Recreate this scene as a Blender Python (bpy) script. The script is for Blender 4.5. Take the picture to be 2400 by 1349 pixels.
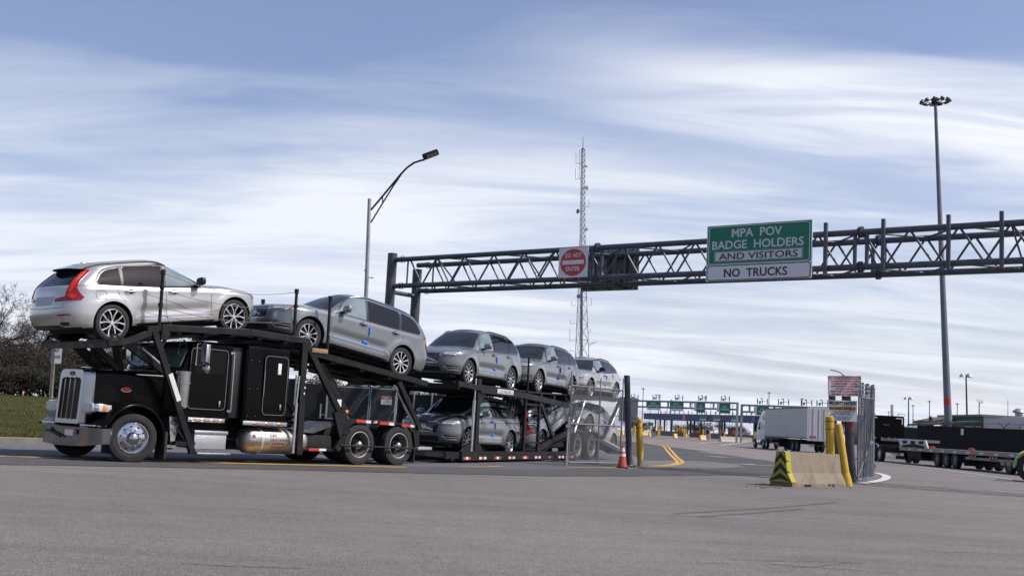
import bpy, bmesh, math, random
from mathutils import Vector, Matrix
from mathutils.bvhtree import BVHTree
V = Vector
PI = math.pi
rad = math.radians
scene = bpy.context.scene
for _o in list(bpy.data.objects):
    bpy.data.objects.remove(_o)
col = scene.collection

# ------------------------------------------------------------------ camera
FPX, CAMH, ROLL = 2700.0, 1.138, 0.0526
PITCH = math.atan(318.5 * math.cos(ROLL) / FPX)
_F = V((0, math.cos(PITCH), math.sin(PITCH)))
_U0 = V((0, -math.sin(PITCH), math.cos(PITCH)))
_R0 = V((1, 0, 0))
_R = _R0 * math.cos(ROLL) + _U0 * math.sin(ROLL)
_U = -_R0 * math.sin(ROLL) + _U0 * math.cos(ROLL)
CAM = V((0, 0, CAMH))
cam_data = bpy.data.cameras.new('camera')
cam = bpy.data.objects.new('camera', cam_data)
col.objects.link(cam)
_m = Matrix.Identity(4)
for _i in range(3):
    _m[_i][0], _m[_i][1], _m[_i][2], _m[_i][3] = _R[_i], _U[_i], -_F[_i], CAM[_i]
cam.matrix_world = _m
cam_data.sensor_width = 36.0
cam_data.lens = FPX / 2400 * 36.0
cam_data.clip_start = 0.1
cam_data.clip_end = 6000
scene.camera = cam

def ray(px, py): return _F + _R * ((px - 1200) / FPX) - _U * ((py - 674.5) / FPX)

# ------------------------------------------------------------------ sky, sun, exposure
SUN_EL, SUN_AZ = rad(50), rad(102)      # azimuth measured from +Y (view direction) towards +X
world = bpy.data.worlds.new('World')
scene.world = world
world.use_nodes = True
def make_world():
    nt = world.node_tree
    N, L = nt.nodes, nt.links
    N.clear()
    def n(t, **k):
        x = N.new(t)
        for a, b in k.items(): setattr(x, a, b)
        return x
    def math_(op, a, b=None, c=None, clamp=False):
        x = n('ShaderNodeMath', operation=op, use_clamp=clamp)
        for i, v in enumerate((a, b, c)):
            if v is None: continue
            if isinstance(v, (int, float)): x.inputs[i].default_value = v
            else: L.new(v, x.inputs[i])
        return x.outputs[0]
    def ramp(fac, pts):
        x = n('ShaderNodeMapRange', interpolation_type='SMOOTHSTEP')
        L.new(fac, x.inputs[0])
        x.inputs[1].default_value, x.inputs[2].default_value = pts[0], pts[1]
        x.inputs[3].default_value, x.inputs[4].default_value = pts[2], pts[3]
        return x.outputs[0]
    out = n('ShaderNodeOutputWorld'); bg = n('ShaderNodeBackground')
    sky = n('ShaderNodeTexSky', sky_type='NISHITA', sun_disc=False, sun_elevation=SUN_EL, sun_rotation=SUN_AZ,
            altitude=10, air_density=1.0, dust_density=1.5, ozone_density=2.2)
    tc = n('ShaderNodeTexCoord'); sep = n('ShaderNodeSeparateXYZ')
    L.new(tc.outputs['Generated'], sep.inputs[0])
    x, y, z = sep.outputs
    zz = math_('ADD', math_('MAXIMUM', z, 0.0), 0.16)
    px, py = math_('DIVIDE', x, zz), math_('DIVIDE', y, zz)
    def cloud(ax, ay, sx, sy, off, scale, detail, rough, dist, rot=0.0):
        cmb = n('ShaderNodeCombineXYZ'); L.new(ax, cmb.inputs[0]); L.new(ay, cmb.inputs[1])
        mp = n('ShaderNodeMapping'); L.new(cmb.outputs[0], mp.inputs[0])
        mp.inputs['Rotation'].default_value = (0, 0, rot)
        mp.inputs['Scale'].default_value = (sx, sy, 1)
        mp.inputs['Location'].default_value = off
        nz = n('ShaderNodeTexNoise'); L.new(mp.outputs[0], nz.inputs['Vector'])
        nz.inputs['Scale'].default_value = scale; nz.inputs['Detail'].default_value = detail
        nz.inputs['Roughness'].default_value = rough; nz.inputs['Distortion'].default_value = dist
        return nz.outputs['Fac']
    big = cloud(px, py, 0.55, 0.8, (3.1, 1.7, 0), 0.75, 4, 0.5, 0.3, 0.25)
    wisp = cloud(px, py, 0.55, 2.3, (7.3, 0.4, 0), 1.0, 9, 0.6, 0.7, 0.22)
    fine = cloud(px, py, 1.2, 4.2, (1.3, 4.4, 0), 1.1, 8, 0.55, 0.9, 0.3)
    # slightly clearer sky overhead, milky towards the horizon, brighter round the sun
    veil = ramp(z, (0.0, 0.40, 0.92, 0.05))
    s = V((math.cos(SUN_EL) * math.sin(SUN_AZ), math.cos(SUN_EL) * math.cos(SUN_AZ), math.sin(SUN_EL)))
    vm = n('ShaderNodeVectorMath', operation='DOT_PRODUCT'); L.new(tc.outputs['Generated'], vm.inputs[0])
    vm.inputs[1].default_value = s
    side = ramp(vm.outputs['Value'], (0.55, 0.98, 0.0, 0.25))
    c = math_('ADD', math_('MULTIPLY', ramp(big, (0.34, 0.70, 0, 1)), 0.46), math_('MULTIPLY', ramp(wisp, (0.38, 0.74, 0, 1)), 0.42))
    c = math_('ADD', c, math_('MULTIPLY', ramp(fine, (0.42, 0.75, 0, 1)), 0.16))
    c = math_('MULTIPLY', c, ramp(z, (0.15, 0.34, 1.0, 0.42)))
    c = math_('ADD', c, math_('MULTIPLY', veil, 0.72))
    c = math_('ADD', c, math_('MULTIPLY', side, 0.55))
    c = math_('MULTIPLY', c, ramp(y, (-0.45, 0.55, 0.12, 1.0)))      # cloud thinned behind the camera, out of view, to deepen shaded sides
    # a long bright cloud band that runs out to the right, broken up by the same wisps
    pa, pb = ray(1400, 140).normalized(), ray(2420, 300).normalized()
    def dot(v):
        d = n('ShaderNodeVectorMath', operation='DOT_PRODUCT'); L.new(tc.outputs['Generated'], d.inputs[0]); d.inputs[1].default_value = v; return d.outputs['Value']
    across = math_('ABSOLUTE', math_('ADD', dot(pa.cross(pb).normalized()), math_('MULTIPLY', math_('SUBTRACT', wisp, 0.5), 0.10)))
    glow = math_('MULTIPLY', ramp(across, (0.0, 0.062, 1.0, 0.0)), ramp(dot(pb), (0.885, 0.985, 0.0, 1.0)))
    glow = math_('MULTIPLY', glow, ramp(fine, (0.28, 0.58, 0.45, 1.0)))
    c = math_('ADD', c, math_('MULTIPLY', glow, 0.85))
    c = math_('MULTIPLY', c, ramp(z, (0.275, 0.345, 1.0, 0.6)))
    clear = n('ShaderNodeVectorMath', operation='DOT_PRODUCT'); L.new(tc.outputs['Generated'], clear.inputs[0]); clear.inputs[1].default_value = ray(150, -60).normalized()
    c = math_('SUBTRACT', c, math_('MULTIPLY', ramp(clear.outputs['Value'], (0.965, 1.0, 0.0, 1.0)), 0.22))
    fac = math_('MINIMUM', math_('MAXIMUM', math_('SUBTRACT', c, 0.12), 0.06), 0.97)
    mul = n('ShaderNodeMix', data_type='RGBA', blend_type='MULTIPLY'); mul.inputs[0].default_value = 1
    L.new(sky.outputs[0], mul.inputs[6]); mul.inputs[7].default_value = (1.42, 1.30, 1.42, 1)
    shade = n('ShaderNodeMix', data_type='RGBA'); L.new(math_('MAXIMUM', ramp(wisp, (0.30, 0.62, 0, 0.85)), math_('MULTIPLY', glow, 1.1), clamp=True), shade.inputs[0])
    shade.inputs[6].default_value = (6.5, 7.3, 9.1, 1); shade.inputs[7].default_value = (9.6, 9.8, 10.4, 1)
    mix = n('ShaderNodeMix', data_type='RGBA'); L.new(fac, mix.inputs[0])
    L.new(mul.outputs[2], mix.inputs[6]); L.new(shade.outputs[2], mix.inputs[7])
    L.new(mix.outputs[2], bg.inputs[0]); bg.inputs[1].default_value = 0.1
    L.new(bg.outputs[0], out.inputs[0])
make_world()
sun_data = bpy.data.lights.new('sun', 'SUN')
sun_data.energy = 4.8
sun_data.angle = rad(0.6)
sun_data.color = (1.0, 0.95, 0.88)
sun = bpy.data.objects.new('sun', sun_data)
col.objects.link(sun)
_s = V((math.cos(SUN_EL) * math.sin(SUN_AZ), math.cos(SUN_EL) * math.cos(SUN_AZ), math.sin(SUN_EL)))
sun.rotation_euler = _s.to_track_quat('Z', 'Y').to_euler()
scene.view_settings.view_transform = 'Standard'
scene.view_settings.look = 'None'
scene.view_settings.exposure = 0.0
scene.view_settings.gamma = 1.0
scene.view_settings.use_curve_mapping = False

# ------------------------------------------------------------------ surveying helpers: a sight line met with a known plane
def G(px, py, z=0.0):
    d = ray(px, py); return CAM + d * ((z - CAMH) / d.z)
def AT(px, py, Y):
    d = ray(px, py); return CAM + d * (Y / d.y)
class Frame:
    """vehicle frame: u rearward, y towards the near side, z up"""
    def __init__(s, O, deg):
        t = rad(deg); s.deg = deg
        s.e = V((math.cos(t), math.sin(t), 0)); s.n = V((math.sin(t), -math.cos(t), 0)); s.O = V((O[0], O[1], 0))
    def W(s, u, y, z): return s.O + s.e * u + s.n * y + V((0, 0, z))
    def pix(s, px, py, y):
        d = ray(px, py); t = (y - (CAM - s.O).dot(s.n)) / d.dot(s.n); v = CAM + d * t - s.O
        return v.dot(s.e), v.z
    def pixu(s, px, py, u):
        d = ray(px, py); t = (u - (CAM - s.O).dot(s.e)) / d.dot(s.e); v = CAM + d * t - s.O
        return v.dot(s.n), v.z

# ------------------------------------------------------------------ object helpers
def tag(o, label=None, cat=None, group=None, kind=None):
    if label: o['label'] = label
    if cat: o['category'] = cat
    if group: o['group'] = group
    if kind: o['kind'] = kind
    return o
def thing(name, label, cat, loc=(0, 0, 0), rotz=0.0, group=None):
    o = bpy.data.objects.new(name, None); col.objects.link(o)
    o.empty_display_size = 0.2
    o.location = loc; o.rotation_euler = (0, 0, rotz)
    return tag(o, label, cat, group)
def children(o): return [c for c in bpy.data.objects if c.parent is o]
def copy_tree(o, parent=None):
    kids = list(o.children)
    c = o.copy(); col.objects.link(c)
    if parent is not None:
        c.parent = parent
    for k in kids: copy_tree(k, c)
    return c

class MB:
    """collects geometry in a local frame; build() links ONE mesh object. flip: x is given rearward"""
    def __init__(s, flip=False):
        s.bm = bmesh.new(); s.flip = flip; s.mi = 0
    def vs(s, pts): return [s.bm.verts.new(p) for p in pts]
    def f(s, vs):
        try:
            fc = s.bm.faces.new(vs); fc.material_index = s.mi; return fc
        except ValueError: return None
    def poly(s, pts): return s.f(s.vs(pts))
    def hexa(s, p):       # 8 points: bottom 4 ccw, top 4 ccw
        v = s.vs(p)
        for q in ((0, 3, 2, 1), (4, 5, 6, 7), (0, 1, 5, 4), (1, 2, 6, 5), (2, 3, 7, 6), (3, 0, 4, 7)):
            s.f([v[i] for i in q])
    def box(s, c, d, rot=None):
        x, y, z = d[0] / 2, d[1] / 2, d[2] / 2
        P = [V(q) for q in ((-x, -y, -z), (x, -y, -z), (x, y, -z), (-x, y, -z), (-x, -y, z), (x, -y, z), (x, y, z), (-x, y, z))]
        if rot is not None: P = [rot @ p for p in P]
        s.hexa([V(c) + p for p in P])
    def bx(s, a, b):      # corners
        s.box([(a[i] + b[i]) / 2 for i in range(3)], [abs(a[i] - b[i]) for i in range(3)])
    def bbox(s, a, b, r=0.02, seg=2):   # bevelled box by corners
        t = bmesh.new()
        bmesh.ops.create_cube(t, size=1)
        for v in t.verts:
            v.co = V([(a[i] + b[i]) / 2 + v.co[i] * abs(a[i] - b[i]) for i in range(3)])
        bmesh.ops.bevel(t, geom=t.edges[:], offset=r, segments=seg, profile=0.5, affect='EDGES')
        s.add(t); t.free()
    def add(s, t, M=None):
        m = {}
        for v in t.verts: m[v] = s.bm.verts.new(M @ v.co if M is not None else v.co)
        for f in t.faces:
            fc = s.f([m[v] for v in f.verts])
    def beam(s, a, b, w, h, up=(0, 0, 1)):
        a, b = V(a), V(b); d = (b - a)
        if d.length < 1e-6: return
        d = d.normalized(); up = V(up)
        if abs(d.dot(up)) > 0.98: up = V((1, 0, 0)) if abs(d.x) < 0.9 else V((0, 1, 0))
        sd = d.cross(up).normalized() * (w / 2); uu = sd.cross(d).normalized() * (h / 2)
        s.hexa([a - sd - uu, a + sd - uu, b + sd - uu, b - sd - uu, a - sd + uu, a + sd + uu, b + sd + uu, b - sd + uu])
    def ring(s, c, d, r, n, up=None, phase=0.0):
        d = V(d).normalized(); h = V((0, 0, 1)) if abs(d.z) < 0.95 else V((1, 0, 0))
        if up is not None: h = V(up)
        a = d.cross(h).normalized(); b = d.cross(a).normalized()
        return s.vs([V(c) + a * (r * math.cos(2 * PI * i / n + phase)) + b * (r * math.sin(2 * PI * i / n + phase)) for i in range(n)])
    def skin(s, R0, R1):
        n = len(R0)
        for i in range(n): s.f([R0[i], R0[(i + 1) % n], R1[(i + 1) % n], R1[i]])
    def cyl(s, a, b, r0, r1=None, n=12, caps=True):
        r1 = r0 if r1 is None else r1; a, b = V(a), V(b)
        A, B = s.ring(a, b - a, r0, n), s.ring(b, b - a, r1, n)
        s.skin(A, B)
        if caps: s.f(A[::-1]); s.f(B)
    def tube(s, pts, r, n=6, caps=True):
        pts = [V(p) for p in pts]; prev = None; first = None
        for i, p in enumerate(pts):
            d = (pts[min(i + 1, len(pts) - 1)] - pts[max(i - 1, 0)])
            rr = r[i] if isinstance(r, (list, tuple)) else r
            R_ = s.ring(p, d, rr, n)
            if prev: s.skin(prev, R_)
            else: first = R_
            prev = R_
        if caps: s.f(first[::-1]); s.f(prev)
    def lathe(s, prof, c, axis, n=32, closed=False):
        """prof: (distance along axis, radius)"""
        c = V(c); d = V(axis).normalized(); h = V((0, 0, 1)) if abs(d.z) < 0.95 else V((1, 0, 0))
        a = d.cross(h).normalized(); b = d.cross(a).normalized(); rings = []
        for t, r in prof:
            if r < 1e-5: rings.append([s.bm.verts.new(c + d * t)])
            else: rings.append(s.vs([c + d * t + (a * math.cos(2 * PI * i / n) + b * math.sin(2 * PI * i / n)) * r for i in range(n)]))
        for A, B in zip(rings, rings[1:] + ([rings[0]] if closed else [])):
            if len(A) == 1 and len(B) == 1: continue
            if len(A) == 1:
                for i in range(n): s.f([A[0], B[(i + 1) % n], B[i]])
            elif len(B) == 1:
                for i in range(n): s.f([A[i], A[(i + 1) % n], B[0]])
            else: s.skin(A, B)
    def prism(s, pts, off):
        """pts: 3d polygon, extruded by vector off"""
        off = V(off); A = s.vs(pts); B = s.vs([V(p) + off for p in pts]); n = len(A)
        s.f(A[::-1]); s.f(B); s.skin(A, B)
    def rope(s, a, b, sag, r, n=5, k=10):
        a, b = V(a), V(b)
        s.tube([a.lerp(b, i / k) - V((0, 0, sag * 4 * (i / k) * (1 - i / k))) for i in range(k + 1)], r, n)
    def build(s, name, mats, parent=None, smooth=True, angle=40, loc=None, recalc=True):
        bm = s.bm
        if s.flip:
            for v in bm.verts: v.co.x = -v.co.x
        if loc is not None:
            for v in bm.verts: v.co -= V(loc)
        if recalc: bmesh.ops.recalc_face_normals(bm, faces=bm.faces[:])
        me = bpy.data.meshes.new(name)
        if smooth:
            lim = rad(angle)
            for e in bm.edges:
                e.smooth = not (len(e.link_faces) == 2 and e.calc_face_angle(0) > lim)
            for f in bm.faces: f.smooth = True
        bm.to_mesh(me); bm.free()
        for m in (mats if isinstance(mats, (list, tuple)) else [mats]): me.materials.append(m)
        o = bpy.data.objects.new(name, me); col.objects.link(o)
        if parent is not None: o.parent = parent
        if loc is not None: o.location = loc
        return o

_font_cache = {}
def text_tris(body, bold=0.0, align='CENTER', spacing=1.0, shear=0.0):
    """flat text outline as vertices and faces, cap height about 1"""
    key = (body, bold, align, spacing, shear)
    if key in _font_cache: return _font_cache[key]
    cu = bpy.data.curves.new('lettering', 'FONT'); cu.body = body; cu.size = 1.0
    cu.align_x = align; cu.align_y = 'TOP_BASELINE'; cu.space_character = spacing; cu.shear = shear
    cu.offset = bold; cu.resolution_u = 3; cu.space_line = 1.0
    o = bpy.data.objects.new('lettering', cu); col.objects.link(o)
    dg = bpy.context.evaluated_depsgraph_get(); dg.update()
    me = bpy.data.meshes.new_from_object(o.evaluated_get(dg))
    r = ([v.co.copy() for v in me.vertices], [list(p.vertices) for p in me.polygons])
    bpy.data.objects.remove(o); bpy.data.curves.remove(cu); bpy.data.meshes.remove(me)
    _font_cache[key] = r
    return r
def put_text(mb, body, origin, right, up, height, bold=0.0, width=None, align='CENTER', spacing=1.0, shear=0.0, depth=0.002, fn=None):
    vs, fs = text_tris(body, bold, align, spacing, shear)
    if not vs: return
    x0, x1 = min(v.x for v in vs), max(v.x for v in vs)
    k = height / 0.70; kx = k if width is None else width / max(1e-6, x1 - x0)
    right, up = V(right).normalized(), V(up).normalized(); nrm = right.cross(up); o = V(origin)
    ox = (x0 + x1) / 2 if align == 'CENTER' else x0
    P = [o + right * ((v.x - ox) * kx) + up * (v.y * k) + nrm * depth for v in vs]
    if fn: P = [fn(p) for p in P]
    bv = mb.vs(P)
    for f in fs: mb.f([bv[i] for i in f])

# ------------------------------------------------------------------ materials
_mats = {}
def M(name, color=(0.5, 0.5, 0.5), rough=0.5, metal=0.0, coat=0.0, var=0.0, scale=6.0, bump=0.0, bscale=40.0, spec=0.5, dirt=None, rvar=0.0, emit=None):
    """procedural surface: base colour broken by object-space noise, optional bump and dirt patches"""
    if name in _mats: return _mats[name]
    m = bpy.data.materials.new(name); m.use_nodes = True
    nt = m.node_tree; N, L = nt.nodes, nt.links
    b = N['Principled BSDF']
    b.inputs['Base Color'].default_value = (*color, 1); b.inputs['Roughness'].default_value = rough
    b.inputs['Metallic'].default_value = metal; b.inputs['Coat Weight'].default_value = coat
    b.inputs['Coat Roughness'].default_value = 0.04; b.inputs['Specular IOR Level'].default_value = spec
    if emit: b.inputs['Emission Color'].default_value = (*emit[0], 1); b.inputs['Emission Strength'].default_value = emit[1]
    if var or bump or dirt or rvar:
        tc = N.new('ShaderNodeTexCoord'); src = tc.outputs['Object']
        nz = N.new('ShaderNodeTexNoise'); nz.inputs['Scale'].default_value = scale; nz.inputs['Detail'].default_value = 6
        nz.inputs['Roughness'].default_value = 0.65; L.new(src, nz.inputs['Vector'])
        if var:
            mr = N.new('ShaderNodeMapRange'); L.new(nz.outputs['Fac'], mr.inputs[0])
            mr.inputs[1].default_value, mr.inputs[2].default_value = 0.25, 0.75
            mr.inputs[3].default_value, mr.inputs[4].default_value = 1 - var, 1 + var
            mx = N.new('ShaderNodeMix'); mx.data_type = 'RGBA'; mx.blend_type = 'MULTIPLY'; mx.inputs[0].default_value = 1
            mx.inputs[6].default_value = (*color, 1); L.new(mr.outputs[0], mx.inputs[7]); c = mx.outputs[2]
            if dirt:
                n2 = N.new('ShaderNodeTexNoise'); n2.inputs['Scale'].default_value = scale * 0.45; n2.inputs['Detail'].default_value = 8
                n2.inputs['Roughness'].default_value = 0.7; L.new(src, n2.inputs['Vector'])
                m2 = N.new('ShaderNodeMapRange'); L.new(n2.outputs['Fac'], m2.inputs[0])
                m2.inputs[1].default_value, m2.inputs[2].default_value = 0.52, 0.72
                m2.inputs[3].default_value, m2.inputs[4].default_value = 0, dirt[1]
                m3 = N.new('ShaderNodeMix'); m3.data_type = 'RGBA'; L.new(m2.outputs[0], m3.inputs[0])
                L.new(c, m3.inputs[6]); m3.inputs[7].default_value = (*dirt[0], 1); c = m3.outputs[2]
            L.new(c, b.inputs['Base Color'])
        if rvar:
            mr = N.new('ShaderNodeMapRange'); L.new(nz.outputs['Fac'], mr.inputs[0])
            mr.inputs[1].default_value, mr.inputs[2].default_value = 0.3, 0.7
            mr.inputs[3].default_value, mr.inputs[4].default_value = max(0.02, rough - rvar), min(1, rough + rvar)
            L.new(mr.outputs[0], b.inputs['Roughness'])
        if bump:
            n3 = N.new('ShaderNodeTexNoise'); n3.inputs['Scale'].default_value = bscale; n3.inputs['Detail'].default_value = 4
            L.new(src, n3.inputs['Vector']); bp = N.new('ShaderNodeBump'); bp.inputs['Strength'].default_value = bump
            bp.inputs['Distance'].default_value = 0.02; L.new(n3.outputs['Fac'], bp.inputs['Height']); L.new(bp.outputs[0], b.inputs['Normal'])
    _mats[name] = m
    return m

BLACK_PAINT = M('gloss_black_paint', (0.0035, 0.0035, 0.004), 0.2, 0, 0.0, var=0.25, scale=2.0, rvar=0.05, spec=0.10)
BLACK_STEEL = M('black_painted_steel', (0.0095, 0.0095, 0.0105), 0.45, 0, 0, var=0.45, scale=5.0, dirt=((0.04, 0.032, 0.027), 0.45), rvar=0.15, spec=0.3)
CHROME = M('chrome', (0.54, 0.55, 0.57), 0.14, 1.0, var=0.08, scale=5, rvar=0.05)
ALU = M('brushed_aluminium', (0.62, 0.62, 0.63), 0.34, 1.0, var=0.15, scale=9, rvar=0.1)
ALU_DULL = M('dull_aluminium', (0.55, 0.55, 0.56), 0.5, 0.7, var=0.2, scale=4, dirt=((0.25, 0.22, 0.2), 0.5))
RUBBER = M('tyre_rubber', (0.016, 0.016, 0.017), 0.8, var=0.3, scale=12, dirt=((0.05, 0.045, 0.04), 0.4))
PLASTIC = M('black_plastic', (0.014, 0.014, 0.015), 0.45, var=0.2)
MATTE_DARK = M('dark_underside', (0.010, 0.010, 0.010), 0.9, var=0.3)
GLASS = M('dark_tinted_glass', (0.008, 0.009, 0.011), 0.05, 0, 0, var=0.1, spec=0.42)
GLASS_SKYTONE = M('sky_toned_glass', (0.16, 0.21, 0.22), 0.05, 0, 0.6, var=0.35, scale=2.2, spec=0.6)  # opaque; pale teal stands in for sky seen through the pane
GLASS_FRONT = M('windscreen_glass', (0.018, 0.023, 0.026), 0.05, 0, 0, var=0.5, scale=1.8, spec=0.5)
RED_REFL = M('red_reflective_tape', (0.50, 0.035, 0.03), 0.4, var=0.15)
WHITE_REFL = M('white_reflective_tape', (0.62, 0.62, 0.60), 0.4, var=0.12)
AMBER = M('amber_lens', (0.75, 0.19, 0.03), 0.25, 0, 0.5, var=0.15)
RED_LENS = M('red_lens', (0.30, 0.010, 0.008), 0.2, 0, 0.2, var=0.25, scale=9)
LAMP_GLASS = M('lamp_lens', (0.62, 0.64, 0.66), 0.12, 0.35, 0.6, var=0.3, scale=14)
GALV = M('galvanised_steel', (0.36, 0.37, 0.39), 0.45, 0.6, var=0.2, scale=6, dirt=((0.2, 0.19, 0.18), 0.5))
GALV_DARK = M('dull_galvanised_steel', (.17, .18, .20), .55, .4, var=.25, scale=5)
GALV_LIGHT = M('bright_galvanised_wire', (0.48, 0.49, 0.51), 0.55, 0.15, var=0.2)
SIGN_WHITE = M('sign_white', (0.70, 0.70, 0.71), 0.45, var=0.06, scale=3)
SIGN_GREEN = M('sign_green', (0.005, 0.17, 0.095), 0.4, var=0.1, scale=3)
SIGN_RED = M('sign_red', (0.52, 0.035, 0.03), 0.4, var=0.1, scale=3)
SIGN_BLACK = M('sign_black', (0.015, 0.015, 0.017), 0.45, var=0.1)
YELLOW = M('safety_yellow', (0.54, 0.33, 0.014), 0.42, var=0.12, scale=5, dirt=((0.35, 0.22, 0.05), 0.45))
ORANGE = M('cone_orange', (0.42, 0.062, 0.018), 0.5, var=0.18, scale=9, dirt=((0.18, 0.06, 0.03), 0.5))
BLUE_FOAM = M('blue_foam', (0.03, 0.22, 0.66), 0.7, var=0.08)
# ================================================================== ground, roads, markings
def asphalt(name, color, speck=0.35, streak=0.25, ang=0.0, rough=0.9, patch=0.18):
    m = bpy.data.materials.new(name); m.use_nodes = True; nt = m.node_tree; N, L = nt.nodes, nt.links; b = N['Principled BSDF']
    tc = N.new('ShaderNodeTexCoord')
    def noise(scale, detail=5, rough_=.6, sc=(1, 1, 1), rot=0.0, dist=0.0):
        mp = N.new('ShaderNodeMapping'); mp.inputs['Scale'].default_value = sc; mp.inputs['Rotation'].default_value = (0, 0, rot); L.new(tc.outputs['Object'], mp.inputs[0])
        z = N.new('ShaderNodeTexNoise'); z.inputs['Scale'].default_value = scale; z.inputs['Detail'].default_value = detail; z.inputs['Roughness'].default_value = rough_; z.inputs['Distortion'].default_value = dist
        L.new(mp.outputs[0], z.inputs['Vector']); return z.outputs['Fac']
    def rng(s, a, b_, c, d):
        x = N.new('ShaderNodeMapRange'); L.new(s, x.inputs[0])
        for i, v in enumerate((a, b_, c, d)): x.inputs[i + 1].default_value = v
        return x.outputs[0]
    def mul(a, c):
        x = N.new('ShaderNodeMath'); x.operation = 'MULTIPLY'
        L.new(a, x.inputs[0]); L.new(c, x.inputs[1]); return x.outputs[0]
    fine = rng(noise(13, 7, .98), .36, .64, 1 - speck * .55, 1 + speck * .6)
    grit = rng(noise(80, 2, .6), .36, .64, 1 - speck * .85, 1 + speck * .85); stone = rng(noise(55, 1, .5), .60, .70, 1.0, 1 + speck * .9); dark = rng(noise(38, 1, .5), .62, .72, 1.0, 1 - speck * .5)
    mid = rng(noise(2.2, 7, .7), .3, .7, 1 - patch * .6, 1 + patch * .6)
    bigp = rng(noise(.13, 5, .6), .3, .7, 1 - patch, 1 + patch)
    st = rng(noise(.8, 8, .7, (.12, 1.6, 1), ang, .6), .35, .72, 1 + streak * .25, 1 - streak)
    tar = rng(noise(.5, 9, .75, (.25, 1.2, 1), ang + .5, 1.5), .66, .78, 1.0, .80)
    f = mul(mul(mul(mul(fine, mid), mul(bigp, st)), tar), mul(grit, mul(stone, dark)))
    mx = N.new('ShaderNodeMix'); mx.data_type = 'RGBA'; mx.blend_type = 'MULTIPLY'; mx.inputs[0].default_value = 1; mx.inputs[6].default_value = (*color, 1); L.new(f, mx.inputs[7])
    # stones of slightly warmer and cooler tint
    hue = N.new('ShaderNodeMix'); hue.data_type = 'RGBA'; hue.blend_type = 'MULTIPLY'; hue.inputs[0].default_value = 1
    tint = N.new('ShaderNodeMix'); tint.data_type = 'RGBA'; L.new(rng(noise(21, 2, .6), .35, .65, 0, 1), tint.inputs[0]); tint.inputs[6].default_value = (1.06, 1.0, .95, 1); tint.inputs[7].default_value = (.95, .99, 1.06, 1)
    L.new(mx.outputs[2], hue.inputs[6]); L.new(tint.outputs[2], hue.inputs[7]); L.new(hue.outputs[2], b.inputs['Base Color'])
    b.inputs['Roughness'].default_value = rough; b.inputs['Specular IOR Level'].default_value = .3
    bp = N.new('ShaderNodeBump'); bp.inputs['Strength'].default_value = .6; bp.inputs['Distance'].default_value = .012; L.new(noise(45, 3, .7), bp.inputs['Height']); L.new(bp.outputs[0], b.inputs['Normal'])
    return m
A_FORE = asphalt('worn_grey_asphalt', (.150, .139, .129), .80, .22, rad(-36))
A_ROAD = asphalt('smooth_road_asphalt', (.105, .107, .118), .18, .15, rad(-40))
A_DARK = asphalt('coarse_dark_asphalt', (.072, .072, .073), .50, .15, rad(-36))
A_PATCH = asphalt('patched_asphalt', (.135, .130, .127), .3, .2, rad(-20))
A_PINK = asphalt('pinkish_concrete', (.19, .165, .153), .15, .12, rad(-60), .85, .1)
def paint_mat(name, color, wear=.5):
    m = bpy.data.materials.new(name); m.use_nodes = True; nt = m.node_tree; N, L = nt.nodes, nt.links; b = N['Principled BSDF']
    tc = N.new('ShaderNodeTexCoord'); z = N.new('ShaderNodeTexNoise'); z.inputs['Scale'].default_value = 7; z.inputs['Detail'].default_value = 9; z.inputs['Roughness'].default_value = .75; L.new(tc.outputs['Object'], z.inputs['Vector'])
    r = N.new('ShaderNodeMapRange'); L.new(z.outputs['Fac'], r.inputs[0]); r.inputs[1].default_value = .5; r.inputs[2].default_value = .68; r.inputs[3].default_value = 0; r.inputs[4].default_value = wear
    mx = N.new('ShaderNodeMix'); mx.data_type = 'RGBA'; L.new(r.outputs[0], mx.inputs[0]); mx.inputs[6].default_value = (*color, 1); mx.inputs[7].default_value = (.13, .12, .115, 1)
    L.new(mx.outputs[2], b.inputs['Base Color']); b.inputs['Roughness'].default_value = .75
    return m
ROAD_YELLOW = paint_mat('road_yellow', (.52, .30, .045), .55)
ROAD_WHITE = paint_mat('road_white', (.52, .51, .50), .45)

def sheet(name, pts, z, mat, kind='structure', jag=0.0):
    if jag:
        rj, out = random.Random(len(pts)), []
        for a, b in zip(pts, list(pts[1:]) + [pts[0]]):
            k = max(1, min(60, int((b - a).length / .35))); out += [a.lerp(b, i / k) + V((rj.uniform(-jag, jag), rj.uniform(-jag, jag), 0)) * (1 if i else 0) for i in range(k)]
        pts = out
    bm = bmesh.new(); f = bm.faces.new([bm.verts.new((p[0], p[1], z)) for p in pts]); bmesh.ops.triangulate(bm, faces=[f])
    bmesh.ops.recalc_face_normals(bm, faces=bm.faces[:])
    for f in bm.faces:
        if f.normal.z < 0: f.normal_flip()
    me = bpy.data.meshes.new(name); bm.to_mesh(me); bm.free(); me.materials.append(mat)
    o = bpy.data.objects.new(name, me); col.objects.link(o); return tag(o, kind=kind)
g = MB(); g.poly([(-2500, -300, 0), (2500, -300, 0), (2500, 4000, 0), (-2500, 4000, 0)]); tag(g.build('ground', A_FORE, smooth=False), kind='structure')
KD = V((math.cos(rad(50.5)), math.sin(rad(50.5)), 0)); KN = V((-KD.y, KD.x, 0)); K0 = V((-12.28, 28.45, 0))      # kerb line and its inward normal
def KP(t, d, z=0): return K0 + KD * t + KN * d + V((0, 0, z))
YL = [G(x, y) for x, y in ((0, 1069.5), (500, 1085), (950, 1095.5), (1300, 1100))]
yl0 = YL[0] - (YL[1] - YL[0]).normalized() * 40
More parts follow.
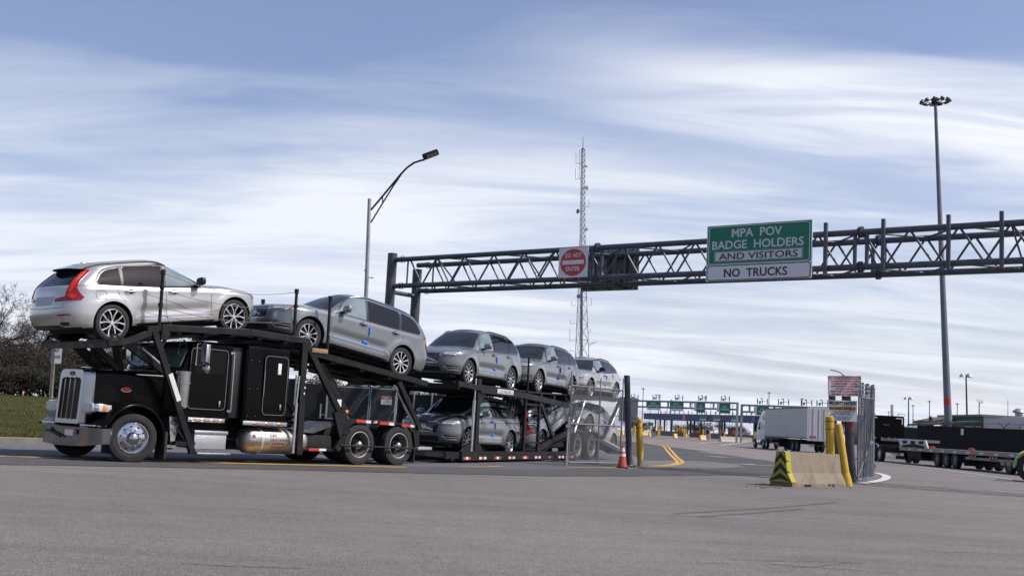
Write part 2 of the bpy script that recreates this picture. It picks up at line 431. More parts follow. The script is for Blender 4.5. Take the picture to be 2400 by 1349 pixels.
sheet('road', [KP(-60, 0), KP(18, 0), V((0, 46, 0)), V((2.2, 60, 0)), G(1440, 1030), G(1480, 1060), G(1490, 1092), YL[3], YL[2], YL[1], YL[0], yl0], .004, A_ROAD)
P_ = lambda l: [G(x, y) for x, y in l]
sheet('dark_road_surface', P_([(-260, 1062), (0, 1069), (500, 1081), (950, 1092), (1300, 1099.5), (1500, 1097.5), (1690, 1099), (1748, 1094), (1722, 1085), (1660, 1079), (1590, 1077.5), (1512, 1077.5), (1470, 1062), (1440, 1040), (1440, 1033), (1480, 1034.5), (1560, 1046), (1640, 1056), (1700, 1064), (1760, 1074), (1830, 1085), (1905, 1100), (1900, 1112), (1500, 1115), (1300, 1115.5), (1000, 1109), (640, 1100), (300, 1093), (0, 1088), (-260, 1081)]), .008, A_DARK, jag=.07)
sheet('patched_road', P_([(1512, 1078.5), (1590, 1078.5), (1660, 1080), (1722, 1086), (1746, 1093.5), (1690, 1098), (1500, 1096.5), (1496, 1088)]), .012, A_PATCH, jag=.08)
sheet('concrete_lane', P_([(1440, 1031), (1480, 1026), (1600, 1031), (1700, 1044), (1850, 1061), (1985, 1078), (1985, 1092), (1830, 1084.6), (1760, 1073.6), (1640, 1055.6), (1560, 1045.6), (1480, 1034.2)]), .012, A_PINK)
def line(name, pts, w, mat, z=.016):
    """painted stripe of constant real width along a ground path"""
    P = [V((p[0], p[1], z)) for p in pts]; a, b = [], []
    mb = MB()
    for i, p in enumerate(P):
        d = (P[min(i + 1, len(P) - 1)] - P[max(i - 1, 0)]).normalized(); n = V((-d.y, d.x, 0)) * w / 2
        a.append(mb.bm.verts.new(p + n)); b.append(mb.bm.verts.new(p - n))
    for i in range(len(P) - 1): mb.f([a[i], a[i + 1], b[i + 1], b[i]])
    return tag(mb.build(name, mat, smooth=False), kind='structure')
def smoothpath(pts, n=6):
    P = [V(p) for p in pts]; out = []
    for i in range(len(P) - 1):
        p0, p1, p2, p3 = P[max(i - 1, 0)], P[i], P[i + 1], P[min(i + 2, len(P) - 1)]
        for k in range(n):
            t = k / n; out.append(.5 * (2 * p1 + (p2 - p0) * t + (2 * p0 - 5 * p1 + 4 * p2 - p3) * t * t + (3 * p1 - p0 - 3 * p2 + p3) * t ** 3))
    out.append(P[-1]); return out
line('yellow_road_line', [yl0] + YL[:3], .34, paint_mat('fresh_road_yellow', (.50, .275, .045), .3))
line('yellow_road_line', P_([(1080, 1094), (1140, 1094.5), (1175, 1093)]), .16, ROAD_YELLOW)
line('yellow_road_line', P_([(1330, 1096.5), (1395, 1096), (1450, 1095.5)]), .14, ROAD_YELLOW)
line('yellow_road_line', smoothpath(P_([(1440, 1030.5), (1480, 1034.5), (1525, 1040), (1553, 1045), (1562, 1054), (1570, 1064), (1580, 1074), (1587, 1081), (1584, 1086), (1560, 1090), (1515, 1092.5)])), .15, ROAD_YELLOW)
line('yellow_road_line', smoothpath(P_([(1460, 1030.5), (1500, 1036), (1558, 1044), (1571, 1053), (1579, 1062), (1588, 1072), (1597, 1079), (1599, 1084), (1588, 1088), (1562, 1092), (1530, 1094)])), .15, ROAD_YELLOW)
line('white_road_line', smoothpath(P_([(2046, 1107), (2066, 1111), (2078, 1117), (2070, 1124), (2046, 1129), (2020, 1132.5)])), .28, ROAD_WHITE)
line('white_road_line', P_([(2062, 1082.5), (2160, 1094), (2280, 1110), (2400, 1128), (2520, 1148)]), .14, ROAD_WHITE)
line('white_road_line', P_([(1640, 1038), (1700, 1034), (1722, 1031.5)]), .3, ROAD_WHITE)
line('white_road_line', P_([(1690, 1043), (1740, 1037), (1760, 1034)]), .3, ROAD_WHITE)
def arrow(cx, cy, L_, deg, nm='white_road_arrow'):
    c = G(cx, cy); d = V((math.cos(rad(deg)), math.sin(rad(deg)), 0)); n = V((-d.y, d.x, 0))
    pts = [(-.5, -.06), (.12, -.06), (.12, -.2), (.5, 0), (.12, .2), (.12, .06), (-.5, .06)]
    sheet(nm, [c + d * (a * L_) + n * (b * L_) for a, b in pts], .020, ROAD_WHITE)
for a in ((1638, 1052.5, 3.4, -70), (1668, 1061, 3.2, -70), (1712, 1072, 3.0, 150), (1786, 1090, 2.4, 172)): arrow(*a)
# cracks in the near asphalt
rnd = random.Random(11)
ck = MB(); TAR = M('tar_crack', (.035, .034, .033), .85, var=.3)
for (x, y, a, L_) in ((700, 1140, -8, 3.2), (900, 1165, 4, 2.4), (1260, 1135, 2, 4.0), (1700, 1136, 3, 2.0), (1620, 1320, 14, 2.0), (1700, 1310, -10, 1.4), (2150, 1290, 10, 1.6), (160, 1110, 0, 3), (760, 1150, -25, 1.3), (1850, 1330, 20, 1.2), (420, 1320, 3, 1.0), (1500, 1205, 6, 3.2)):
    p = G(x, y); h = rad(a); pts = [p]
    for k in range(16): h += rnd.uniform(-.5, .5); h += (rad(a) - h) * .3; p = p + V((math.cos(h), math.sin(h), 0)) * L_ / 16; pts.append(p)
    prev = None
    for i, q in enumerate(pts):
        w = rnd.uniform(.003, .011) * (1 if 0 < i < 16 else .2); cur = ck.vs([q + V((0, w, .004)), q + V((0, -w, .004))])
        if prev: ck.f([prev[0], cur[0], cur[1], prev[1]])
        prev = cur
tag(ck.build('asphalt_cracks', TAR, smooth=False), kind='structure')
# long rubbed tyre tracks
for pts in ([(1580, 1203), (1700, 1196), (1800, 1190), (1900, 1182), (1960, 1176)], [(1640, 1210), (1760, 1202), (1880, 1192)]):
    line('tyre_track', smoothpath(P_(pts)), .10, asphalt('rubbed_asphalt', (.105, .100, .099), .35, .2, rad(-36)), .004)

# ------------------------------------------------------------------ grass bank, kerb
def bank_z(t, d): return .17 + 1.32 * (1 - math.exp(-d / 32.0)) if d > 0 else .17
def bank_at(x, y):
    r = V((x, y, 0)) - K0; d = r.dot(KN); return bank_z(r.dot(KD), max(0, d))
GRASS = M('turf', (.040, .044, .010), .95, var=.5, scale=.9, bump=.8, bscale=14, spec=.1, dirt=((.10, .078, .032), .75))
b = MB(); nd, ns = 40, 46; rows = []
for i in range(nd + 1):
    d = 260 * (i / nd) ** 2.2 + .16; tm = 17 + min(90, d * 1.6); row = []
    for j in range(ns + 1):
        t = -90 + (tm + 90) * j / ns; p = KP(t, d); row.append(b.bm.verts.new((p.x, p.y, bank_z(t, d) + .05 * math.sin(t * .9) * math.sin(d * .7) * min(1, d / 8))))
    rows.append(row)
for A, B in zip(rows, rows[1:]):
    for j in range(ns): b.f([A[j], A[j + 1], B[j + 1], B[j]])
tag(b.build('grass_bank', GRASS), kind='structure')
kb = MB(); prof = [(0, 0), (.025, .15), (.05, .17), (.16, .175), (.17, 0)]
ks = [KP(t, 0) for t in range(-60, 18)]; prev = None
for p in ks:
    cur = kb.vs([p + KN * a + V((0, 0, z)) for a, z in prof])
    if prev:
        for k in range(4): kb.f([prev[k], cur[k], cur[k + 1], prev[k + 1]])
    prev = cur
tag(kb.build('kerb', M('kerb_concrete', (.155, .143, .130), .9, var=.25, scale=2.5, bump=.3, dirt=((.12, .105, .09), .7)), angle=30), kind='structure')
# grass blades and dry weeds on the part of the bank in view: nobody could count them
gb = MB(); rnd = random.Random(3)
for k in range(34000):
    d = .2 + 75 * rnd.random() ** 2.0; t = rnd.uniform(-6, 6 + d * .8) if d < 30 else rnd.uniform(-6, 60)
    p = KP(t, d); s = p.y
    if not (-.52 < p.x / s < -.30): continue
    h = rnd.uniform(.03, .07) * (1 + d * .006); w = .006 * (1 + s * .022); a = rnd.uniform(0, 6.28); z = bank_z(t, d)
    dry = rnd.random() < (.55 if d < 2.0 else .30 if (12 < d < 17) else .10)
    if 12 < d < 16: h *= 1.5
    gb.mi = 1 if dry else (2 if rnd.random() < .4 else 0)
    c, s_ = math.cos(a) * w, math.sin(a) * w; lx, ly = rnd.uniform(-.6, .6) * h, rnd.uniform(-.6, .6) * h
    gb.poly([(p.x - c, p.y - s_, z), (p.x + c, p.y + s_, z), (p.x + lx, p.y + ly, z + h)])
tag(gb.build('grass', [M('grass_blade', (.050, .058, .010), .9, var=.3, spec=.1), M('dry_grass', (.13, .10, .045), .9, var=.3, spec=.1), M('grass_blade_dark', (.028, .040, .008), .9, var=.3, spec=.1)], smooth=False, recalc=False), 'short spring grass on the bank beyond the kerb', 'grass', kind='stuff')

# ------------------------------------------------------------------ trees and shrubs
BARK = M('bark', (.048, .040, .034), .95, var=.35, scale=8)
TWIG = M('bare_twigs', (.045, .034, .029), .95, var=.3)
def make_tree(seed, H, spread, name='bare_tree'):
    rnd = random.Random(seed); trunk, crown = MB(), MB()
    def rv(): return V((rnd.uniform(-1, 1), rnd.uniform(-1, 1), rnd.uniform(-1, 1)))
    def grow(p, d, L_, r, lvl, mb):
        n = 4 if lvl < 3 else 3; pts = [p]; rs = [r]; q = p
        for i in range(n):
            d = (d + rv() * (.16 + .05 * lvl) + V((0, 0, .06))).normalized(); q = q + d * L_ / n; pts.append(q); rs.append(max(.012, r * (1 - .55 * (i + 1) / n)))
        mb.tube(pts, rs, 6 if lvl == 0 else 4 if lvl < 3 else 3, caps=False)
        if lvl >= 5: return
        kids = (6, 5, 4, 4, 4)[lvl]
        for k in range(kids):
            t = rnd.uniform(.35, 1.0) if lvl else rnd.uniform(.30, 1.0); i = min(n - 1, int(t * n)); b0 = pts[i].lerp(pts[i + 1], t * n - i)
            dd = (d * (.75 if lvl else .5) + rv().normalized() * spread).normalized()
            if dd.z < -.15: dd.z *= -.3
            grow(b0, dd.normalized(), L_ * rnd.uniform(.5, .72), max(.012, r * (.5 if lvl else .45)), lvl + 1, crown)
    grow(V((0, 0, -.2)), V((rnd.uniform(-.1, .1), rnd.uniform(-.1, .1), 1)).normalized(), H * .52, H * .018, 0, trunk)
    root = thing(name, 'tall bare tree with fine brown twigs behind the grass bank', 'tree', group='bare trees behind the bank')
    trunk.build('trunk', BARK, root); crown.build('crown', TWIG, root, recalc=False)
    return root
trees = [make_tree(s, h, sp) for s, h, sp in ((1, 10.5, .95), (8, 9.5, 1.1), (21, 11.5, .85))]
rnd = random.Random(77)
spots = [(28, 128, 0, 1.0), (8, 138, 1, .9), (70, 134, 2, .85), (-30, 130, 2, 1.05), (100, 150, 0, .92), (135, 142, 1, .95), (168, 136, 2, .8), (205, 150, 0, .95), (238, 140, 1, 1.0), (270, 150, 2, .85), (296, 138, 0, .9), (322, 146, 1, 1.0), (350, 138, 2, .8), (380, 150, 0, .95), (415, 142, 1, .9), (450, 150, 2, .85), (500, 150, 0, .9), (-75, 140, 1, 1.0), (48, 155, 1, .95), (118, 160, 2, .8), (-130, 142, 0, .9), (-190, 136, 1, 1.0), (-250, 148, 2, .85), (-310, 138, 0, .95)]
for i, (px, Y, k, s) in enumerate(spots):
    o = trees[k] if i < 3 and k == i else copy_tree(trees[k])
    if i < 3: o = copy_tree(trees[k])
    p = AT(px, 925, Y); o.location = (p.x, p.y, bank_at(p.x, p.y)); o.rotation_euler = (0, 0, rnd.uniform(0, 6.28)); sc = s * rnd.uniform(.85, 1.1); o.scale = (sc, sc, sc * rnd.uniform(.95, 1.1))
for o in trees:
    for c in list(o.children): bpy.data.objects.remove(c)
    bpy.data.objects.remove(o)
def make_shrub(seed, W, H, cols, name, label, cat, group, n=5200, leaf=.10):
    rnd = random.Random(seed); stem, fol = MB(), MB()
    blobs = [(V((rnd.uniform(-.36, .36) * W, rnd.uniform(-.3, .3) * W, H * rnd.uniform(.2, .78))), rnd.uniform(.16, .32) * W) for _ in range(11)]
    for c, r in blobs: stem.tube([(c.x * .3, c.y * .3, -.1), (c.x * .7, c.y * .7, c.z * .5), tuple(c), (c.x * 1.1, c.y * 1.1, c.z + r * 1.1)], [.05, .04, .025, .012], 4)
    for k in range(n):
        c, r = rnd.choice(blobs); d = V((rnd.gauss(0, 1), rnd.gauss(0, 1), rnd.gauss(0, 1))).normalized() * r * (rnd.random() ** .45)
        p = c + V((d.x, d.y, d.z * H / W * .9)); 
        if p.z < .02: p.z = rnd.uniform(.02, .3)
        a = V((rnd.gauss(0, 1), rnd.gauss(0, 1), rnd.gauss(0, 1))).normalized(); b_ = a.cross(V((rnd.gauss(0, 1), rnd.gauss(0, 1), rnd.gauss(0, 1)))).normalized(); s = leaf * rnd.uniform(.5, 1.3)
        fol.mi = rnd.choices(range(len(cols)), [c_[1] for c_ in cols])[0]
        fol.poly([p - a * s, p + b_ * s * .5, p + a * s, p - b_ * s * .5])
    root = thing(name, label, cat, group=group)
    stem.build('stem', BARK, root); fol.build('foliage', [c_[0] for c_ in cols], root, smooth=False, recalc=False)
    return root
RUST = M('rust_brown_leaf', (.040, .020, .013), .9, var=.35); DRYL = M('dry_brown_leaf', (.038, .028, .021), .9, var=.35); IVY = M('dark_evergreen_leaf', (.012, .018, .006), .8, var=.35); OLIVE = M('olive_leaf', (.024, .028, .010), .85, var=.35)
LB = 'dense rust-brown winter shrub below the bare trees'; LG = 'dark evergreen shrub at the foot of the bare trees'
sh = [make_shrub(1, 5.5, 6.0, [(RUST, 5), (DRYL, 4), (IVY, 1)], 'winter_shrub', LB, 'shrub', 'brown shrubs under the trees'),
      make_shrub(2, 6.0, 4.6, [(RUST, 3), (DRYL, 5), (OLIVE, 1)], 'winter_shrub', LB, 'shrub', 'brown shrubs under the trees'),
      make_shrub(3, 5.0, 3.6, [(IVY, 5), (OLIVE, 3), (RUST, 1)], 'evergreen_shrub', LG, 'shrub', 'evergreen shrubs under the trees')]
k = 0
for row, (Y0, n) in enumerate(((126, 25), (120, 24))):
    for i in range(n):
        px = -340 + i * 820 / n + rnd.uniform(-14, 14); kk = (rnd.choice((0, 0, 1)) if row == 0 else rnd.choice((1, 2, 2)))
        o = copy_tree(sh[kk]); p = AT(px, 925, Y0 + rnd.uniform(-2, 3)); o.location = (p.x, p.y, bank_at(p.x, p.y) - .1); o.rotation_euler = (0, 0, rnd.uniform(0, 6.28)); s = rnd.uniform(.92, 1.2) * (1 if row == 0 else .85); o.scale = (s * 1.1, s * 1.1, s)
LH = 'brown hedge shrub showing above the screened fence behind the truck'
for i in range(15):
    o = copy_tree(sh[i % 2]); px = 650 + i * 34; p = AT(px, 960, 98 + rnd.uniform(-2, 2)); o['label'] = LH; o['group'] = 'hedge shrubs behind the fence'; o.location = (p.x, p.y, bank_at(p.x, p.y) - .1); o.rotation_euler = (0, 0, rnd.uniform(0, 6.28)); s = .78; o.scale = (s, s, s * rnd.uniform(.72, .85))
for o in sh:
    for c in list(o.children): bpy.data.objects.remove(c)
    bpy.data.objects.remove(o)

# ------------------------------------------------------------------ fences
def chain(mb, A, B, z0, z1, pitch=.075, r=.003, n=3):
    """woven wire between two ground points: two families of slanting wires clipped to the panel"""
    A, B = V((A[0], A[1], 0)), V((B[0], B[1], 0)); L_ = (B - A).length; d = (B - A).normalized(); H = z1 - z0; k = 0; nrm = V((-d.y, d.x, 0)) * r
    s = -H
    while s < L_:
        a, b_ = max(s, 0), min(s + H, L_)
        if b_ > a + .01:
            mb.tube([A + d * a + V((0, 0, z0 + (a - s))) + nrm, A + d * b_ + V((0, 0, z0 + (b_ - s))) + nrm], r, n, caps=False)
            mb.tube([A + d * a + V((0, 0, z1 - (a - s))) - nrm, A + d * b_ + V((0, 0, z1 - (b_ - s))) - nrm], r, n, caps=False)
        s += pitch * 1.414
def barb(mb, a, b_, r=.004, k=14):
    mb.rope(a, b_, .03, r, 3, 6); a, b_ = V(a), V(b_)
    for i in range(1, k):
        p = a.lerp(b_, i / k) - V((0, 0, .12 * (i / k) * (1 - i / k)))
        for dx in ((.02, 0, .025), (-.02, .01, .025)): mb.tube([p - V(dx), p + V(dx)], .003, 3, caps=False)
# gate leaf of woven wire at the right of the trailer
ga, gb_ = G(1331, 1091.5), G(1453, 1093.0)
gt = thing('chain_link_gate', 'galvanised chain link gate leaf with barbed wire on top, in front of the trailer', 'gate', (ga.x, ga.y, 0)); O_ = V((ga.x, ga.y, 0)); d_ = V((gb_.x - ga.x, gb_.y - ga.y, 0)); gl = d_.length; d_.normalize(); W_ = lambda s, z: d_ * s + V((0, 0, z))
q = MB(); H0, H1 = .11, 2.36
for z in (H0, 1.24, H1): q.cyl(W_(0, z), W_(gl, z), .028, n=10)
for s in (0, gl * .55, gl): q.cyl(W_(s, H0), W_(s, H1), .026, n=10)
q.build('gate_frame', GALV_DARK, gt)
q = MB(); chain(q, W_(0, 0), W_(gl, 0), H0, H1, .080, .0066); q.build('wire_mesh', GALV, gt, recalc=False)
for s, zt in ((0.0, 2.78), (gl, 2.74), (gl * .55, 2.66)):
    q = MB(); q.cyl(W_(s, H1), W_(s, zt), .022, n=8); q.build('barb_post', GALV, gt)
for z in (2.47, 2.59, 2.71):
    q = MB(); barb(q, W_(0, z), W_(gl, z - .02)); q.build('barbed_wire', GALV, gt, recalc=False)
q = MB(); q.cyl(W_(-.10, 0), W_(-.06, 1.45), .030, n=10); q.cyl(W_(-.10, .0), W_(-.09, .32), .045, n=8); q.bx(W_(-.10, 1.12) - V((.05, .05, 0)), W_(-.02, 1.22) + V((.05, .05, 0))); q.build('latch_post', GALV, gt)
def pole_between(name, label, cat, a, b_, r0, r1, mat, extra=None, n=20):
    o = thing(name, label, cat, tuple(a)); q = MB(); v = V(b_) - V(a); q.cyl((0, 0, 0), v, r0, r1, n=n); q.build('post', mat, o); return o, v
DARKPOST = M('weathered_dark_post', (.065, .068, .075), .55, .3, var=.25, scale=4, dirt=((.16, .13, .11), .5))
o, v = pole_between('gate_pillar', 'thick dark grey gate post carrying two sign backs beside the orange cone', 'post', G(1475, 1092), AT(1469.5, 880, G(1475, 1092).y), .098, .096, DARKPOST)
q = MB(); q.lathe([(-.02, 0), (-.02, .10), (.0, .10), (.012, .08), (.016, 0)], v, (0, 0, 1), 20)
q.lathe([(0, .108), (.08, .108)], v * .68, v, 20); q.lathe([(0, .108), (.06, .108)], v * .47, v, 20); q.lathe([(0, .12), (.25, .115)], (0, 0, 0), v, 20); q.build('post_band', DARKPOST, o)
yy = G(1475, 1092).y + .13
def quad_sign(name, label, cat, px, Y, mat, back, th=.012, dy=(0, 0, 0, 0), group=None):
    """sign plate through four surveyed corners tl, tr, br, bl; local frame returned"""
    P = [AT(x, y, Y + e) for (x, y), e in zip(px, dy)]; c = sum(P, V()) / 4
    o = thing(name, label, cat, tuple(c), group=group); right = (P[1] - P[0] + P[2] - P[3]).normalized(); up = (P[0] - P[3] + P[1] - P[2]); up = (up - right * up.dot(right)).normalized(); nrm = right.cross(up)
    if nrm.dot(CAM - c) < 0: nrm = -nrm
    w, h = ((P[1] - P[0]).length + (P[2] - P[3]).length) / 2, ((P[0] - P[3]).length + (P[1] - P[2]).length) / 2
    f = lambda a, b_, z=0.0: right * (a * w / 2) + up * (b_ * h / 2) + nrm * z
    q = MB(); q.prism([f(-1, -1), f(1, -1), f(1, 1), f(-1, 1)], -nrm * th); q.build('panel', [mat], o, smooth=False)
    return o, f, right, up, nrm, w, h
def sign_text(o, f, right, up, nrm, lines, mat, name='lettering', bold=.02):
    q = MB()
    for txt, x, y, hgt, wid in lines: put_text(q, txt, f(x, y, .003) - up * hgt / 2, right, up, hgt, bold=bold, width=wid)
    return q.build(name, mat, o, smooth=False, recalc=False)
def sign_quad(o, f, x0, y0, x1, y1, mat, name, z=.0015, r=.0, w=1, h=1):
    q = MB(); q.poly([f(a, b_, z) for a, b_ in (rounded([(x0, y0), (x1, y0), (x1, y1), (x0, y1)], r) if r else [(x0, y0), (x1, y0), (x1, y1), (x0, y1)])]); return q.build(name, mat, o, smooth=False)
ALU_BACK = M('sign_back_aluminium', (.28, .28, .275), .55, .5, var=.12, scale=5)
for nm, px, dy in (('left', [(1452, 930), (1468, 929), (1468, 988), (1450, 985)], (.12, 0, 0, .12)), ('right', [(1474, 931), (1496, 933), (1494, 989), (1474, 988)], (0, .1, .1, 0))):
    o, f, *_ = quad_sign('reversed_sign', 'bare grey back of a sign plate on the %s side of the dark gate post' % nm, 'sign', px, yy + .0, ALU_BACK, None, dy=dy)
    q = MB(); q.bx(f(0, .85) - V((.18, .03, .02)), f(0, .85) + V((.18, .03, .02))); q.bx(f(0, -.6) - V((.18, .03, .02)), f(0, -.6) + V((.18, .03, .02))); q.build('bracket', GALV, o)
# bollards
def bollard(name, label, a, b_, r, sleeve, bands=True, base_bare=0.0):
    o = thing(name, label, 'bollard', tuple(a)); v = V(b_) - V(a); q = MB()
    if base_bare: q.mi = 1; q.cyl((0, 0, 0), v * base_bare, r * .9, n=24); q.mi = 0
    q.lathe([(v.length * base_bare, r), (v.length * .35, r * 1.02), (v.length * .6, r * .985), (v.length * .94, r), (v.length * .985, r * .93), (v.length, r * .6), (v.length, 0)], (0, 0, 0), v, 24)
    q.build('sleeve', [sleeve, M('weathered_yellow_paint', (.42, .33, .13), .7, var=.3, scale=6, dirt=((.20, .19, .18), .8))], o)
    if bands:
        for k in (.80, .92): 
            q = MB(); q.lathe([(-.012, r * 1.004), (-.012, r * 1.012), (.012, r * 1.012), (.012, r * 1.004)], v * k, v, 24); q.build('band', M('dark_red_band', (.22, .04, .02), .5), o)
    return o
p = G(1501, 1091); bollard('bollard', 'yellow sleeved bollard with bare worn base beside the gate post', p, AT(1497.5, 979, p.y), .108, YELLOW, True, .20)
p = G(1008, 1052); bollard('bollard', 'yellow bollard half hidden behind the lower grey car on the trailer', p, AT(1011, 957, p.y), .12, YELLOW, False, 0)
p = G(1947, 1128); bollard('bollard', 'upright yellow bollard with dark red bands rising behind the concrete barrier', p, AT(1944.5, 974, p.y), .123, YELLOW)
p = G(1986, 1139); lean = bollard('bollard', 'leaning yellow bollard with scraped paint at the end of the concrete barrier', p, AT(1964, 992, p.y + .12), .10, M('scraped_yellow', (.50, .31, .03), .5, var=.18, scale=3.5, dirt=((.25, .20, .14), .75)), False)
q = MB(); q.lathe([(0, .135), (.16, .130), (.30, .112), (.34, .104)], (0, 0, 0), AT(1964, 992, p.y + .12) - V(p), 18); q.build('torn_sleeve', YELLOW, lean)
# traffic cone
def cone(name, label, p, H, parts=True):
    o = thing(name, label, 'cone', (p.x, p.y, p.z)); R = H * .19
    q = MB(); q.bbox((-H * .23, -H * .23, 0), (H * .23, H * .23, H * .05), H * .012); q.build('base', PLASTIC, o)
    rad_ = lambda z: R * (1 - z / H) + H * .035
    q = MB(); q.lathe([(H * .05, R), (H * .06, rad_(H * .06)), (H * .97, rad_(H * .97)), (H, H * .03), (H, 0)], (0, 0, 0), (0, 0, 1), 24); q.build('cone_body', ORANGE, o)
    for a, b_ in ((.50, .62), (.70, .86)):
        q = MB(); q.lathe([(H * a, rad_(H * a) + .004), (H * b_, rad_(H * b_) + .004)], (0, 0, 0), (0, 0, 1), 24); q.build('reflective_band', WHITE_REFL, o)
    return o
cone('traffic_cone', 'orange traffic cone with two white bands at the foot of the gate post', G(1458, 1096), .70)
p = AT(53, 929, 116); p.z = bank_at(p.x, p.y); cone('traffic_cone', 'small distant orange cone on the far grass bank', p, .5)
# rubble by the post
q = MB(); rnd = random.Random(4)
for k in range(9):
    c = G(1462 + rnd.uniform(-12, 26), 1093.5 + rnd.uniform(-1.5, 1.5)); t = bmesh.new(); bmesh.ops.create_icosphere(t, subdivisions=1, radius=1)
    for vv in t.verts: vv.co = V((c.x + vv.co.x * .07, c.y + vv.co.y * .06, .02 + vv.co.z * .04)) * 1.0
    q.add(t); t.free()
tag(q.build('concrete_rubble', M('broken_concrete', (.25, .235, .22), .95, var=.3), smooth=False), 'broken bits of concrete round the foot of the gate post', 'rubble', kind='stuff')
# ================================================================== sport utility cars
def lerpk(keys, x):
    """smooth (monotone cubic) interpolation through (x, value) keys"""
    if x <= keys[0][0]: return keys[0][1]
    if x >= keys[-1][0]: return keys[-1][1]
    n = len(keys)
    for i in range(n - 1):
        if keys[i][0] <= x <= keys[i + 1][0]: break
    def sl(j):
        if j <= 0 or j >= n - 1: 
            j0 = max(0, min(j, n - 2)); return (keys[j0 + 1][1] - keys[j0][1]) / (keys[j0 + 1][0] - keys[j0][0])
        a = (keys[j][1] - keys[j - 1][1]) / (keys[j][0] - keys[j - 1][0]); b = (keys[j + 1][1] - keys[j][1]) / (keys[j + 1][0] - keys[j][0])
        return 0 if a * b <= 0 else 2 * a * b / (a + b)
    h = keys[i + 1][0] - keys[i][0]; t = (x - keys[i][0]) / h
    m0, m1 = sl(i) * h, sl(i + 1) * h; t2, t3 = t * t, t * t * t
    return (2 * t3 - 3 * t2 + 1) * keys[i][1] + (t3 - 2 * t2 + t) * m0 + (-2 * t3 + 3 * t2) * keys[i + 1][1] + (t3 - t2) * m1

def outline(uf, ur, w, af, nf, ar, nr, ns=64, nq=18):
    """half plan outline from nose centre to tail centre: list of (u, y)"""
    pts = []
    for i in range(nq + 1):
        t = PI / 2 * i / nq
        pts.append((uf + af - af * math.cos(t) ** (2 / nf), w * math.sin(t) ** (2 / nf)))
    a, b = uf + af, ur - ar
    for i in range(1, ns): 
        k = i / ns; pts.append((a + (b - a) * k, w * (1 + 0.012 * math.sin(PI * k))))
    for i in range(nq + 1):
        t = PI / 2 * (1 - i / nq)
        pts.append((ur - ar + ar * math.cos(t) ** (2 / nr), w * math.sin(t) ** (2 / nr)))
    return pts

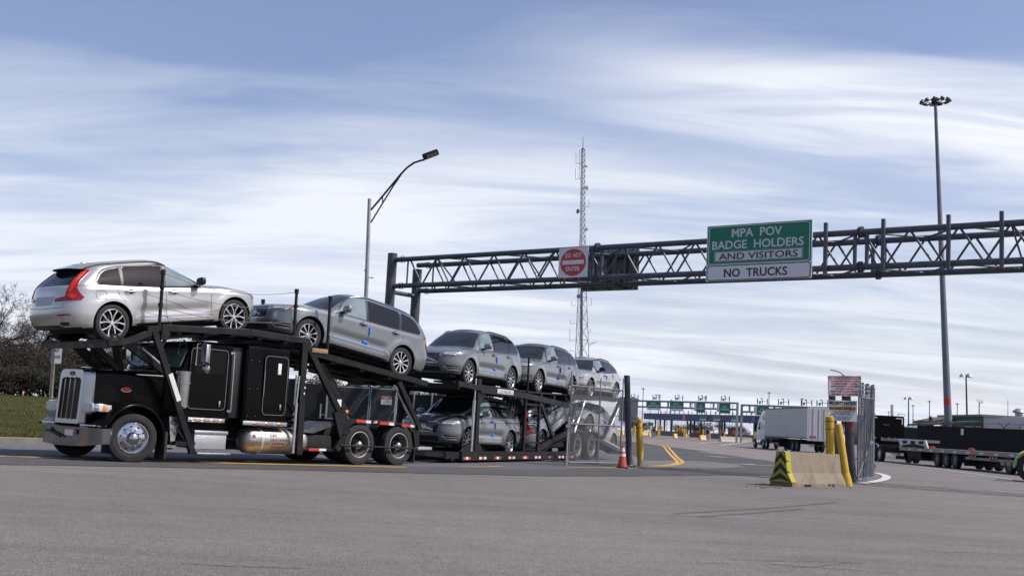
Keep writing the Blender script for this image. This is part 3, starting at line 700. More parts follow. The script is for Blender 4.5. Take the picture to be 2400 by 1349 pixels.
class CarShape:
    def __init__(s, P):
        s.P = P; s.body(); 
    def body(s):
        P = s.P; low, top = bmesh.new(), bmesh.new(); bm = low
        def ringverts(half, zf):
            vs = [bm.verts.new((u, y, zf(u, y))) for u, y in half]
            vs += [bm.verts.new((u, -y, zf(u, -y))) for u, y in half[-2:0:-1]]
            return vs
        def skin(A, B):
            n = len(A)
            for i in range(n):
                try: bm.faces.new([A[i], A[(i + 1) % n], B[(i + 1) % n], B[i]])
                except ValueError: pass
        def cap(R, zf, steps, flip=False):
            """close a ring over the centre line with bands that keep the plan shape"""
            n = len(R); m = n // 2
            cols = []
            for i in range(1, m):
                a, b = R[i], R[n - i]
                row = [a]
                for k in range(1, steps):
                    y = a.co.y + (b.co.y - a.co.y) * k / steps; u = a.co.x
                    row.append(bm.verts.new((u, y, zf(u, y, a.co.z, abs(a.co.y)))))
                row.append(b); cols.append(row)
            for A, B in zip(cols, cols[1:]):
                for k in range(steps):
                    try: bm.faces.new([A[k], B[k], B[k + 1], A[k + 1]])
                    except ValueError: pass
            for R0, c in ((R[0], cols[0]), (R[m], cols[-1])):
                for k in range(steps):
                    try: bm.faces.new([R0, c[k], c[k + 1]])
                    except ValueError: pass
        # lower body
        levels = P['levels']; NL = 34; rings = []
        for j in range(NL + 1):
            v = j / NL
            g = lambda k: lerpk([(L[0], L[k]) for L in levels], v)
            half = outline(g(2), g(3), g(4), P['af'], P['nf'], P['ar'], P['nr'])
            zb = g(1)
            def zf(u, y, v=v, zb=zb):
                t = max(0, (v - 0.55) / 0.45); return zb + (lerpk(P['shoulder'], u) - P['zs0']) * t * t * (3 - 2 * t) + (P['chin'](abs(y), u) * (1 - v) ** 3 if v < 1 else 0)
            rings.append(ringverts(half, zf))
        for A, B in zip(rings, rings[1:]): skin(A, B)
        cap(rings[0], lambda u, y, z, w: z, 4)
        def hood(u, y, z, w):
            k = 1 - (abs(y) / max(w, 1e-3)) ** P.get('hexp', 2.6)
            crease = 0.010 * math.exp(-((abs(y) - 0.52 - 0.10 * (u - 0.5)) / 0.07) ** 2) * max(0, min(1, (u - .45) / .4)) * (1 if u < 1.5 else 0)
            fade = min(1.0, max(0.0, (u - 0.16) / 0.6)) ** 0.7 ; return z + (lerpk(P['crown'], u) * k + crease) * fade
        cap(rings[-1], hood, 16)
        # greenhouse
        bm = top
        gl = P['green']; NG = 18; rings = []
        for j in range(NG + 1):
            v = j / NG
            g = lambda k: lerpk([(L[0], L[k]) for L in gl], v)
            half = outline(g(2), g(3), g(4), P['gaf'], P['gnf'], P['gar'], P['gnr'], ns=44, nq=16)
            def zf(u, y, v=v):
                zb = lerpk(P['shoulder'], u) - 0.03; zt = lerpk(P['cant'], u)
                return zb + (zt - zb) * v
            rings.append(ringverts(half, zf))
        for A, B in zip(rings, rings[1:]): skin(A, B)
        cap(rings[0], lambda u, y, z, w: z, 4)
        cap(rings[-1], lambda u, y, z, w: z + P['roofcrown'] * (1 - (abs(y) / max(w, 1e-3)) ** 2.4) * min(1, max(0, (u - P['roof0']) / 0.25)) * min(1, max(0, (P['roof1'] - u) / 0.2)), 12)
        # flared arches and door sculpture
        R = P['R'] + P['gap']
        for v in low.verts:
            u, y, z = v.co
            if abs(y) < 0.6 * P['w'] or z > lerpk(P['shoulder'], u) - 0.05: continue
            sgn = 1 if y > 0 else -1; d = 0
            for a in (P['fa'], P['fa'] + P['wb']):
                r = math.hypot(u - a, z - P['R'])
                if z > 0.2: d += P['flare'] * (1 / (1 + math.exp(-(R + 0.115 - r) / 0.022)))
            k = min(1, max(0, (u - P['fa'] - R - 0.10) / 0.22)) * min(1, max(0, (P['fa'] + P['wb'] - R - 0.10 - u) / 0.22))
            # hollow above the sill, then the sill swells out
            d += -0.034 * k * math.exp(-((z - P['scallop']) / 0.085) ** 2) + 0.022 * k * math.exp(-((z - P['sill']) / 0.05) ** 2)
            d += 0.012 * math.exp(-((z - (lerpk(P['shoulder'], u) - 0.10)) / 0.05) ** 2)
            v.co.y = y + sgn * d
        s.low, s.top = low, top
        for b in (low, top): bmesh.ops.recalc_face_normals(b, faces=b.faces[:])
        both = bmesh.new()
        for b in (low, top):
            m = {v: both.verts.new(v.co) for v in b.verts}
            for f in b.faces: both.faces.new([m[v] for v in f.verts])
        both.normal_update(); s.tree = BVHTree.FromBMesh(both); s.full = both
    def hit(s, p, d):
        loc, nrm, i, dist = s.tree.ray_cast(V(p), V(d))
        return (loc, nrm) if loc is not None else (None, None)
    def decal(s, mb, poly, axis, off=0.006, step=0.06, skirt=0.012, side=1):
        """poly given in (u,z) for 'side', (y,z) for 'front'/'rear', (u,y) for 'top'; wrapped on the body"""
        t = bmesh.new()
        t.faces.new([t.verts.new((a, b, 0)) for a, b in poly])
        xs = [a for a, b in poly]; ys = [b for a, b in poly]
        for k in range(1, int((max(xs) - min(xs)) / step) + 1):
            bmesh.ops.bisect_plane(t, geom=t.verts[:] + t.edges[:] + t.faces[:], plane_co=(min(xs) + k * step, 0, 0), plane_no=(1, 0, 0))
        for k in range(1, int((max(ys) - min(ys)) / step) + 1):
            bmesh.ops.bisect_plane(t, geom=t.verts[:] + t.edges[:] + t.faces[:], plane_co=(0, min(ys) + k * step, 0), plane_no=(0, 1, 0))
        ok = {}
        for v in t.verts:
            a, b = v.co.x, v.co.y
            if axis == 'side': p, d = V((a, 3 * side, b)), V((0, -side, 0))
            elif axis == 'front': p, d = V((-2, a, b)), V((1, 0, 0))
            elif axis == 'rear': p, d = V((s.P['L'] + 2, a, b)), V((-1, 0, 0))
            else: p, d = V((a, b, 4)), V((0, 0, -1))
            l, n = s.hit(p, d)
            if l is None: ok[v] = None; continue
            if n.dot(d) > 0: n = -n
            ok[v] = (mb.bm.verts.new(l + n * off), l - n * skirt)
        for f in t.faces:
            if all(ok[v] for v in f.verts): mb.f([ok[v][0] for v in f.verts])
        low = {}
        for e in t.edges:
            if len(e.link_faces) == 1 and all(ok[v] for v in e.verts):
                a, b = e.verts
                for v in (a, b):
                    if v not in low: low[v] = mb.bm.verts.new(ok[v][1])
                mb.f([ok[a][0], ok[b][0], low[b], low[a]])
        t.free()
    def strip(s, mb, pts, width, axis, off=0.004, side=1, closed=False, skirt=0.006):
        """a ribbon that follows a line drawn on the body"""
        P2 = []
        n = len(pts); pts = list(pts) + ([pts[0]] if closed else [])
        for (a, b), (c, d) in zip(pts, pts[1:]):
            k = max(1, int(math.hypot(c - a, d - b) / 0.05))
            for i in range(k): P2.append((a + (c - a) * i / k, b + (d - b) * i / k))
        P2.append(pts[-1])
        if closed: P2 = P2[:-1]
        m = len(P2); L_, R_ = [], []
        for i in range(m):
            if closed: p0, p1 = P2[i - 1], P2[(i + 1) % m]
            else: p0, p1 = P2[max(0, i - 1)], P2[min(m - 1, i + 1)]
            tx, ty = p1[0] - p0[0], p1[1] - p0[1]; l = math.hypot(tx, ty) or 1
            nx, ny = -ty / l * width / 2, tx / l * width / 2
            for sg, lst in ((1, L_), (-1, R_)):
                a, b = P2[i][0] + sg * nx, P2[i][1] + sg * ny
                if axis == 'side': p, d = V((a, 3 * side, b)), V((0, -side, 0))
                elif axis == 'front': p, d = V((-2, a, b)), V((1, 0, 0))
                elif axis == 'rear': p, d = V((s.P['L'] + 2, a, b)), V((-1, 0, 0))
                else: p, d = V((a, b, 4)), V((0, 0, -1))
                l2, nn = s.hit(p, d)
                if l2 is None: lst.append(None); continue
                if nn.dot(d) > 0: nn = -nn
                lst.append((mb.bm.verts.new(l2 + nn * off), mb.bm.verts.new(l2 - nn * skirt)))
        rng = range(m if closed else m - 1)
        for i in rng:
            j = (i + 1) % m
            if L_[i] and R_[i] and L_[j] and R_[j]:
                mb.f([L_[i][0], L_[j][0], R_[j][0], R_[i][0]])
                mb.f([L_[i][1], L_[j][1], L_[j][0], L_[i][0]]); mb.f([R_[i][0], R_[j][0], R_[j][1], R_[i][1]])
    def cut_body(s, mats):
        """open the wheel arches and return the finished body object"""
        P = s.P
        me = bpy.data.meshes.new('body'); 
        s.low.to_mesh(me); o = bpy.data.objects.new('body', me); col.objects.link(o)
        for m in mats: me.materials.append(m)
        cutters = []
        for a in (P['fa'], P['fa'] + P['wb']):
            for sg in (1, -1):
                c = MB(); R = P['R'] + P['gap']
                c.cyl((a, sg * (P['w'] - 0.30), P['R'] + 0.01), (a, sg * (P['w'] + 0.3), P['R'] + 0.01), R, n=48)
                co = c.build('cutter', mats, smooth=False); cutters.append(co)
                md = o.modifiers.new('cut', 'BOOLEAN'); md.operation = 'DIFFERENCE'; md.object = co; md.solver = 'EXACT'
        dg = bpy.context.evaluated_depsgraph_get(); dg.update()
        nm = bpy.data.meshes.new_from_object(o.evaluated_get(dg)); o.modifiers.clear(); o.data = nm
        for c in cutters: bpy.data.objects.remove(c)
        bm2 = bmesh.new(); bm2.from_mesh(nm)
        m = {v: bm2.verts.new(v.co) for v in s.top.verts}
        for f in s.top.faces: bm2.faces.new([m[v] for v in f.verts])
        for f in bm2.faces:
            f.material_index = 0; f.smooth = True; c = f.calc_center_median()
            for a in (P['fa'], P['fa'] + P['wb']):
                r = math.hypot(c.x - a, c.z - P['R'] - 0.01)
                if r < P['R'] + P['gap'] + 0.004 and abs(c.y) < P['w'] + 0.05:
                    rd = V((c.x - a, 0, c.z - P['R'] - 0.01)).normalized()
                    if f.normal.dot(rd) < -0.8 or (abs(c.y) < P['w'] - 0.25 and abs(f.normal.y) > 0.9): f.material_index = 1; f.smooth = False
            if f.normal.z < -0.7 and c.z < 0.45: f.material_index = 1
            if P.get('painted_reflection') and c.z > lerpk(P['cant'], c.x) - 0.01 and f.normal.z > 0.6 and P['roof0'] + 0.1 < c.x < P['roof1']: f.material_index = 2  # roof set dark to stand in for the windscreen's reflection
        for e in bm2.edges:
            if len(e.link_faces) == 2:
                e.smooth = e.calc_face_angle(0) < rad(50) and e.link_faces[0].material_index == e.link_faces[1].material_index
        bm2.to_mesh(nm); bm2.free(); nm.name = 'body'
        return o

def mirror_poly(p): return [(-a, b) for a, b in p][::-1]
def rounded(pts, r, k=4):
    out = []; n = len(pts)
    for i in range(n):
        p0, p, p1 = V((*pts[i - 1], 0)), V((*pts[i], 0)), V((*pts[(i + 1) % n], 0))
        rr = r[i] if isinstance(r, (list, tuple)) else r
        a = (p0 - p); b = (p1 - p); q = min(rr, a.length * .48, b.length * .48)
        A, B = p + a.normalized() * q, p + b.normalized() * q
        for j in range(k + 1):
            t = j / k; c = A * (1 - t) ** 2 + p * 2 * t * (1 - t) + B * t * t; out.append((c.x, c.y))
    return out

def make_wheel(P, parent, side, u, style):
    """tyre with an alloy rim set inside it; axis along y"""
    R, w, rr = P['R'], 0.255, P['rim']
    y0 = side * (P['track'] - 0.0); ax = (0, side, 0)
    t = MB()
    h = w / 2
    t.lathe([(-h * .8, rr * .98), (-h, rr * 1.06), (-h * 1.02, (R + rr) / 2), (-h * .92, R * .965), (-h * .7, R), (h * .7, R), (h * .92, R * .965), (h * 1.02, (R + rr) / 2), (h, rr * 1.06), (h * .8, rr * .98)], (0, 0, 0), ax, 48, closed=True)
    wh = t.build('wheel', RUBBER, parent); wh.location = (-u, y0 - side * h, R)
    b = MB()      # barrel + spokes
    b.mi = 1
    b.lathe([(h * .55, rr * .99), (-h * .9, rr * .9), (-h * .9, 0.06), (-h * .2, 0.05)], (0, 0, 0), ax, 40)
    b.lathe([(h * .12, 0.0), (h * .12, rr * .62)], (0, 0, 0), ax, 32)
    b.mi = 0
    b.lathe([(h * .70, rr * .99), (h * .90, rr * 1.015), (h * .92, rr * .985), (h * .86, rr * .955), (h * .60, rr * .945)], (0, 0, 0), ax, 48)
    b.lathe([(h * .84, 0), (h * .84, 0.035), (h * .76, 0.048), (h * .5, 0.055)], (0, 0, 0), ax, 20)
    ns = style[0]
    for i in range(ns):
        for dlt in style[1]:
            a0 = 2 * PI * i / ns + 0.2; a1 = a0 + dlt
            p0 = V((math.cos(a0 + dlt * .25) * .045, 0, math.sin(a0 + dlt * .25) * .045)); p1 = V((math.cos(a1) * rr * .965, 0, math.sin(a1) * rr * .965))
            pm = V((math.cos(a0 + dlt * style[3]) * rr * .55, 0, math.sin(a0 + dlt * style[3]) * rr * .55))
            for A, B, wa, wb_ in ((p0, pm, style[2] * .7, style[2] * .85), (pm, p1, style[2] * .85, style[2] * 1.35)):
                d = (B - A).normalized(); sd = V((-d.z, 0, d.x))
                ya, yb = (h * .78, h * .82) if A is p0 else (h * .82, h * .86)
                o1, o2 = V((0, side * ya, 0)), V((0, side * yb, 0)); dn = V((0, -side * .035, 0))
                q = [A + o1 - sd * wa / 2, A + o1 + sd * wa / 2, B + o2 + sd * wb_ / 2, B + o2 - sd * wb_ / 2]
                b.mi = 0; b.poly(q); b.mi = 1
                for k in range(4): b.poly([q[k], q[(k + 1) % 4], q[(k + 1) % 4] + dn, q[k] + dn])
    rim = b.build('rim', [ALLOY, PLASTIC], wh, angle=30)
    return wh
ALLOY = M('machined_alloy', (0.66, 0.66, 0.68), 0.25, 0.8, var=0.06)

def base_params(big):
    if big:   # seven seat, upright
        P = dict(L=4.95, w=0.985, wb=2.984, fa=0.875, R=0.375, rim=0.262, gap=0.055, flare=0.028, track=0.965,
            af=0.80, nf=2.9, ar=0.55, nr=3.2, zs0=1.06, hexp=2.8,
            levels=[(0, .27, .30, 4.70, .86), (.08, .30, .12, 4.84, .925), (.2, .42, .05, 4.93, .955), (.38, .60, .015, 4.95, .972), (.55, .78, .02, 4.93, .975), (.72, .90, .05, 4.88, .968), (.86, .99, .09, 4.84, .950), (.95, 1.045, .15, 4.80, .928), (1, 1.06, .23, 4.76, .895)],
            shoulder=[(0, .925), (.25, .965), (.7, 1.015), (1.3, 1.065), (2.2, 1.10), (3.4, 1.135), (4.3, 1.17), (4.95, 1.19)],
            crown=[(0, .0), (.2, .035), (.5, .065), (1.0, .085), (1.4, .08), (2, .03), (4.9, .02)],
            green=[(0, 0, 1.16, 4.80, .895), (.25, 0, 1.40, 4.74, .862), (.6, 0, 1.74, 4.62, .795), (.85, 0, 2.02, 4.50, .725), (.95, 0, 2.16, 4.44, .690), (1, 0, 2.27, 4.36, .640)],
            cant=[(1.0, 1.60), (2.2, 1.685), (2.8, 1.71), (3.6, 1.69), (4.2, 1.655), (4.8, 1.60)],
            gaf=.50, gnf=2.5, gar=.34, gnr=3.4, roofcrown=.065, roof0=2.15, roof1=4.5, scallop=.60, sill=.37)
    else:     # five seat, lower and rounder
        P = dict(L=4.69, w=0.945, wb=2.865, fa=0.85, R=0.372, rim=0.274, gap=0.05, flare=0.028, track=0.935,
            af=0.82, nf=2.8, ar=0.60, nr=2.9, zs0=1.02, hexp=2.8,
            levels=[(0, .27, .28, 4.42, .82), (.08, .30, .12, 4.56, .885), (.2, .42, .05, 4.66, .918), (.38, .58, .015, 4.69, .935), (.55, .75, .02, 4.665, .938), (.72, .87, .05, 4.61, .930), (.86, .955, .10, 4.56, .912), (.95, 1.005, .17, 4.51, .890), (1, 1.02, .25, 4.47, .858)],
            shoulder=[(0, .86), (.25, .90), (.7, .955), (1.3, 1.01), (2.2, 1.05), (3.2, 1.10), (4.0, 1.15), (4.69, 1.17)],
            crown=[(0, .0), (.2, .035), (.5, .065), (1.0, .085), (1.4, .08), (2, .03), (4.6, .02)],
            green=[(0, 0, 1.14, 4.50, .858), (.25, 0, 1.42, 4.42, .822), (.6, 0, 1.80, 4.26, .745), (.85, 0, 2.10, 4.12, .675), (.95, 0, 2.25, 4.06, .640), (1, 0, 2.36, 3.98, .59)],
            cant=[(1.0, 1.46), (2.0, 1.55), (2.6, 1.59), (3.3, 1.565), (3.9, 1.52), (4.5, 1.44)],
            gaf=.50, gnf=2.5, gar=.42, gnr=3.0, roofcrown=.065, roof0=2.2, roof1=4.15, scallop=.58, sill=.36)
    P['chin'] = lambda y, u: 0.0
    return P

def build_suv(name, label, cat, big, paint, group=None, guards=True, roof_reflection=False, black_trim=False, wheelstyle=None, plate=False, lit=False):
    P = base_params(big); P['painted_reflection'] = roof_reflection
    S = CarShape(P)
    root = thing(name, label, cat, group=group)
    L, w, fa, wb = P['L'], P['w'], P['fa'], P['wb']; mid = fa + wb / 2
    trim = PLASTIC if black_trim else CHROME
    def mk(): return MB(flip=True)
    def done(mb, nm, mats, parent=root, angle=40): return mb.build(nm, mats, parent, angle=angle, loc=None)
    objs = []
    # body with panel gaps
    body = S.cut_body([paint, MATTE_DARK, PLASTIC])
    body.parent = root
    for v in body.data.vertices: v.co.x = -v.co.x
    body.data.flip_normals()
    sh = lambda u: lerpk(P['shoulder'], u); ct = lambda u: lerpk(P['cant'], u)
    # panel gaps
    g = mk()
    fd0, bp, rd1 = (1.48, 2.62, 3.74) if big else (1.46, 2.50, 3.52)    # front door edge, between doors, rear door edge
    zs = 0.40
    for sd in (1, -1):
        S.strip(g, [(fd0 - .06, sh(fd0) - .04), (fd0 - .03, .75), (fd0 - .03, .55), (fd0 + .02, zs)], .009, 'side', side=sd, off=.0015)
        S.strip(g, [(bp, sh(bp)), (bp + .01, .75), (bp - .01, zs)], .009, 'side', side=sd, off=.0015)
        S.strip(g, [(rd1 + .06, sh(rd1)), (rd1 + .03, .92), (rd1 - .10, .78)], .009, 'side', side=sd, off=.0015)
        S.strip(g, [(fd0 + .02, zs), (fa + wb - .45, zs)], .009, 'side', side=sd, off=.0015)
        S.strip(g, [(.62, .95 if big else .89), (1.0, sh(1.0) - .01), (1.42, sh(1.42) + .0)], .005, 'side', side=sd, off=.0015)
    S.strip(g, [(-.66, .80), (-.64, .72), (0, .70), (.64, .72), (.66, .80)], .009, 'rear', off=.0015)
    fl = (4.22, .98) if big else (3.93, .93)
    S.strip(g, rounded([(fl[0] - .12, fl[1] - .08), (fl[0] + .10, fl[1] - .08), (fl[0] + .12, fl[1] + .08), (fl[0] - .10, fl[1] + .08)], .04), .007, 'side', side=-1, off=.0015, closed=True)
    o = done(g, 'panel_gap', MATTE_DARK)
    # side windows
    if big:
        wins = [('front', [(1.66, 1.11), (2.56, 1.13), (2.56, 1.63), (2.34, 1.635), (2.10, 1.535), (1.86, 1.34)], [.02, .01, .02, .10, .2, .1]),
                ('rear', [(2.64, 1.135), (3.66, 1.165), (3.72, 1.58), (3.66, 1.615), (2.64, 1.635)], [.01, .02, .06, .03, .01]),
                ('quarter', [(3.76, 1.175), (4.40, 1.20), (4.44, 1.24), (4.28, 1.50), (4.10, 1.575), (3.80, 1.605)], [.02, .06, .08, .12, .08, .02])]
    else:
        wins = [('front', [(1.68, 1.05), (2.46, 1.075), (2.36, 1.49), (2.20, 1.48), (1.98, 1.36)], [.02, .01, .05, .1, .15]),
                ('rear', [(2.56, 1.08), (3.40, 1.125), (3.34, 1.475), (3.26, 1.49), (2.46, 1.495)], [.01, .02, .04, .04, .04]),
                ('quarter', [(3.46, 1.13), (3.92, 1.17), (3.97, 1.205), (3.82, 1.37), (3.68, 1.43), (3.42, 1.465)], [.02, .05, .06, .08, .08, .02])]
    for sd in (1, -1):
        for nm, poly, rr in wins:
            q = mk(); S.decal(q, rounded(poly, rr), 'side', side=sd, off=.007, step=.03)
            done(q, 'side_window', GLASS_SKYTONE if nm == 'front' else GLASS)
        # bright or black window surround
        q = mk()
        lo = [(wins[0][1][0][0] - .05, wins[0][1][0][1] - .025)] + [(u, lerpk(P['shoulder'], u) + (.03 if big else .03)) for u in (2.0, 2.5, 3.0, 3.5)] + ([(4.38, 1.185)] if big else [(3.90, 1.155)])
        lo = [(wins[0][1][0][0] - .06, wins[0][1][0][1] - .02), (wins[0][1][1][0], wins[0][1][1][1] - .02), (wins[1][1][1][0], wins[1][1][1][1] - .02), (wins[2][1][1][0] + .01, wins[2][1][1][1] - .02)]
        hi = [(wins[2][1][2][0] + .03, wins[2][1][2][1]), (wins[2][1][3][0] + .025, wins[2][1][3][1] + .015), (wins[2][1][4][0] + .02, wins[2][1][4][1] + .022), (wins[2][1][5][0], wins[2][1][5][1] + .028), (wins[1][1][-1][0], wins[1][1][-1][1] + .028)]
        hi += ([(2.36, 1.662), (2.10, 1.562), (1.84, 1.362)] if big else [(2.34, 1.515), (2.18, 1.505), (1.94, 1.375)])
        S.strip(q, rounded(lo + hi, [.02, .3, .3, .08, .06, .1, .1, .2, .2, .1, .2, .2]), .022 if big else .034, 'side', side=sd, off=.006, closed=True)
        done(q, 'window_surround', trim)
        q = mk()
        for a, b in ((wins[0][1][1], wins[0][1][2]), (wins[1][1][1], wins[1][1][2])):
            S.decal(q, [(a[0], a[1]), (a[0] + .09, a[1] + .004), (b[0] + .10, b[1]), (b[0], b[1])], 'side', side=sd, off=.003)
        t0 = wins[0][1][0]
        S.decal(q, [(t0[0] - .06, t0[1] + .0), (t0[0] + .02, t0[1]), (t0[0] + .20, wins[0][1][-1][1] if not big else 1.34), (t0[0] + .12, t0[1] + .17)], 'side', side=sd, off=.003, step=.03)
        done(q, 'door_pillar', PLASTIC)
    # windscreen and back window
    q = mk()
    if big: wp = rounded([(-.76, 1.13), (-.4, 1.17), (0, 1.18), (.4, 1.17), (.76, 1.13), (.565, 1.615), (.3, 1.645), (0, 1.65), (-.3, 1.645), (-.565, 1.615)], [.04, .1, .1, .1, .04, .06, .1, .1, .1, .06])
    else: wp = rounded([(-.72, 1.07), (-.4, 1.11), (0, 1.12), (.4, 1.11), (.72, 1.07), (.53, 1.475), (.3, 1.505), (0, 1.51), (-.3, 1.505), (-.53, 1.475)], [.04, .1, .1, .1, .04, .06, .1, .1, .1, .06])
    S.decal(q, wp, 'front', off=.006, step=.04); done(q, 'windscreen', GLASS_FRONT)
    q = mk()
    if big: S.decal(q, rounded([(-.70, 1.20), (.70, 1.20), (.62, 1.58), (-.62, 1.58)], .06), 'rear', off=.004)
    else: S.decal(q, rounded([(-.66, 1.15), (.66, 1.15), (.56, 1.45), (-.56, 1.45)], .06), 'rear', off=.004)
    done(q, 'rear_window', GLASS)
    # roof spoiler with its dark underside
    q = mk()
    zr = 1.665 if big else 1.535; ux = 4.50 if big else 4.12; wx = .60 if big else .56
    for k, (a, b) in enumerate(((-wx, wx),)):
        N_ = 14; top, bot, tip = [], [], []
        for i in range(N_ + 1):
            y = a + (b - a) * i / N_; e = (abs(y) / wx) ** 3
            top.append((ux - .22, y, zr + .035 * (1 - e) + .01)); tip.append((ux + .16 - .16 * e, y, zr - .045 - .03 * e)); bot.append((ux - .10, y, zr - .10))
        T_, P_, B_ = q.vs(top), q.vs(tip), q.vs(bot)
        for i in range(N_):
            q.mi = 0; q.f([T_[i], T_[i + 1], P_[i + 1], P_[i]]); q.mi = 1; q.f([P_[i], P_[i + 1], B_[i + 1], B_[i]])
    done(q, 'roof_spoiler', [paint, PLASTIC])
    q = mk(); q.lathe([(-.10, 0), (-.08, .025), (0, .04), (.07, .02), (.09, 0)], (ux - .36, 0, zr + .055), (1, 0, 0), 10); done(q, 'roof_antenna', paint)
    # roof rails
    for sd in (1, -1):
        q = mk(); pts = []
        u0, u1 = (2.20, 4.30) if big else (2.26, 3.96)
        for i in range(17):
            k = i / 16; u = u0 + (u1 - u0) * k; yb = (.655 if big else .605) * (1 - .10 * (2 * k - 1) ** 4)
            l, n_ = S.hit((u, sd * yb, 4), (0, 0, -1))
            pts.append((u, sd * yb, (l.z if l else ct(u)) + .014 * min(1, 6 * min(k, 1 - k)) + .004))
        q.tube(pts, .017, 6); done(q, 'roof_rail', PLASTIC if not big else trim)
    # mirrors
    for sd in (1, -1):
        mu = (1.78, 1.13) if big else (1.74, 1.07)
        q = mk(); yb = w - .04
        t = bmesh.new(); bmesh.ops.create_icosphere(t, subdivisions=3, radius=1)
        for v in t.verts:
            x, y, z = v.co; sx = abs(x) ** .7 * (1 if x > 0 else -1); sy = abs(y) ** .65 * (1 if y > 0 else -1); sz = abs(z) ** .65 * (1 if z > 0 else -1)
            v.co = V((mu[0] + sx * (.085 if x < 0 else .05), sd * (yb + .14) + sy * .125, mu[1] + .075 + sz * .085 + .01 * sy * sd))
        q.mi = 0; q.add(t); t.free(); q.mi = 1
        q.beam((mu[0], sd * (yb - .06), mu[1] - .01), (mu[0], sd * (yb + .09), mu[1] + .01), .10, .045)
        done(q, 'wing_mirror', [PLASTIC if black_trim else paint, PLASTIC])
    # door handles
    for sd in (1, -1):
        for hu, hz in (((2.42, 1.00), (3.50, 1.03)) if big else ((2.32, .945), (3.30, .985))):
            q = mk(); l, n_ = S.hit((hu, 3 * sd, hz), (0, -sd, 0))
            y = l.y
            q.mi = 1; q.lathe([(-.002, 0), (-.002, .055), (.002, .05), (.004, 0)], (hu - .01, y, hz), (0, sd, 0), 16)
            q.mi = 0; q.tube([(hu - .115, y + sd * .004, hz), (hu - .09, y + sd * .028, hz), (hu, y + sd * .038, hz), (hu + .09, y + sd * .03, hz), (hu + .125, y + sd * .004, hz)], [.012, .018, .018, .018, .012], 8)
            done(q, 'door_handle', [paint, MATTE_DARK])
    # bright strip on the sill, black lower cladding
    for sd in (1, -1):
        q = mk(); a, b = fa + P['R'] + .16, fa + wb - P['R'] - .12
        S.strip(q, [(a, .50 if big else .46), (a + .05, .52 if big else .475), (b - .06, .52 if big else .475), (b, .46 if big else .44)], .026, 'side', side=sd, off=.010)
        done(q, 'door_strip', trim if not black_trim else paint)
        q = mk(); S.strip(q, [(a - .02, .315), (b, .315)], .05, 'side', side=sd, off=.006); done(q, 'sill_cladding', PLASTIC)
    # grille: dark opening, upright bars, bright frame and diagonal bar with round emblem
    gz0, gz1, gy = (.60, .865, .42) if big else (.57, .80, .40)
    gp = rounded([(-gy + .05, gz0), (gy - .05, gz0), (gy, gz1 - .04), (gy - .02, gz1), (-gy + .02, gz1), (-gy, gz1 - .04)], .03)
    q = mk(); S.decal(q, gp, 'front', off=.004); gr = done(q, 'grille', MATTE_DARK)
    q = mk()
    for i in range(-8, 9):
        y = i * gy / 9.2
        S.strip(q, [(y * .92, gz0 + .015), (y, gz1 - .015)], .012, 'front', off=.012)
    done(q, 'grille_bars', DARK_CHROME if not black_trim else PLASTIC, gr)
    q = mk(); S.strip(q, gp, .022, 'front', off=.014, closed=True); done(q, 'grille_frame', CHROME if not black_trim else PLASTIC, gr)
    q = mk(); S.strip(q, [(gy - .04, gz0 + .02), (-gy + .04, gz1 - .02)], .022, 'front', off=.022)
    l, n_ = S.hit((-2, 0, (gz0 + gz1) / 2), (1, 0, 0))
    q.lathe([(0, .062), (.012, .062), (.012, .045), (.004, .045)], (l.x - .016, 0, l.z), (-1, 0, 0), 20); q.beam((l.x - .025, -.06, l.z), (l.x - .025, .06, l.z), .012, .03)
    q.beam((l.x - .022, -.045, l.z + .05), (l.x - .022, -.085, l.z + .09), .02, .012)
    done(q, 'emblem', CHROME, gr)
    # headlamps: pale lens, dark housing, T-shaped day light, amber end
    for sd in (1, -1):
        hz = (.80, .90) if big else (.755, .85)
        k = lambda pl: pl if sd > 0 else mirror_poly(pl)
        hp = rounded([(.50, hz[0] + .01), (.80, hz[0] - .02), (.895 if big else .86, hz[0] + .05), (.90 if big else .865, hz[1] - .0), (.80, hz[1] + .02), (.50, hz[1] - .005)], [.02, .04, .03, .03, .05, .02])
        q = mk(); S.decal(q, k(hp), 'front', off=.006, step=.04); hl = done(q, 'headlight', LAMP_DARK)
        q = mk(); zc = (hz[0] + hz[1]) / 2
        S.strip(q, k([(.52, zc), (.84 if big else .81, zc + .005)]), .030, 'front', off=.013)
        S.strip(q, k([(.80 if big else .78, hz[0] + .012), (.83 if big else .80, hz[1] - .004)]), .026, 'front', off=.013)
        S.strip(q, k([(.52, hz[1] - .016), (.86 if big else .82, hz[1] + .004)]), .014, 'front', off=.012)
        done(q, 'day_light', LAMP_GLASS, hl)
        q = mk(); S.strip(q, k([(.875 if big else .84, hz[0] + .05), (.885 if big else .85, hz[1] - .015)]), .022, 'front', off=.013); done(q, 'turn_lens', AMBER, hl)
        # outer air intake with bright L trim
        iz = (.38, .53) if big else (.36, .50)
        ip = rounded([(.56, iz[0] + .03), (.88, iz[0] + .02), (.90, iz[1] - .01), (.60, iz[1])], .03)
        q = mk(); S.decal(q, k(ip), 'front', off=.005); ik = done(q, 'air_intake', MATTE_DARK)
        q = mk(); S.strip(q, k([(.60, iz[1] - .055), (.89, iz[1] - .05)]), .016, 'front', off=.012)
        S.strip(q, k([(.52, iz[1] - .03), (.64, iz[0] + .035), (.88, iz[0] + .035)]), .034, 'front', off=.014)
        done(q, 'intake_trim', SATIN_TRIM if not black_trim else paint, ik)
    q = mk(); S.decal(q, rounded([(-.46, .36), (.46, .36), (.40, .49), (-.40, .49)], .03), 'front', off=.004); done(q, 'lower_grille', MATTE_DARK)
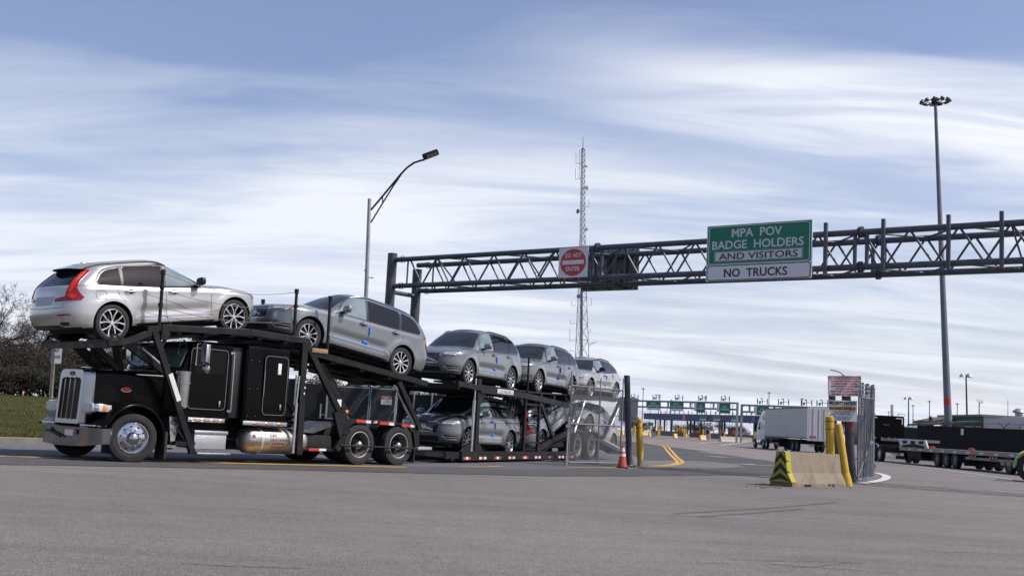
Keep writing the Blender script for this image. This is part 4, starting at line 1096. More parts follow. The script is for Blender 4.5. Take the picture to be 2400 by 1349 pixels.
    q = mk(); S.strip(q, [(-.78, .31), (0, .30), (.78, .31)], .05, 'front', off=.010); done(q, 'chin_strip', PLASTIC)
    # tail lights
    for sd in (1, -1):
        if big: tl = [[(.70, .82), (.905, .82), (.915, .98), (.83, 1.13), (.75, 1.40), (.68, 1.60), (.60, 1.60), (.66, 1.40), (.72, 1.13), (.70, .98)]]
        else: tl = [[(.40, .84), (.89, .85), (.90, .90), (.79, 1.11), (.66, 1.41), (.57, 1.44), (.56, 1.40), (.645, 1.12), (.64, .93), (.40, .89)]]
        k = (lambda pl: pl) if sd > 0 else mirror_poly
        q = mk(); 
        for pl in tl: S.decal(q, k(pl), 'rear', off=.014, step=.05)
        tb = done(q, 'tail_light', RED_LENS)
        q = mk()
        if big: S.strip(q, k([(.80, .88), (.80, .98), (.77, 1.14), (.69, 1.42), (.645, 1.56)]), .045, 'rear', off=.022)
        else: 
            S.strip(q, k([(.585, 1.40), (.66, 1.22), (.72, 1.11), (.70, 1.02)]), .055, 'rear', off=.022); S.strip(q, k([(.70, .97), (.82, .90)]), .075, 'rear', off=.022)
        done(q, 'light_guide', TAIL_BRIGHT, tb)
    # rear bumper: dark insert, reflectors, plate area
    q = mk(); S.decal(q, rounded([(-.72, .36), (-.66, .30), (.66, .30), (.72, .36), (.74, .43), (.58, .44), (.50, .38), (-.50, .38), (-.58, .44), (-.74, .43)], .02), 'rear', off=.006); done(q, 'bumper_insert', PLASTIC)
    for sd in (1, -1):
        k = (lambda pl: pl) if sd > 0 else mirror_poly
        q = mk(); S.decal(q, k([(.52, .555), (.80, .565), (.78, .59), (.52, .585)]), 'rear', off=.005); done(q, 'reflector', RED_LENS)
        q = mk(); S.strip(q, k([(.50, .44), (.58, .35), (.74, .36)]), .022, 'rear', off=.012); done(q, 'bumper_trim', trim if not black_trim else paint)
    zp = (.92, 1.03) if big else (.80, .93)
    q = mk(); S.decal(q, rounded([(-.30, zp[0] - .03), (.30, zp[0] - .03), (.36, zp[1] + .01), (-.36, zp[1] + .01)], .04), 'rear', off=.004); pl_ = done(q, 'plate_recess', PLATE_PALE if plate else MATTE_DARK)
    # door guards (blue foam blocks) on the near side
    if guards:
        for (u, z, a, b) in ((bp + .03, .88, .05, .17), (bp - .03, .60, .17, .06)):
            l, n_ = S.hit((u, 3, z), (0, -1, 0)); q = mk()
            q.bbox((u - a / 2, l.y - .01, z - b / 2), (u + a / 2, l.y + .035, z + b / 2), .012); done(q, 'door_guard', BLUE_FOAM)
    # all parts are so far in nose-based u: shift to mid-wheelbase
    for c in list(root.children):
        c.data.transform(Matrix.Translation((mid, 0, 0)))
        for d in c.children: d.data.transform(Matrix.Translation((mid, 0, 0)))
    # underbody
    q = MB(); q.bbox((-L / 2 + .45, -.72, .20), (L / 2 - .35, .72, .34), .03); q.build('underbody', MATTE_DARK, root)
    for sd in (1, -1):
        for u in (-wb / 2, wb / 2): make_wheel(P, root, sd, u, wheelstyle)
    root['wb'] = wb; root['R'] = P['R']
    S.full.free(); S.low.free(); S.top.free()
    return root
TAIL_BRIGHT = M('tail_light_guide', (0.62, 0.025, 0.012), 0.3, 0, 0.1, var=0.2)
PLATE_PALE = M('pale_plate_cover', (0.42, 0.43, 0.44), 0.5, var=0.2, scale=8)
DARK_CHROME = M('dark_chrome', (.30, .30, .31), .2, 1.0, var=.1)
LAMP_DARK = M('lamp_housing', (.13, .135, .14), .12, .2, .3, var=.3, scale=14)
SATIN_TRIM = M('satin_trim', (.62, .62, .64), .3, .5, var=.05)
SILVER = M('silver_metallic_paint', (0.50, 0.49, 0.475), 0.34, 0.55, 0.9, var=0.03, scale=30)
GREY = M('grey_metallic_paint', (0.205, 0.22, 0.23), 0.32, 0.5, 0.9, var=0.04, scale=30)
PALE = M('pale_silver_paint', (0.46, 0.455, 0.45), 0.34, 0.5, 0.9, var=0.03, scale=30)
TEN_SPOKE = (10, (0.0,), 0.029, 0.5)
FIVE_Y = (5, (-0.34, 0.34), 0.023, 0.55)

def set_car(root, fr, front_px, rear_px, y=0.0, yface=0.94, backward=False):
    """stand a car so that its two near wheels fall on surveyed points of the deck"""
    uf, zf = fr.pix(*front_px, yface); ur, zr = fr.pix(*rear_px, yface)
    wb, R = root['wb'], root['R']
    tilt = math.asin(max(-.5, min(.5, (zf - zr) / math.hypot(uf - ur, zf - zr))))
    um, zm = (uf + ur) / 2, (zf + zr) / 2
    ang = rad(fr.deg + 180) if uf < ur else rad(fr.deg)
    c = fr.W(um, y, zm)
    rot = Matrix.Rotation(ang, 4, 'Z') @ Matrix.Rotation(-tilt, 4, 'Y')
    root.rotation_mode = 'XYZ'
    root.rotation_euler = rot.to_euler()
    root.location = c + rot.to_3x3() @ V((0, 0, -R))
    return math.hypot(uf - ur, zf - zr), tilt
def finish_car(root):
    for k in ('wb', 'R'):
        if k in root: del root[k]
# ================================================================== the car hauler: tractor with head rack
T = Frame((-8.39, 23.33), 49)
TR = Frame((-2.11, 32.88), 66)
def arc_pts(cu, cz, r, a0, a1, n):
    return [(cu + r * math.cos(rad(a0 + (a1 - a0) * i / n)), cz + r * math.sin(rad(a0 + (a1 - a0) * i / n))) for i in range(n + 1)]
def rrect(u0, u1, z0, z1, r, k=5):
    return rounded([(u0, z0), (u1, z0), (u1, z1), (u0, z1)], r, k)
def frame_line(mb, poly, y, w, dy):
    """thin raised outline on a side panel"""
    n = len(poly)
    for i in range(n):
        a, b = poly[i], poly[(i + 1) % n]
        mb.beam((a[0], y, a[1]), (b[0], y, b[1]), dy, w, up=(0, 1, 0))
def loft(mb, secs, cap=True):
    R = [mb.vs(s) for s in secs]
    for a, b in zip(R, R[1:]): mb.skin(a, b)
    if cap: mb.f(R[0][::-1]); mb.f(R[-1])

TYRE_R = 0.475
TRIM_LINE = M('thin_bright_trim', (.34, .34, .35), .35, .9, var=.15)
def truck_wheel(parent, u, y, side, style, steer=0.0, cap=None):
    """22.5 inch wheel; y is the outer face"""
    R, w, rr = TYRE_R, 0.27, 0.305
    h = w / 2; ax = (0, side, 0)
    t = MB()
    t.lathe([(-h * .8, rr * .97), (-h, rr * 1.08), (-h * 1.03, (R + rr) / 2), (-h * .93, R * .965), (-h * .75, R), (-.04, R), (-.035, R - .012), (-.02, R - .012), (-.015, R), (.03, R), (.035, R - .012), (.05, R - .012), (.055, R), (h * .75, R), (h * .93, R * .965), (h * 1.03, (R + rr) / 2), (h, rr * 1.08), (h * .8, rr * .97)], (0, 0, 0), ax, 56, closed=True)
    wh = t.build('wheel', RUBBER, parent); wh.location = (-u, y - side * h, R); wh.rotation_euler = (0, 0, steer)
    b = MB()
    if style == 'steer':
        # polished disc that bulges outwards: ten hand holes, a ring of nuts, a domed hub cover
        b.mi = 0
        b.lathe([(h * .75, rr * .98), (h * .98, rr), (h * 1.0, rr * .97), (h * .92, rr * .93), (h * .55, rr * .90), (h * .55, rr * .84), (h * .80, rr * .62), (h * .88, rr * .50), (h * .88, rr * .42)], (0, 0, 0), ax, 56)
        b.lathe([(h * .88, rr * .44), (h * 1.02, rr * .44), (h * 1.05, rr * .40)], (0, 0, 0), ax, 40)
        b.lathe([(h * 1.05, rr * .41), (h * 1.35, rr * .36), (h * 1.62, rr * .26), (h * 1.75, rr * .12), (h * 1.78, 0)], (0, 0, 0), ax, 40)
        b.mi = 1
        for i in range(10):
            a = 2 * PI * i / 10 + .16; c = V((math.cos(a) * rr * .74, side * h * .69, math.sin(a) * rr * .74)); d = V((math.cos(a) * .33, side * .9, math.sin(a) * .33)).normalized()
            b.cyl(c - d * .01, c + d * .008, .019, n=12)
        rim = b.build('rim', [CHROME, MATTE_DARK], wh, angle=30)
        b = MB()
        for i in range(10):
            a = 2 * PI * i / 10; c = V((math.cos(a) * rr * .52, side * h * .86, math.sin(a) * rr * .52))
            b.lathe([(0, .022), (.02, .021), (.045, .015), (.05, 0)], c, ax, 10)
        b.build('wheel_nuts', CHROME, wh)
    else:
        # dished drive wheel: deep bowl with a bright hub cover
        b.mi = 2
        b.lathe([(h * .78, rr * .985), (h * .98, rr), (h * 1.0, rr * .965), (h * .9, rr * .93)], (0, 0, 0), ax, 48)
        b.mi = 3; b.lathe([(h * .9, rr * .93), (h * .0, rr * .86), (-h * .55, rr * .80)], (0, 0, 0), ax, 48)
        b.mi = 1
        b.lathe([(-h * .55, rr * .80), (-h * .5, rr * .45), (-h * .2, rr * .38), (h * .2, rr * .36), (h * .2, 0)], (0, 0, 0), ax, 32)
        b.build('rim', [CHROME, MATTE_DARK, ALU_DULL, M('dusty_rim', (0.10, 0.085, 0.07), .7, var=.4)], wh, angle=30)
        b = MB(); b.lathe([(h * .2, rr * .36), (h * .75, rr * .34), (h * 1.1, rr * .25), (h * 1.3, rr * .12), (h * 1.33, 0)], (0, 0, 0), ax, 28)
        b.build('hub_cap', cap or CHROME, wh)
    return wh

def build_tractor():
    tr = thing('car_hauler_truck', 'glossy black long-nosed sleeper truck with chrome grille and a car carrying rack overhead', 'truck', T.O, rad(T.deg + 180))
    mk = lambda: MB(flip=True)
    fin = lambda q, nm, m, par=tr, **k: q.build(nm, m, par, **k)
    # ---- chassis
    q = mk()
    for s in (1, -1): q.bx((-.35, s * .38, .52), (8.2, s * .46, .78))
    for u in (.2, 1.5, 2.8, 4.2, 5.6, 6.9, 8.15): q.bx((u, -.4, .56), (u + .1, .4, .74))
    for u in (.38, 6.26, 7.53): q.cyl((u, -1.0, .47), (u, 1.0, .47), .09, n=10)
    for u in (6.26, 7.53): q.lathe([(-.2, .12), (-.1, .24), (.1, .24), (.2, .12)], (u, 0, .47), (0, 1, 0), 14)
    q.bbox((.9, -.6, .45), (2.9, .6, .95), .04); q.bx((2.4, -1.0, .50), (4.4, 0.35, .90))
    fin(q, 'chassis', MATTE_DARK)
    # ---- bonnet: sections narrowing to the grille
    def sec(u, hw, zt, zb, r=.13):
        pts = rounded([(-hw, zb), (hw, zb), (hw * .985, zt), (-hw * .985, zt)], [.01, .01, r, r], 6)
        return [(u, y, z + (.035 * (1 - (y / hw) ** 2) if z > zt - .2 else 0)) for y, z in pts]
    q = mk(); loft(q, [sec(-.22, .545, 1.765, .72), sec(.2, .60, 1.78, .82), (sec(.75, .70, 1.79, .92)), sec(1.22, .79, 1.795, .92)]); hood = fin(q, 'bonnet', BLACK_PAINT)
    q = mk(); q.box((.5, 0, 1.828), (1.44, .022, .012), Matrix.Rotation(-.008, 3, 'Y')); fin(q, 'hinge_strip', CHROME, hood)
    for s in (1, -1):
        q = mk(); c = (.42, s * .652, 1.42); n_ = V((-.17, s, 0)).normalized(); r_ = V((1, s * .17, 0)).normalized()
        pts = [V(c) + n_ * .004 + r_ * (.105 * math.cos(t * PI / 12)) + V((0, 0, .050 * math.sin(t * PI / 12))) for t in range(24)]
        q.prism(pts, n_ * .012); bd = fin(q, 'badge', SIGN_RED, hood)
        q = mk(); frm = [V(c) + n_ * .018 + r_ * (.105 * math.cos(t * PI / 12)) + V((0, 0, .050 * math.sin(t * PI / 12))) for t in range(25)]; q.tube(frm, .006, 5)
        put_text(q, 'Peterbilt', V(c) + n_ * .016 - V((0, 0, .02)), r_ * s, (0, 0, 1), .045, bold=.02, width=.16, shear=.3, depth=.004)
        fin(q, 'badge_lettering', CHROME, bd)
    # ---- grille shell, dark opening, bars
    q = mk(); out = rounded([(-.455, .70), (.455, .70), (.455, 1.76), (-.455, 1.76)], [.03, .03, .14, .14], 7); inn = rounded([(-.375, .79), (.375, .79), (.375, 1.60), (-.375, 1.60)], [.03, .03, .09, .09], 7)
    n = len(out); uf = lambda z: -.43 + (z - .7) * .035
    A = q.vs([(uf(z), y, z) for y, z in out]); B = q.vs([(uf(z), y, z) for y, z in inn]); C_ = q.vs([(uf(z) + .10, y, z) for y, z in inn])
    D0 = q.vs([(uf(z) + .03, y * 1.05, z + (.012 if z > 1.5 else 0)) for y, z in out])
    D = q.vs([(-.20, y * 1.20, z + (.012 if z > 1.5 else 0)) for y, z in out])
    q.skin(A, B); q.skin(B, C_); q.skin(D0, A); q.skin(D, D0)
    gs = fin(q, 'grille_surround', M('polished_shell', (.42, .43, .45), .30, 1.0, var=.06, scale=2, rvar=.03), angle=35)
    q = mk(); q.poly([(uf(z) + .09, y, z) for y, z in inn]); 
    for i in range(34): z = .80 + i * .0235; q.bx((uf(z) + .065, -.372, z), (uf(z) + .085, .372, z + .009))
    fin(q, 'grille_mesh', PLASTIC, gs, smooth=False)
    for y in (-.19, 0, .19):
        q = mk(); q.tube([(uf(.79) - .0, y, .78), (uf(.82) - .022, y, .83), (uf(1.56) - .022, y, 1.57), (uf(1.6), y, 1.61)], .016, 8); fin(q, 'grille_bar', DARK_CHROME, gs)
    q = mk(); q.prism([(uf(1.68) - .002, .095 * math.cos(t * PI / 12), 1.685 + .045 * math.sin(t * PI / 12)) for t in range(24)], (-.012, 0, 0)); fin(q, 'grille_badge', M('dark_red_badge', (.12, .02, .02), .3, .3), gs)
    q = mk()
    for i in range(26):
        z = .74 + i * .039
        for s in (1, -1): q.cyl((-.225, s * .538, z), (-.225, s * .550, z), .008, n=6)
    fin(q, 'rivets', CHROME, gs)
    # ---- bumper
    q = mk(); prof = [(-.16, -1.22), (-.28, -1.16), (-.46, -.80), (-.475, -.3), (-.475, .3), (-.46, .80), (-.28, 1.16), (-.16, 1.22)]
    def bz(y): return .265 + .085 * max(0, (abs(y) - .62) / .6)
    o1 = q.vs([(u, y, bz(y)) for u, y in prof]); o2 = q.vs([(u - .012, y, .64) for u, y in prof]); o3 = q.vs([(u + .06, y * .97, .665) for u, y in prof]); i1 = q.vs([(u + .07, y * .96, bz(y)) for u, y in prof]); 
    for k in range(7): q.f([o1[k], o1[k + 1], o2[k + 1], o2[k]]); q.f([o2[k], o2[k + 1], o3[k + 1], o3[k]]); q.f([i1[k + 1], i1[k], o1[k], o1[k + 1]]); q.f([o3[k], o3[k + 1], i1[k + 1], i1[k]])
    q.f([o1[0], o2[0], o3[0], i1[0]]); q.f([o1[7], i1[7], o3[7], o2[7]])
    bp = fin(q, 'bumper', M('satin_chrome', (.29, .29, .31), .25, 1.0, var=.12, scale=3, rvar=.05), angle=25)
    q = mk(); q.bx((-.485, .10, .47), (-.495, .42, .62)); pl = fin(q, 'number_plate', SIGN_WHITE, bp)
    q = mk(); q.bx((-.4955, .10, .585), (-.498, .42, .62)); fin(q, 'plate_band', SIGN_RED, pl)
    q = mk(); put_text(q, '047', (-.496, .26, .50), (0, 1, 0), (0, 0, 1), .06, bold=.02); fin(q, 'plate_lettering', SIGN_BLACK, pl)
    q = mk()
    for y in (-.42, .56): q.bx((-.50, y - .03, .50), (-.47, y + .03, .60))
    q.tube([(-.50, -.62, .53), (-.53, -.50, .55), (-.53, .02, .44)], .022, 6); q.tube([(-.53, -.42, .53), (-.53, .05, .42)], .012, 5)
    fin(q, 'tow_pin', BLACK_STEEL, bp)
    for s in (1, -1):
        q = mk(); q.bbox((-.42, s * .50, .667), (-.12, s * 1.0, .70), .012); fin(q, 'step_plate', CHROME, bp)
    # ---- fenders, wheels
    for s in (1, -1):
        q = mk(); arc = arc_pts(.38, .47, .66, 160, -12, 22); arc = [(-.36, .66)] + arc[1:] 
        yo, yi = s * 1.22, s * .60
        O_ = q.vs([(u, yo, z) for u, z in arc]); O2 = q.vs([(u, yo - s * .03, z + .03) for u, z in arc]); I_ = q.vs([(u, yi, z + .05) for u, z in arc]); L_ = q.vs([(.38 + (u - .38) * .95, yo, .47 + (z - .47) * .95) for u, z in arc])
        for k in range(len(arc) - 1):
            q.f([O_[k], O_[k + 1], O2[k + 1], O2[k]]); q.f([O2[k], O2[k + 1], I_[k + 1], I_[k]]); q.f([L_[k], L_[k + 1], O_[k + 1], O_[k]])
        # inner wall joining the wing to the bonnet side
        w_ = q.vs([(u, s * (.60 + .1 * max(0, u)), max(z + .05, .9)) for u, z in arc]); 
        for k in range(len(arc) - 1): q.f([I_[k], I_[k + 1], w_[k + 1], w_[k]])
        fin(q, 'fender', BLACK_PAINT, angle=50)
        q = mk(); q.bbox((1.06, s * .85, .07), (1.12, s * 1.20, .62), .01); fin(q, 'mud_flap', RUBBER)
        # inner dark lining
        q = mk(); q.bx((-.2, s * .50, .55), (1.0, s * .56, 1.05)); fin(q, 'wheel_lining', MATTE_DARK)
    truck_wheel(tr, .38, 1.20, 1, 'steer', rad(-17)); truck_wheel(tr, .38, -1.20, -1, 'steer', rad(-17))
    for u in (6.26, 7.53):
        for s in (1, -1):
            truck_wheel(tr, u, s * 1.21, s, 'drive'); truck_wheel(tr, u, s * .90, s, 'drive')
    # ---- headlamp pods
    for s in (1, -1):
        q = mk()
        def hs(u, k): return [(u, s * (.71 + y * k * .235), 1.03 + z * k * .118) for y, z in rounded([(-1, -1), (1, -.9), (1, .9), (-1, 1)], .5, 4)]
        loft(q, [hs(-.40, .86), hs(-.36, 1.0), hs(-.14, 1.0), hs(.04, .74), hs(.09, .3)]); pod = fin(q, 'headlight', CHROME, angle=50)
        q = mk(); loft(q, [[(u0 - .052, y, z) for u0, y, z in hs(-.36, .84)], [(u0 - .03, y, z) for u0, y, z in hs(-.36, .9)], hs(-.36, .95)]); fin(q, 'lens', LAMP_GLASS, pod)
        q = mk(); q.bbox((-.30, s * .925, .96), (-.03, s * .952, 1.09), .008); fin(q, 'side_lens', LAMP_GLASS, pod)
        q = mk(); q.bbox((-.22, s * .935, .975), (-.13, s * .958, 1.08), .008); fin(q, 'turn_lens', AMBER, pod)
    # ---- cab
    def cabsec(u, hw, zt, zb, r=.12): return [(u, y, z) for y, z in rounded([(-hw, zb), (hw, zb), (hw * .97, zt), (-hw * .97, zt)], [.02, .02, r, r], 6)]
    q = mk(); loft(q, [cabsec(1.20, .82, 1.86, .90, .05), cabsec(1.36, .98, 1.90, .90, .05), cabsec(1.42, 1.06, 1.92, .90, .05)]); 
    # front screen leans back between cowl and roof
    loft(q, [cabsec(1.425, 1.06, 1.92, .90, .05), cabsec(1.50, 1.065, 2.10, .90, .08), cabsec(1.62, 1.07, 2.36, .90, .10), cabsec(1.70, 1.075, 2.47, .90, .12), cabsec(1.9, 1.08, 2.52, .90, .12), cabsec(2.62, 1.08, 2.53, .90, .12)])
    cab = fin(q, 'cab', BLACK_PAINT, angle=35)
    for s in (1, -1):
        q = mk(); q.prism([(1.435, s * .06, 1.96), (1.435, s * .94, 1.93), (1.605, s * .92, 2.33), (1.605, s * .06, 2.36)], (-.03, 0, .012)); fin(q, 'windscreen', GLASS_SKYTONE, cab)
    q = mk(); q.prism([(1.50, -1.02, 2.44), (1.50, 1.02, 2.44), (1.30, 1.0, 2.36), (1.30, -1.0, 2.36)], (0, 0, .02)); fin(q, 'sun_visor', BLACK_STEEL, cab)
    for s in (1, -1):
        y = s * 1.082
        q = mk(); dp = rrect(1.58, 2.49, 1.11, 2.36, .10); q.prism([(u, y - s * .01, z) for u, z in dp], (0, s * .022, 0)); d_ = fin(q, 'cab_door', BLACK_PAINT)
        q = mk(); frame_line(q, dp, y + s * .014, .009, .010); fin(q, 'door_trim', TRIM_LINE, d_)
        q = mk(); wp = rounded([(1.70, 1.84), (2.43, 1.86), (2.43, 2.31), (1.72, 2.31)], .05); q.prism([(u, y + s * .011, z) for u, z in wp], (0, s * .006, 0)); fin(q, 'door_window', M('cab_dark_glass', (.004, .004, .005), .06, var=.1, spec=.14), d_)
        q = mk(); q.bbox((2.315, y + s * .012, 1.17), (2.355, y + s * .05, 1.30), .008); fin(q, 'door_handle', CHROME, d_)
        q = mk(); q.tube([(2.60, y + s * .02, 1.09), (2.60, y + s * .08, 1.11), (2.59, y + s * .08, 2.29), (2.59, y + s * .02, 2.31)], .014, 8)
        q.bbox((2.55, y, 1.06), (2.65, y + s * .03, 1.12), .006); q.bbox((2.54, y, 2.28), (2.64, y + s * .03, 2.34), .006); fin(q, 'grab_rail', CHROME)
        # air cleaner canister
        q = mk(); c = (1.38, s * 1.17)
        q.lathe([(1.11, 0), (1.11, .10), (1.14, .135), (1.33, .135), (1.33, .142), (1.35, .142), (1.35, .14), (1.60, .14), (1.60, .158), (1.64, .158), (1.64, .145), (1.80, .145), (1.80, .155), (1.85, .155), (1.86, .13), (1.86, 0)], (c[0], c[1], 0), (0, 0, 1), 28)
        ac = fin(q, 'air_cleaner', M('canister_steel', (.40, .39, .375), .32, .95, var=.15, scale=6, rvar=.1), angle=30)
        # mirror: upright chrome housing, round spot mirror, brackets
        q = mk(); ym = s * 1.42
        q.bbox((1.64, ym - .10, 2.06), (1.72, ym + .10, 2.43), .02); mr = fin(q, 'mirror', ALU)
        q = mk(); q.tube([(1.60, s * 1.06, 2.40), (1.60, s * 1.30, 2.44), (1.68, ym, 2.45)], .014, 6); q.tube([(1.58, s * 1.08, 2.0), (1.62, s * 1.25, 1.99), (1.68, ym, 2.04)], .012, 6); q.tube([(1.60, s * 1.25, 2.43), (1.60, s * 1.25, 1.99)], .012, 6)
        q.tube([(1.75, ym + s * .06, 2.05), (1.75, ym + s * .06, 2.44)], .012, 6); fin(q, 'mirror_bracket', CHROME, mr)
        q = mk(); q.lathe([(-.05, 0), (-.045, .06), (0, .105), (.03, .105), (.035, 0)], (1.72, ym, 1.93), (1, 0, 0), 24); fin(q, 'spot_mirror', CHROME, mr)
        # lit strips below cab and sleeper
        for (u0, u1, us, zz) in ((1.62, 2.52, (1.74, 1.98, 2.22, 2.44), .885), (2.88, 4.06, (3.2, 3.53, 3.86), .865)):
            q = mk(); yy = s * 1.09 if u0 < 2 else s * 1.235; q.bbox((u0, yy - s * .02, zz - .045), (u1, yy + s * .012, zz + .045), .008); st = fin(q, 'light_strip', ALU)
            for u in us:
                q = mk(); t = bmesh.new(); bmesh.ops.create_uvsphere(t, u_segments=14, v_segments=8, radius=1)
                for v in t.verts: v.co = V((u + v.co.x * .055, yy + s * .012 + v.co.y * .02, zz + v.co.z * .024))
                q.mi = 0; q.add(t)
                for v in t.verts: v.co = V((u + (v.co.x - u) * 1.45, yy + s * .010 + (v.co.y - yy - s * .012) * .6, zz + (v.co.z - zz) * 1.35))
                q.mi = 1; q.add(t); t.free(); fin(q, 'marker_light', [AMBER, CHROME], st)
    # ---- boot between cab and sleeper, sleeper box
    q = mk(); q.bbox((2.60, -1.04, .95), (2.92, 1.04, 2.46), .03); fin(q, 'boot', PLASTIC)
    q = mk(); loft(q, [cabsec(2.90, 1.17, 2.50, .92, .10), cabsec(2.94, 1.22, 2.555, .90, .12), cabsec(4.04, 1.22, 2.555, .90, .12), cabsec(4.08, 1.18, 2.51, .93, .10)]); slp = fin(q, 'sleeper', BLACK_PAINT, angle=35)
    q = mk()
    for s in (1, -1):
        for u in (3.0, 3.2): 
            for z in (1.02, 1.6, 2.2): q.cyl((u, s * 1.2, z), (u, s * 1.226, z), .008, n=6)
    fin(q, 'rivets', CHROME, slp)
    for s in (1, -1):
        y = s * 1.222; q = mk(); dp = rrect(3.36, 3.98, 1.06, 2.33, .11); q.prism([(u, y - s * .01, z) for u, z in dp], (0, s * .018, 0)); d_ = fin(q, 'sleeper_door', BLACK_PAINT, slp)
        q = mk(); frame_line(q, dp, y + s * .011, .008, .010); q.bx((3.355, y + s * .004, 1.45), (3.371, y + s * .022, 2.02)); fin(q, 'door_trim', TRIM_LINE, slp)
        q = mk(); q.bbox((3.80, y + s * .008, 1.17), (3.84, y + s * .045, 1.30), .008); fin(q, 'door_handle', CHROME, slp)
        q = mk(); q.bbox((3.71, y + s * .008, 1.945), (3.80, y + s * .016, 2.185), .006); fin(q, 'sticker', SIGN_WHITE, slp)
    # ---- toolbox / step, tanks
    for s in (1, -1):
        q = mk(); q.bbox((1.75, s * .55, .30), (2.53, s * 1.19, .66), .012); tb = fin(q, 'tool_box', M('tread_plate', (.55, .55, .56), .42, .85, var=.12, scale=3, bump=.5, bscale=90))
        q = mk(); q.bbox((1.73, s * .54, .60), (2.55, s * 1.21, .672), .01); fin(q, 'box_lid', ALU, tb)
        q = mk(); q.bbox((1.80, s * .9, .185), (2.62, s * 1.26, .225), .008); fin(q, 'step', ALU, tb)
        q = mk(); q.lathe([(0, 0), (.02, .14), (.06, .22), (.12, .275), (.2, .29), (1.55, .29), (1.62, .275), (1.68, .22), (1.72, .14), (1.74, 0)], (3.06, s * .93, .50), (1, 0, 0), 36); tk = fin(q, 'fuel_tank', CHROME if s < 0 else M('worn_tank_steel', (.46, .44, .41), .42, .95, var=.18, scale=2.4, dirt=((.20, .15, .11), .5), rvar=.1))
        q = mk()
        for u in (3.42, 4.35): q.lathe([(0, .294), (0, .300), (.07, .300), (.07, .294)], (u, s * .93, .50), (1, 0, 0), 36)
        fin(q, 'tank_strap', ALU_DULL, tk)
        if s > 0:
            def wrap(p):
                a = (p.z - .50) / .30; return V((p.x, .93 + .297 * math.cos(a), .50 + .297 * math.sin(a)))
            q = mk()
            for txt, z, h_, w_ in (('E&F', .60, .075, .20), ('USDOT 3047283', .50, .045, .46), ('MC 047942', .42, .042, .32), ('VIN JD463649', .34, .042, .42)):
                put_text(q, txt, (3.66 + (w_ / 2 if txt == 'E&F' else .23) , 1.23, z), (1, 0, 0), (0, 0, 1), h_, bold=.012, width=w_, fn=wrap)
            q.poly([wrap(V((3.20 + a, 1.23, .56 + b))) for a, b in ((0, 0), (.07, 0), (.07, .08), (0, .08))])
            put_text(q, 'Big Star', (3.26, 1.23, .45), (1, 0, 0), (0, 0, 1), .05, width=.15, fn=wrap)
            fin(q, 'tank_lettering', M('dark_red_ink', (.16, .03, .025), .5), tk)
    # quarter panel with lettering behind the front wheel
    q = mk(); q.prism([(1.15, 1.13, .93), (1.42, 1.13, .93), (1.30, 1.13, .36), (1.24, 1.13, .34)], (0, .012, 0)); qp = fin(q, 'dealer_panel', ALU)
    q = mk()
    for txt, z in (('TRUCK &', .70), ('TRAILER', .655), ('SALES', .61)): put_text(q, txt, (1.285, 1.143, z), (1, 0, 0), (0, 0, 1), .032, bold=.015, width=.16)
    for k in range(2): q.tube([(1.285 + .09 * math.cos(t * PI / 10), 1.146, .80 + .02 * k + .035 * math.sin(t * PI / 10)) for t in range(-2, 17)], .006, 4)
    fin(q, 'panel_lettering', SIGN_BLACK, qp)
    # ---- steps and deck aft of the sleeper
    q = mk(); q.bbox((4.45, -1.24, .30), (5.55, 1.24, .37), .01); fin(q, 'side_step', BLACK_STEEL)
    q = mk()
    q.mi = 0; q.bx((4.72, 1.241, .31), (5.02, 1.247, .365)); q.mi = 1; q.bx((5.02, 1.241, .31), (5.22, 1.247, .365)); fin(q, 'reflector', [RED_REFL, WHITE_REFL])
    q = mk(); q.prism([(4.45, .5, .72), (4.85, .5, .70), (5.60, .5, .95), (5.25, .5, .97)], (0, .70, 0)); fin(q, 'tread_ramp', M('dark_tread_plate', (.09, .09, .09), .35, .7, bump=.6, bscale=80, var=.3, dirt=((.35, .34, .32), .5)))
    q = mk(); q.bbox((4.5, -1.15, .37), (5.45, 1.15, .66), .02); q.bx((4.55, -.8, .66), (8.1, .8, .86)); fin(q, 'rear_housing', MATTE_DARK)
    # ---- deck frame over the drive wheels
    for s in (1, -1):
        y = s * 1.235
        q = mk(); q.prism([(5.75, y, 1.06), (6.05, y, 1.07), (8.05, y, 1.0), (8.16, y, .92), (8.20, y, .45), (8.06, y, .45), (7.98, y, .78), (7.72, y, .97), (6.05, y, .99), (5.75, y, .80)], (0, -s * .08, 0)); fin(q, 'side_frame', BLACK_STEEL, smooth=False)
        q = mk(); q.tube([(5.6, y + s * .06, .45), (8.1, y + s * .06, .42)], .022, 8); fin(q, 'side_bar', BLACK_STEEL)
        for (u0, c0) in ((6.08, 0), (6.83, 0), (7.55, 0)):
            zt = lambda u: 1.064 - (u - 6.05) * .034
            for (a, b, mm) in ((u0, u0 + .30, RED_REFL), (u0 + .30, u0 + .46, WHITE_REFL)):
                q = mk(); q.prism([(a, y + s * .002, zt(a) - .07), (b, y + s * .002, zt(b) - .07), (b, y + s * .002, zt(b) - .005), (a, y + s * .002, zt(a) - .005)], (0, s * .006, 0)); fin(q, 'reflector', mm)
        q = mk(); q.bx((8.04, s * .62, .08), (8.07, s * 1.22, .62)); fin(q, 'mud_flap', RUBBER)
        q = mk(); q.bbox((5.62, y + s * .0, 1.19), (5.80, y + s * .03, 1.26), .01); fin(q, 'marker_light', AMBER)
        q = mk(); q.bx((5.40, y, 1.33), (5.57, y + s * .02, 1.49)); fin(q, 'inspection_sticker', SIGN_WHITE)
    q = mk(); z0 = 1.02
    q.bx((5.8, -1.2, .99), (8.1, 1.2, 1.02)); fin(q, 'rear_deck', MATTE_DARK)
    # ---- flag sticker on the frame
    q = mk(); q.mi = 0; q.bx((6.62, 1.237, .985), (6.74, 1.243, 1.05)); q.mi = 1
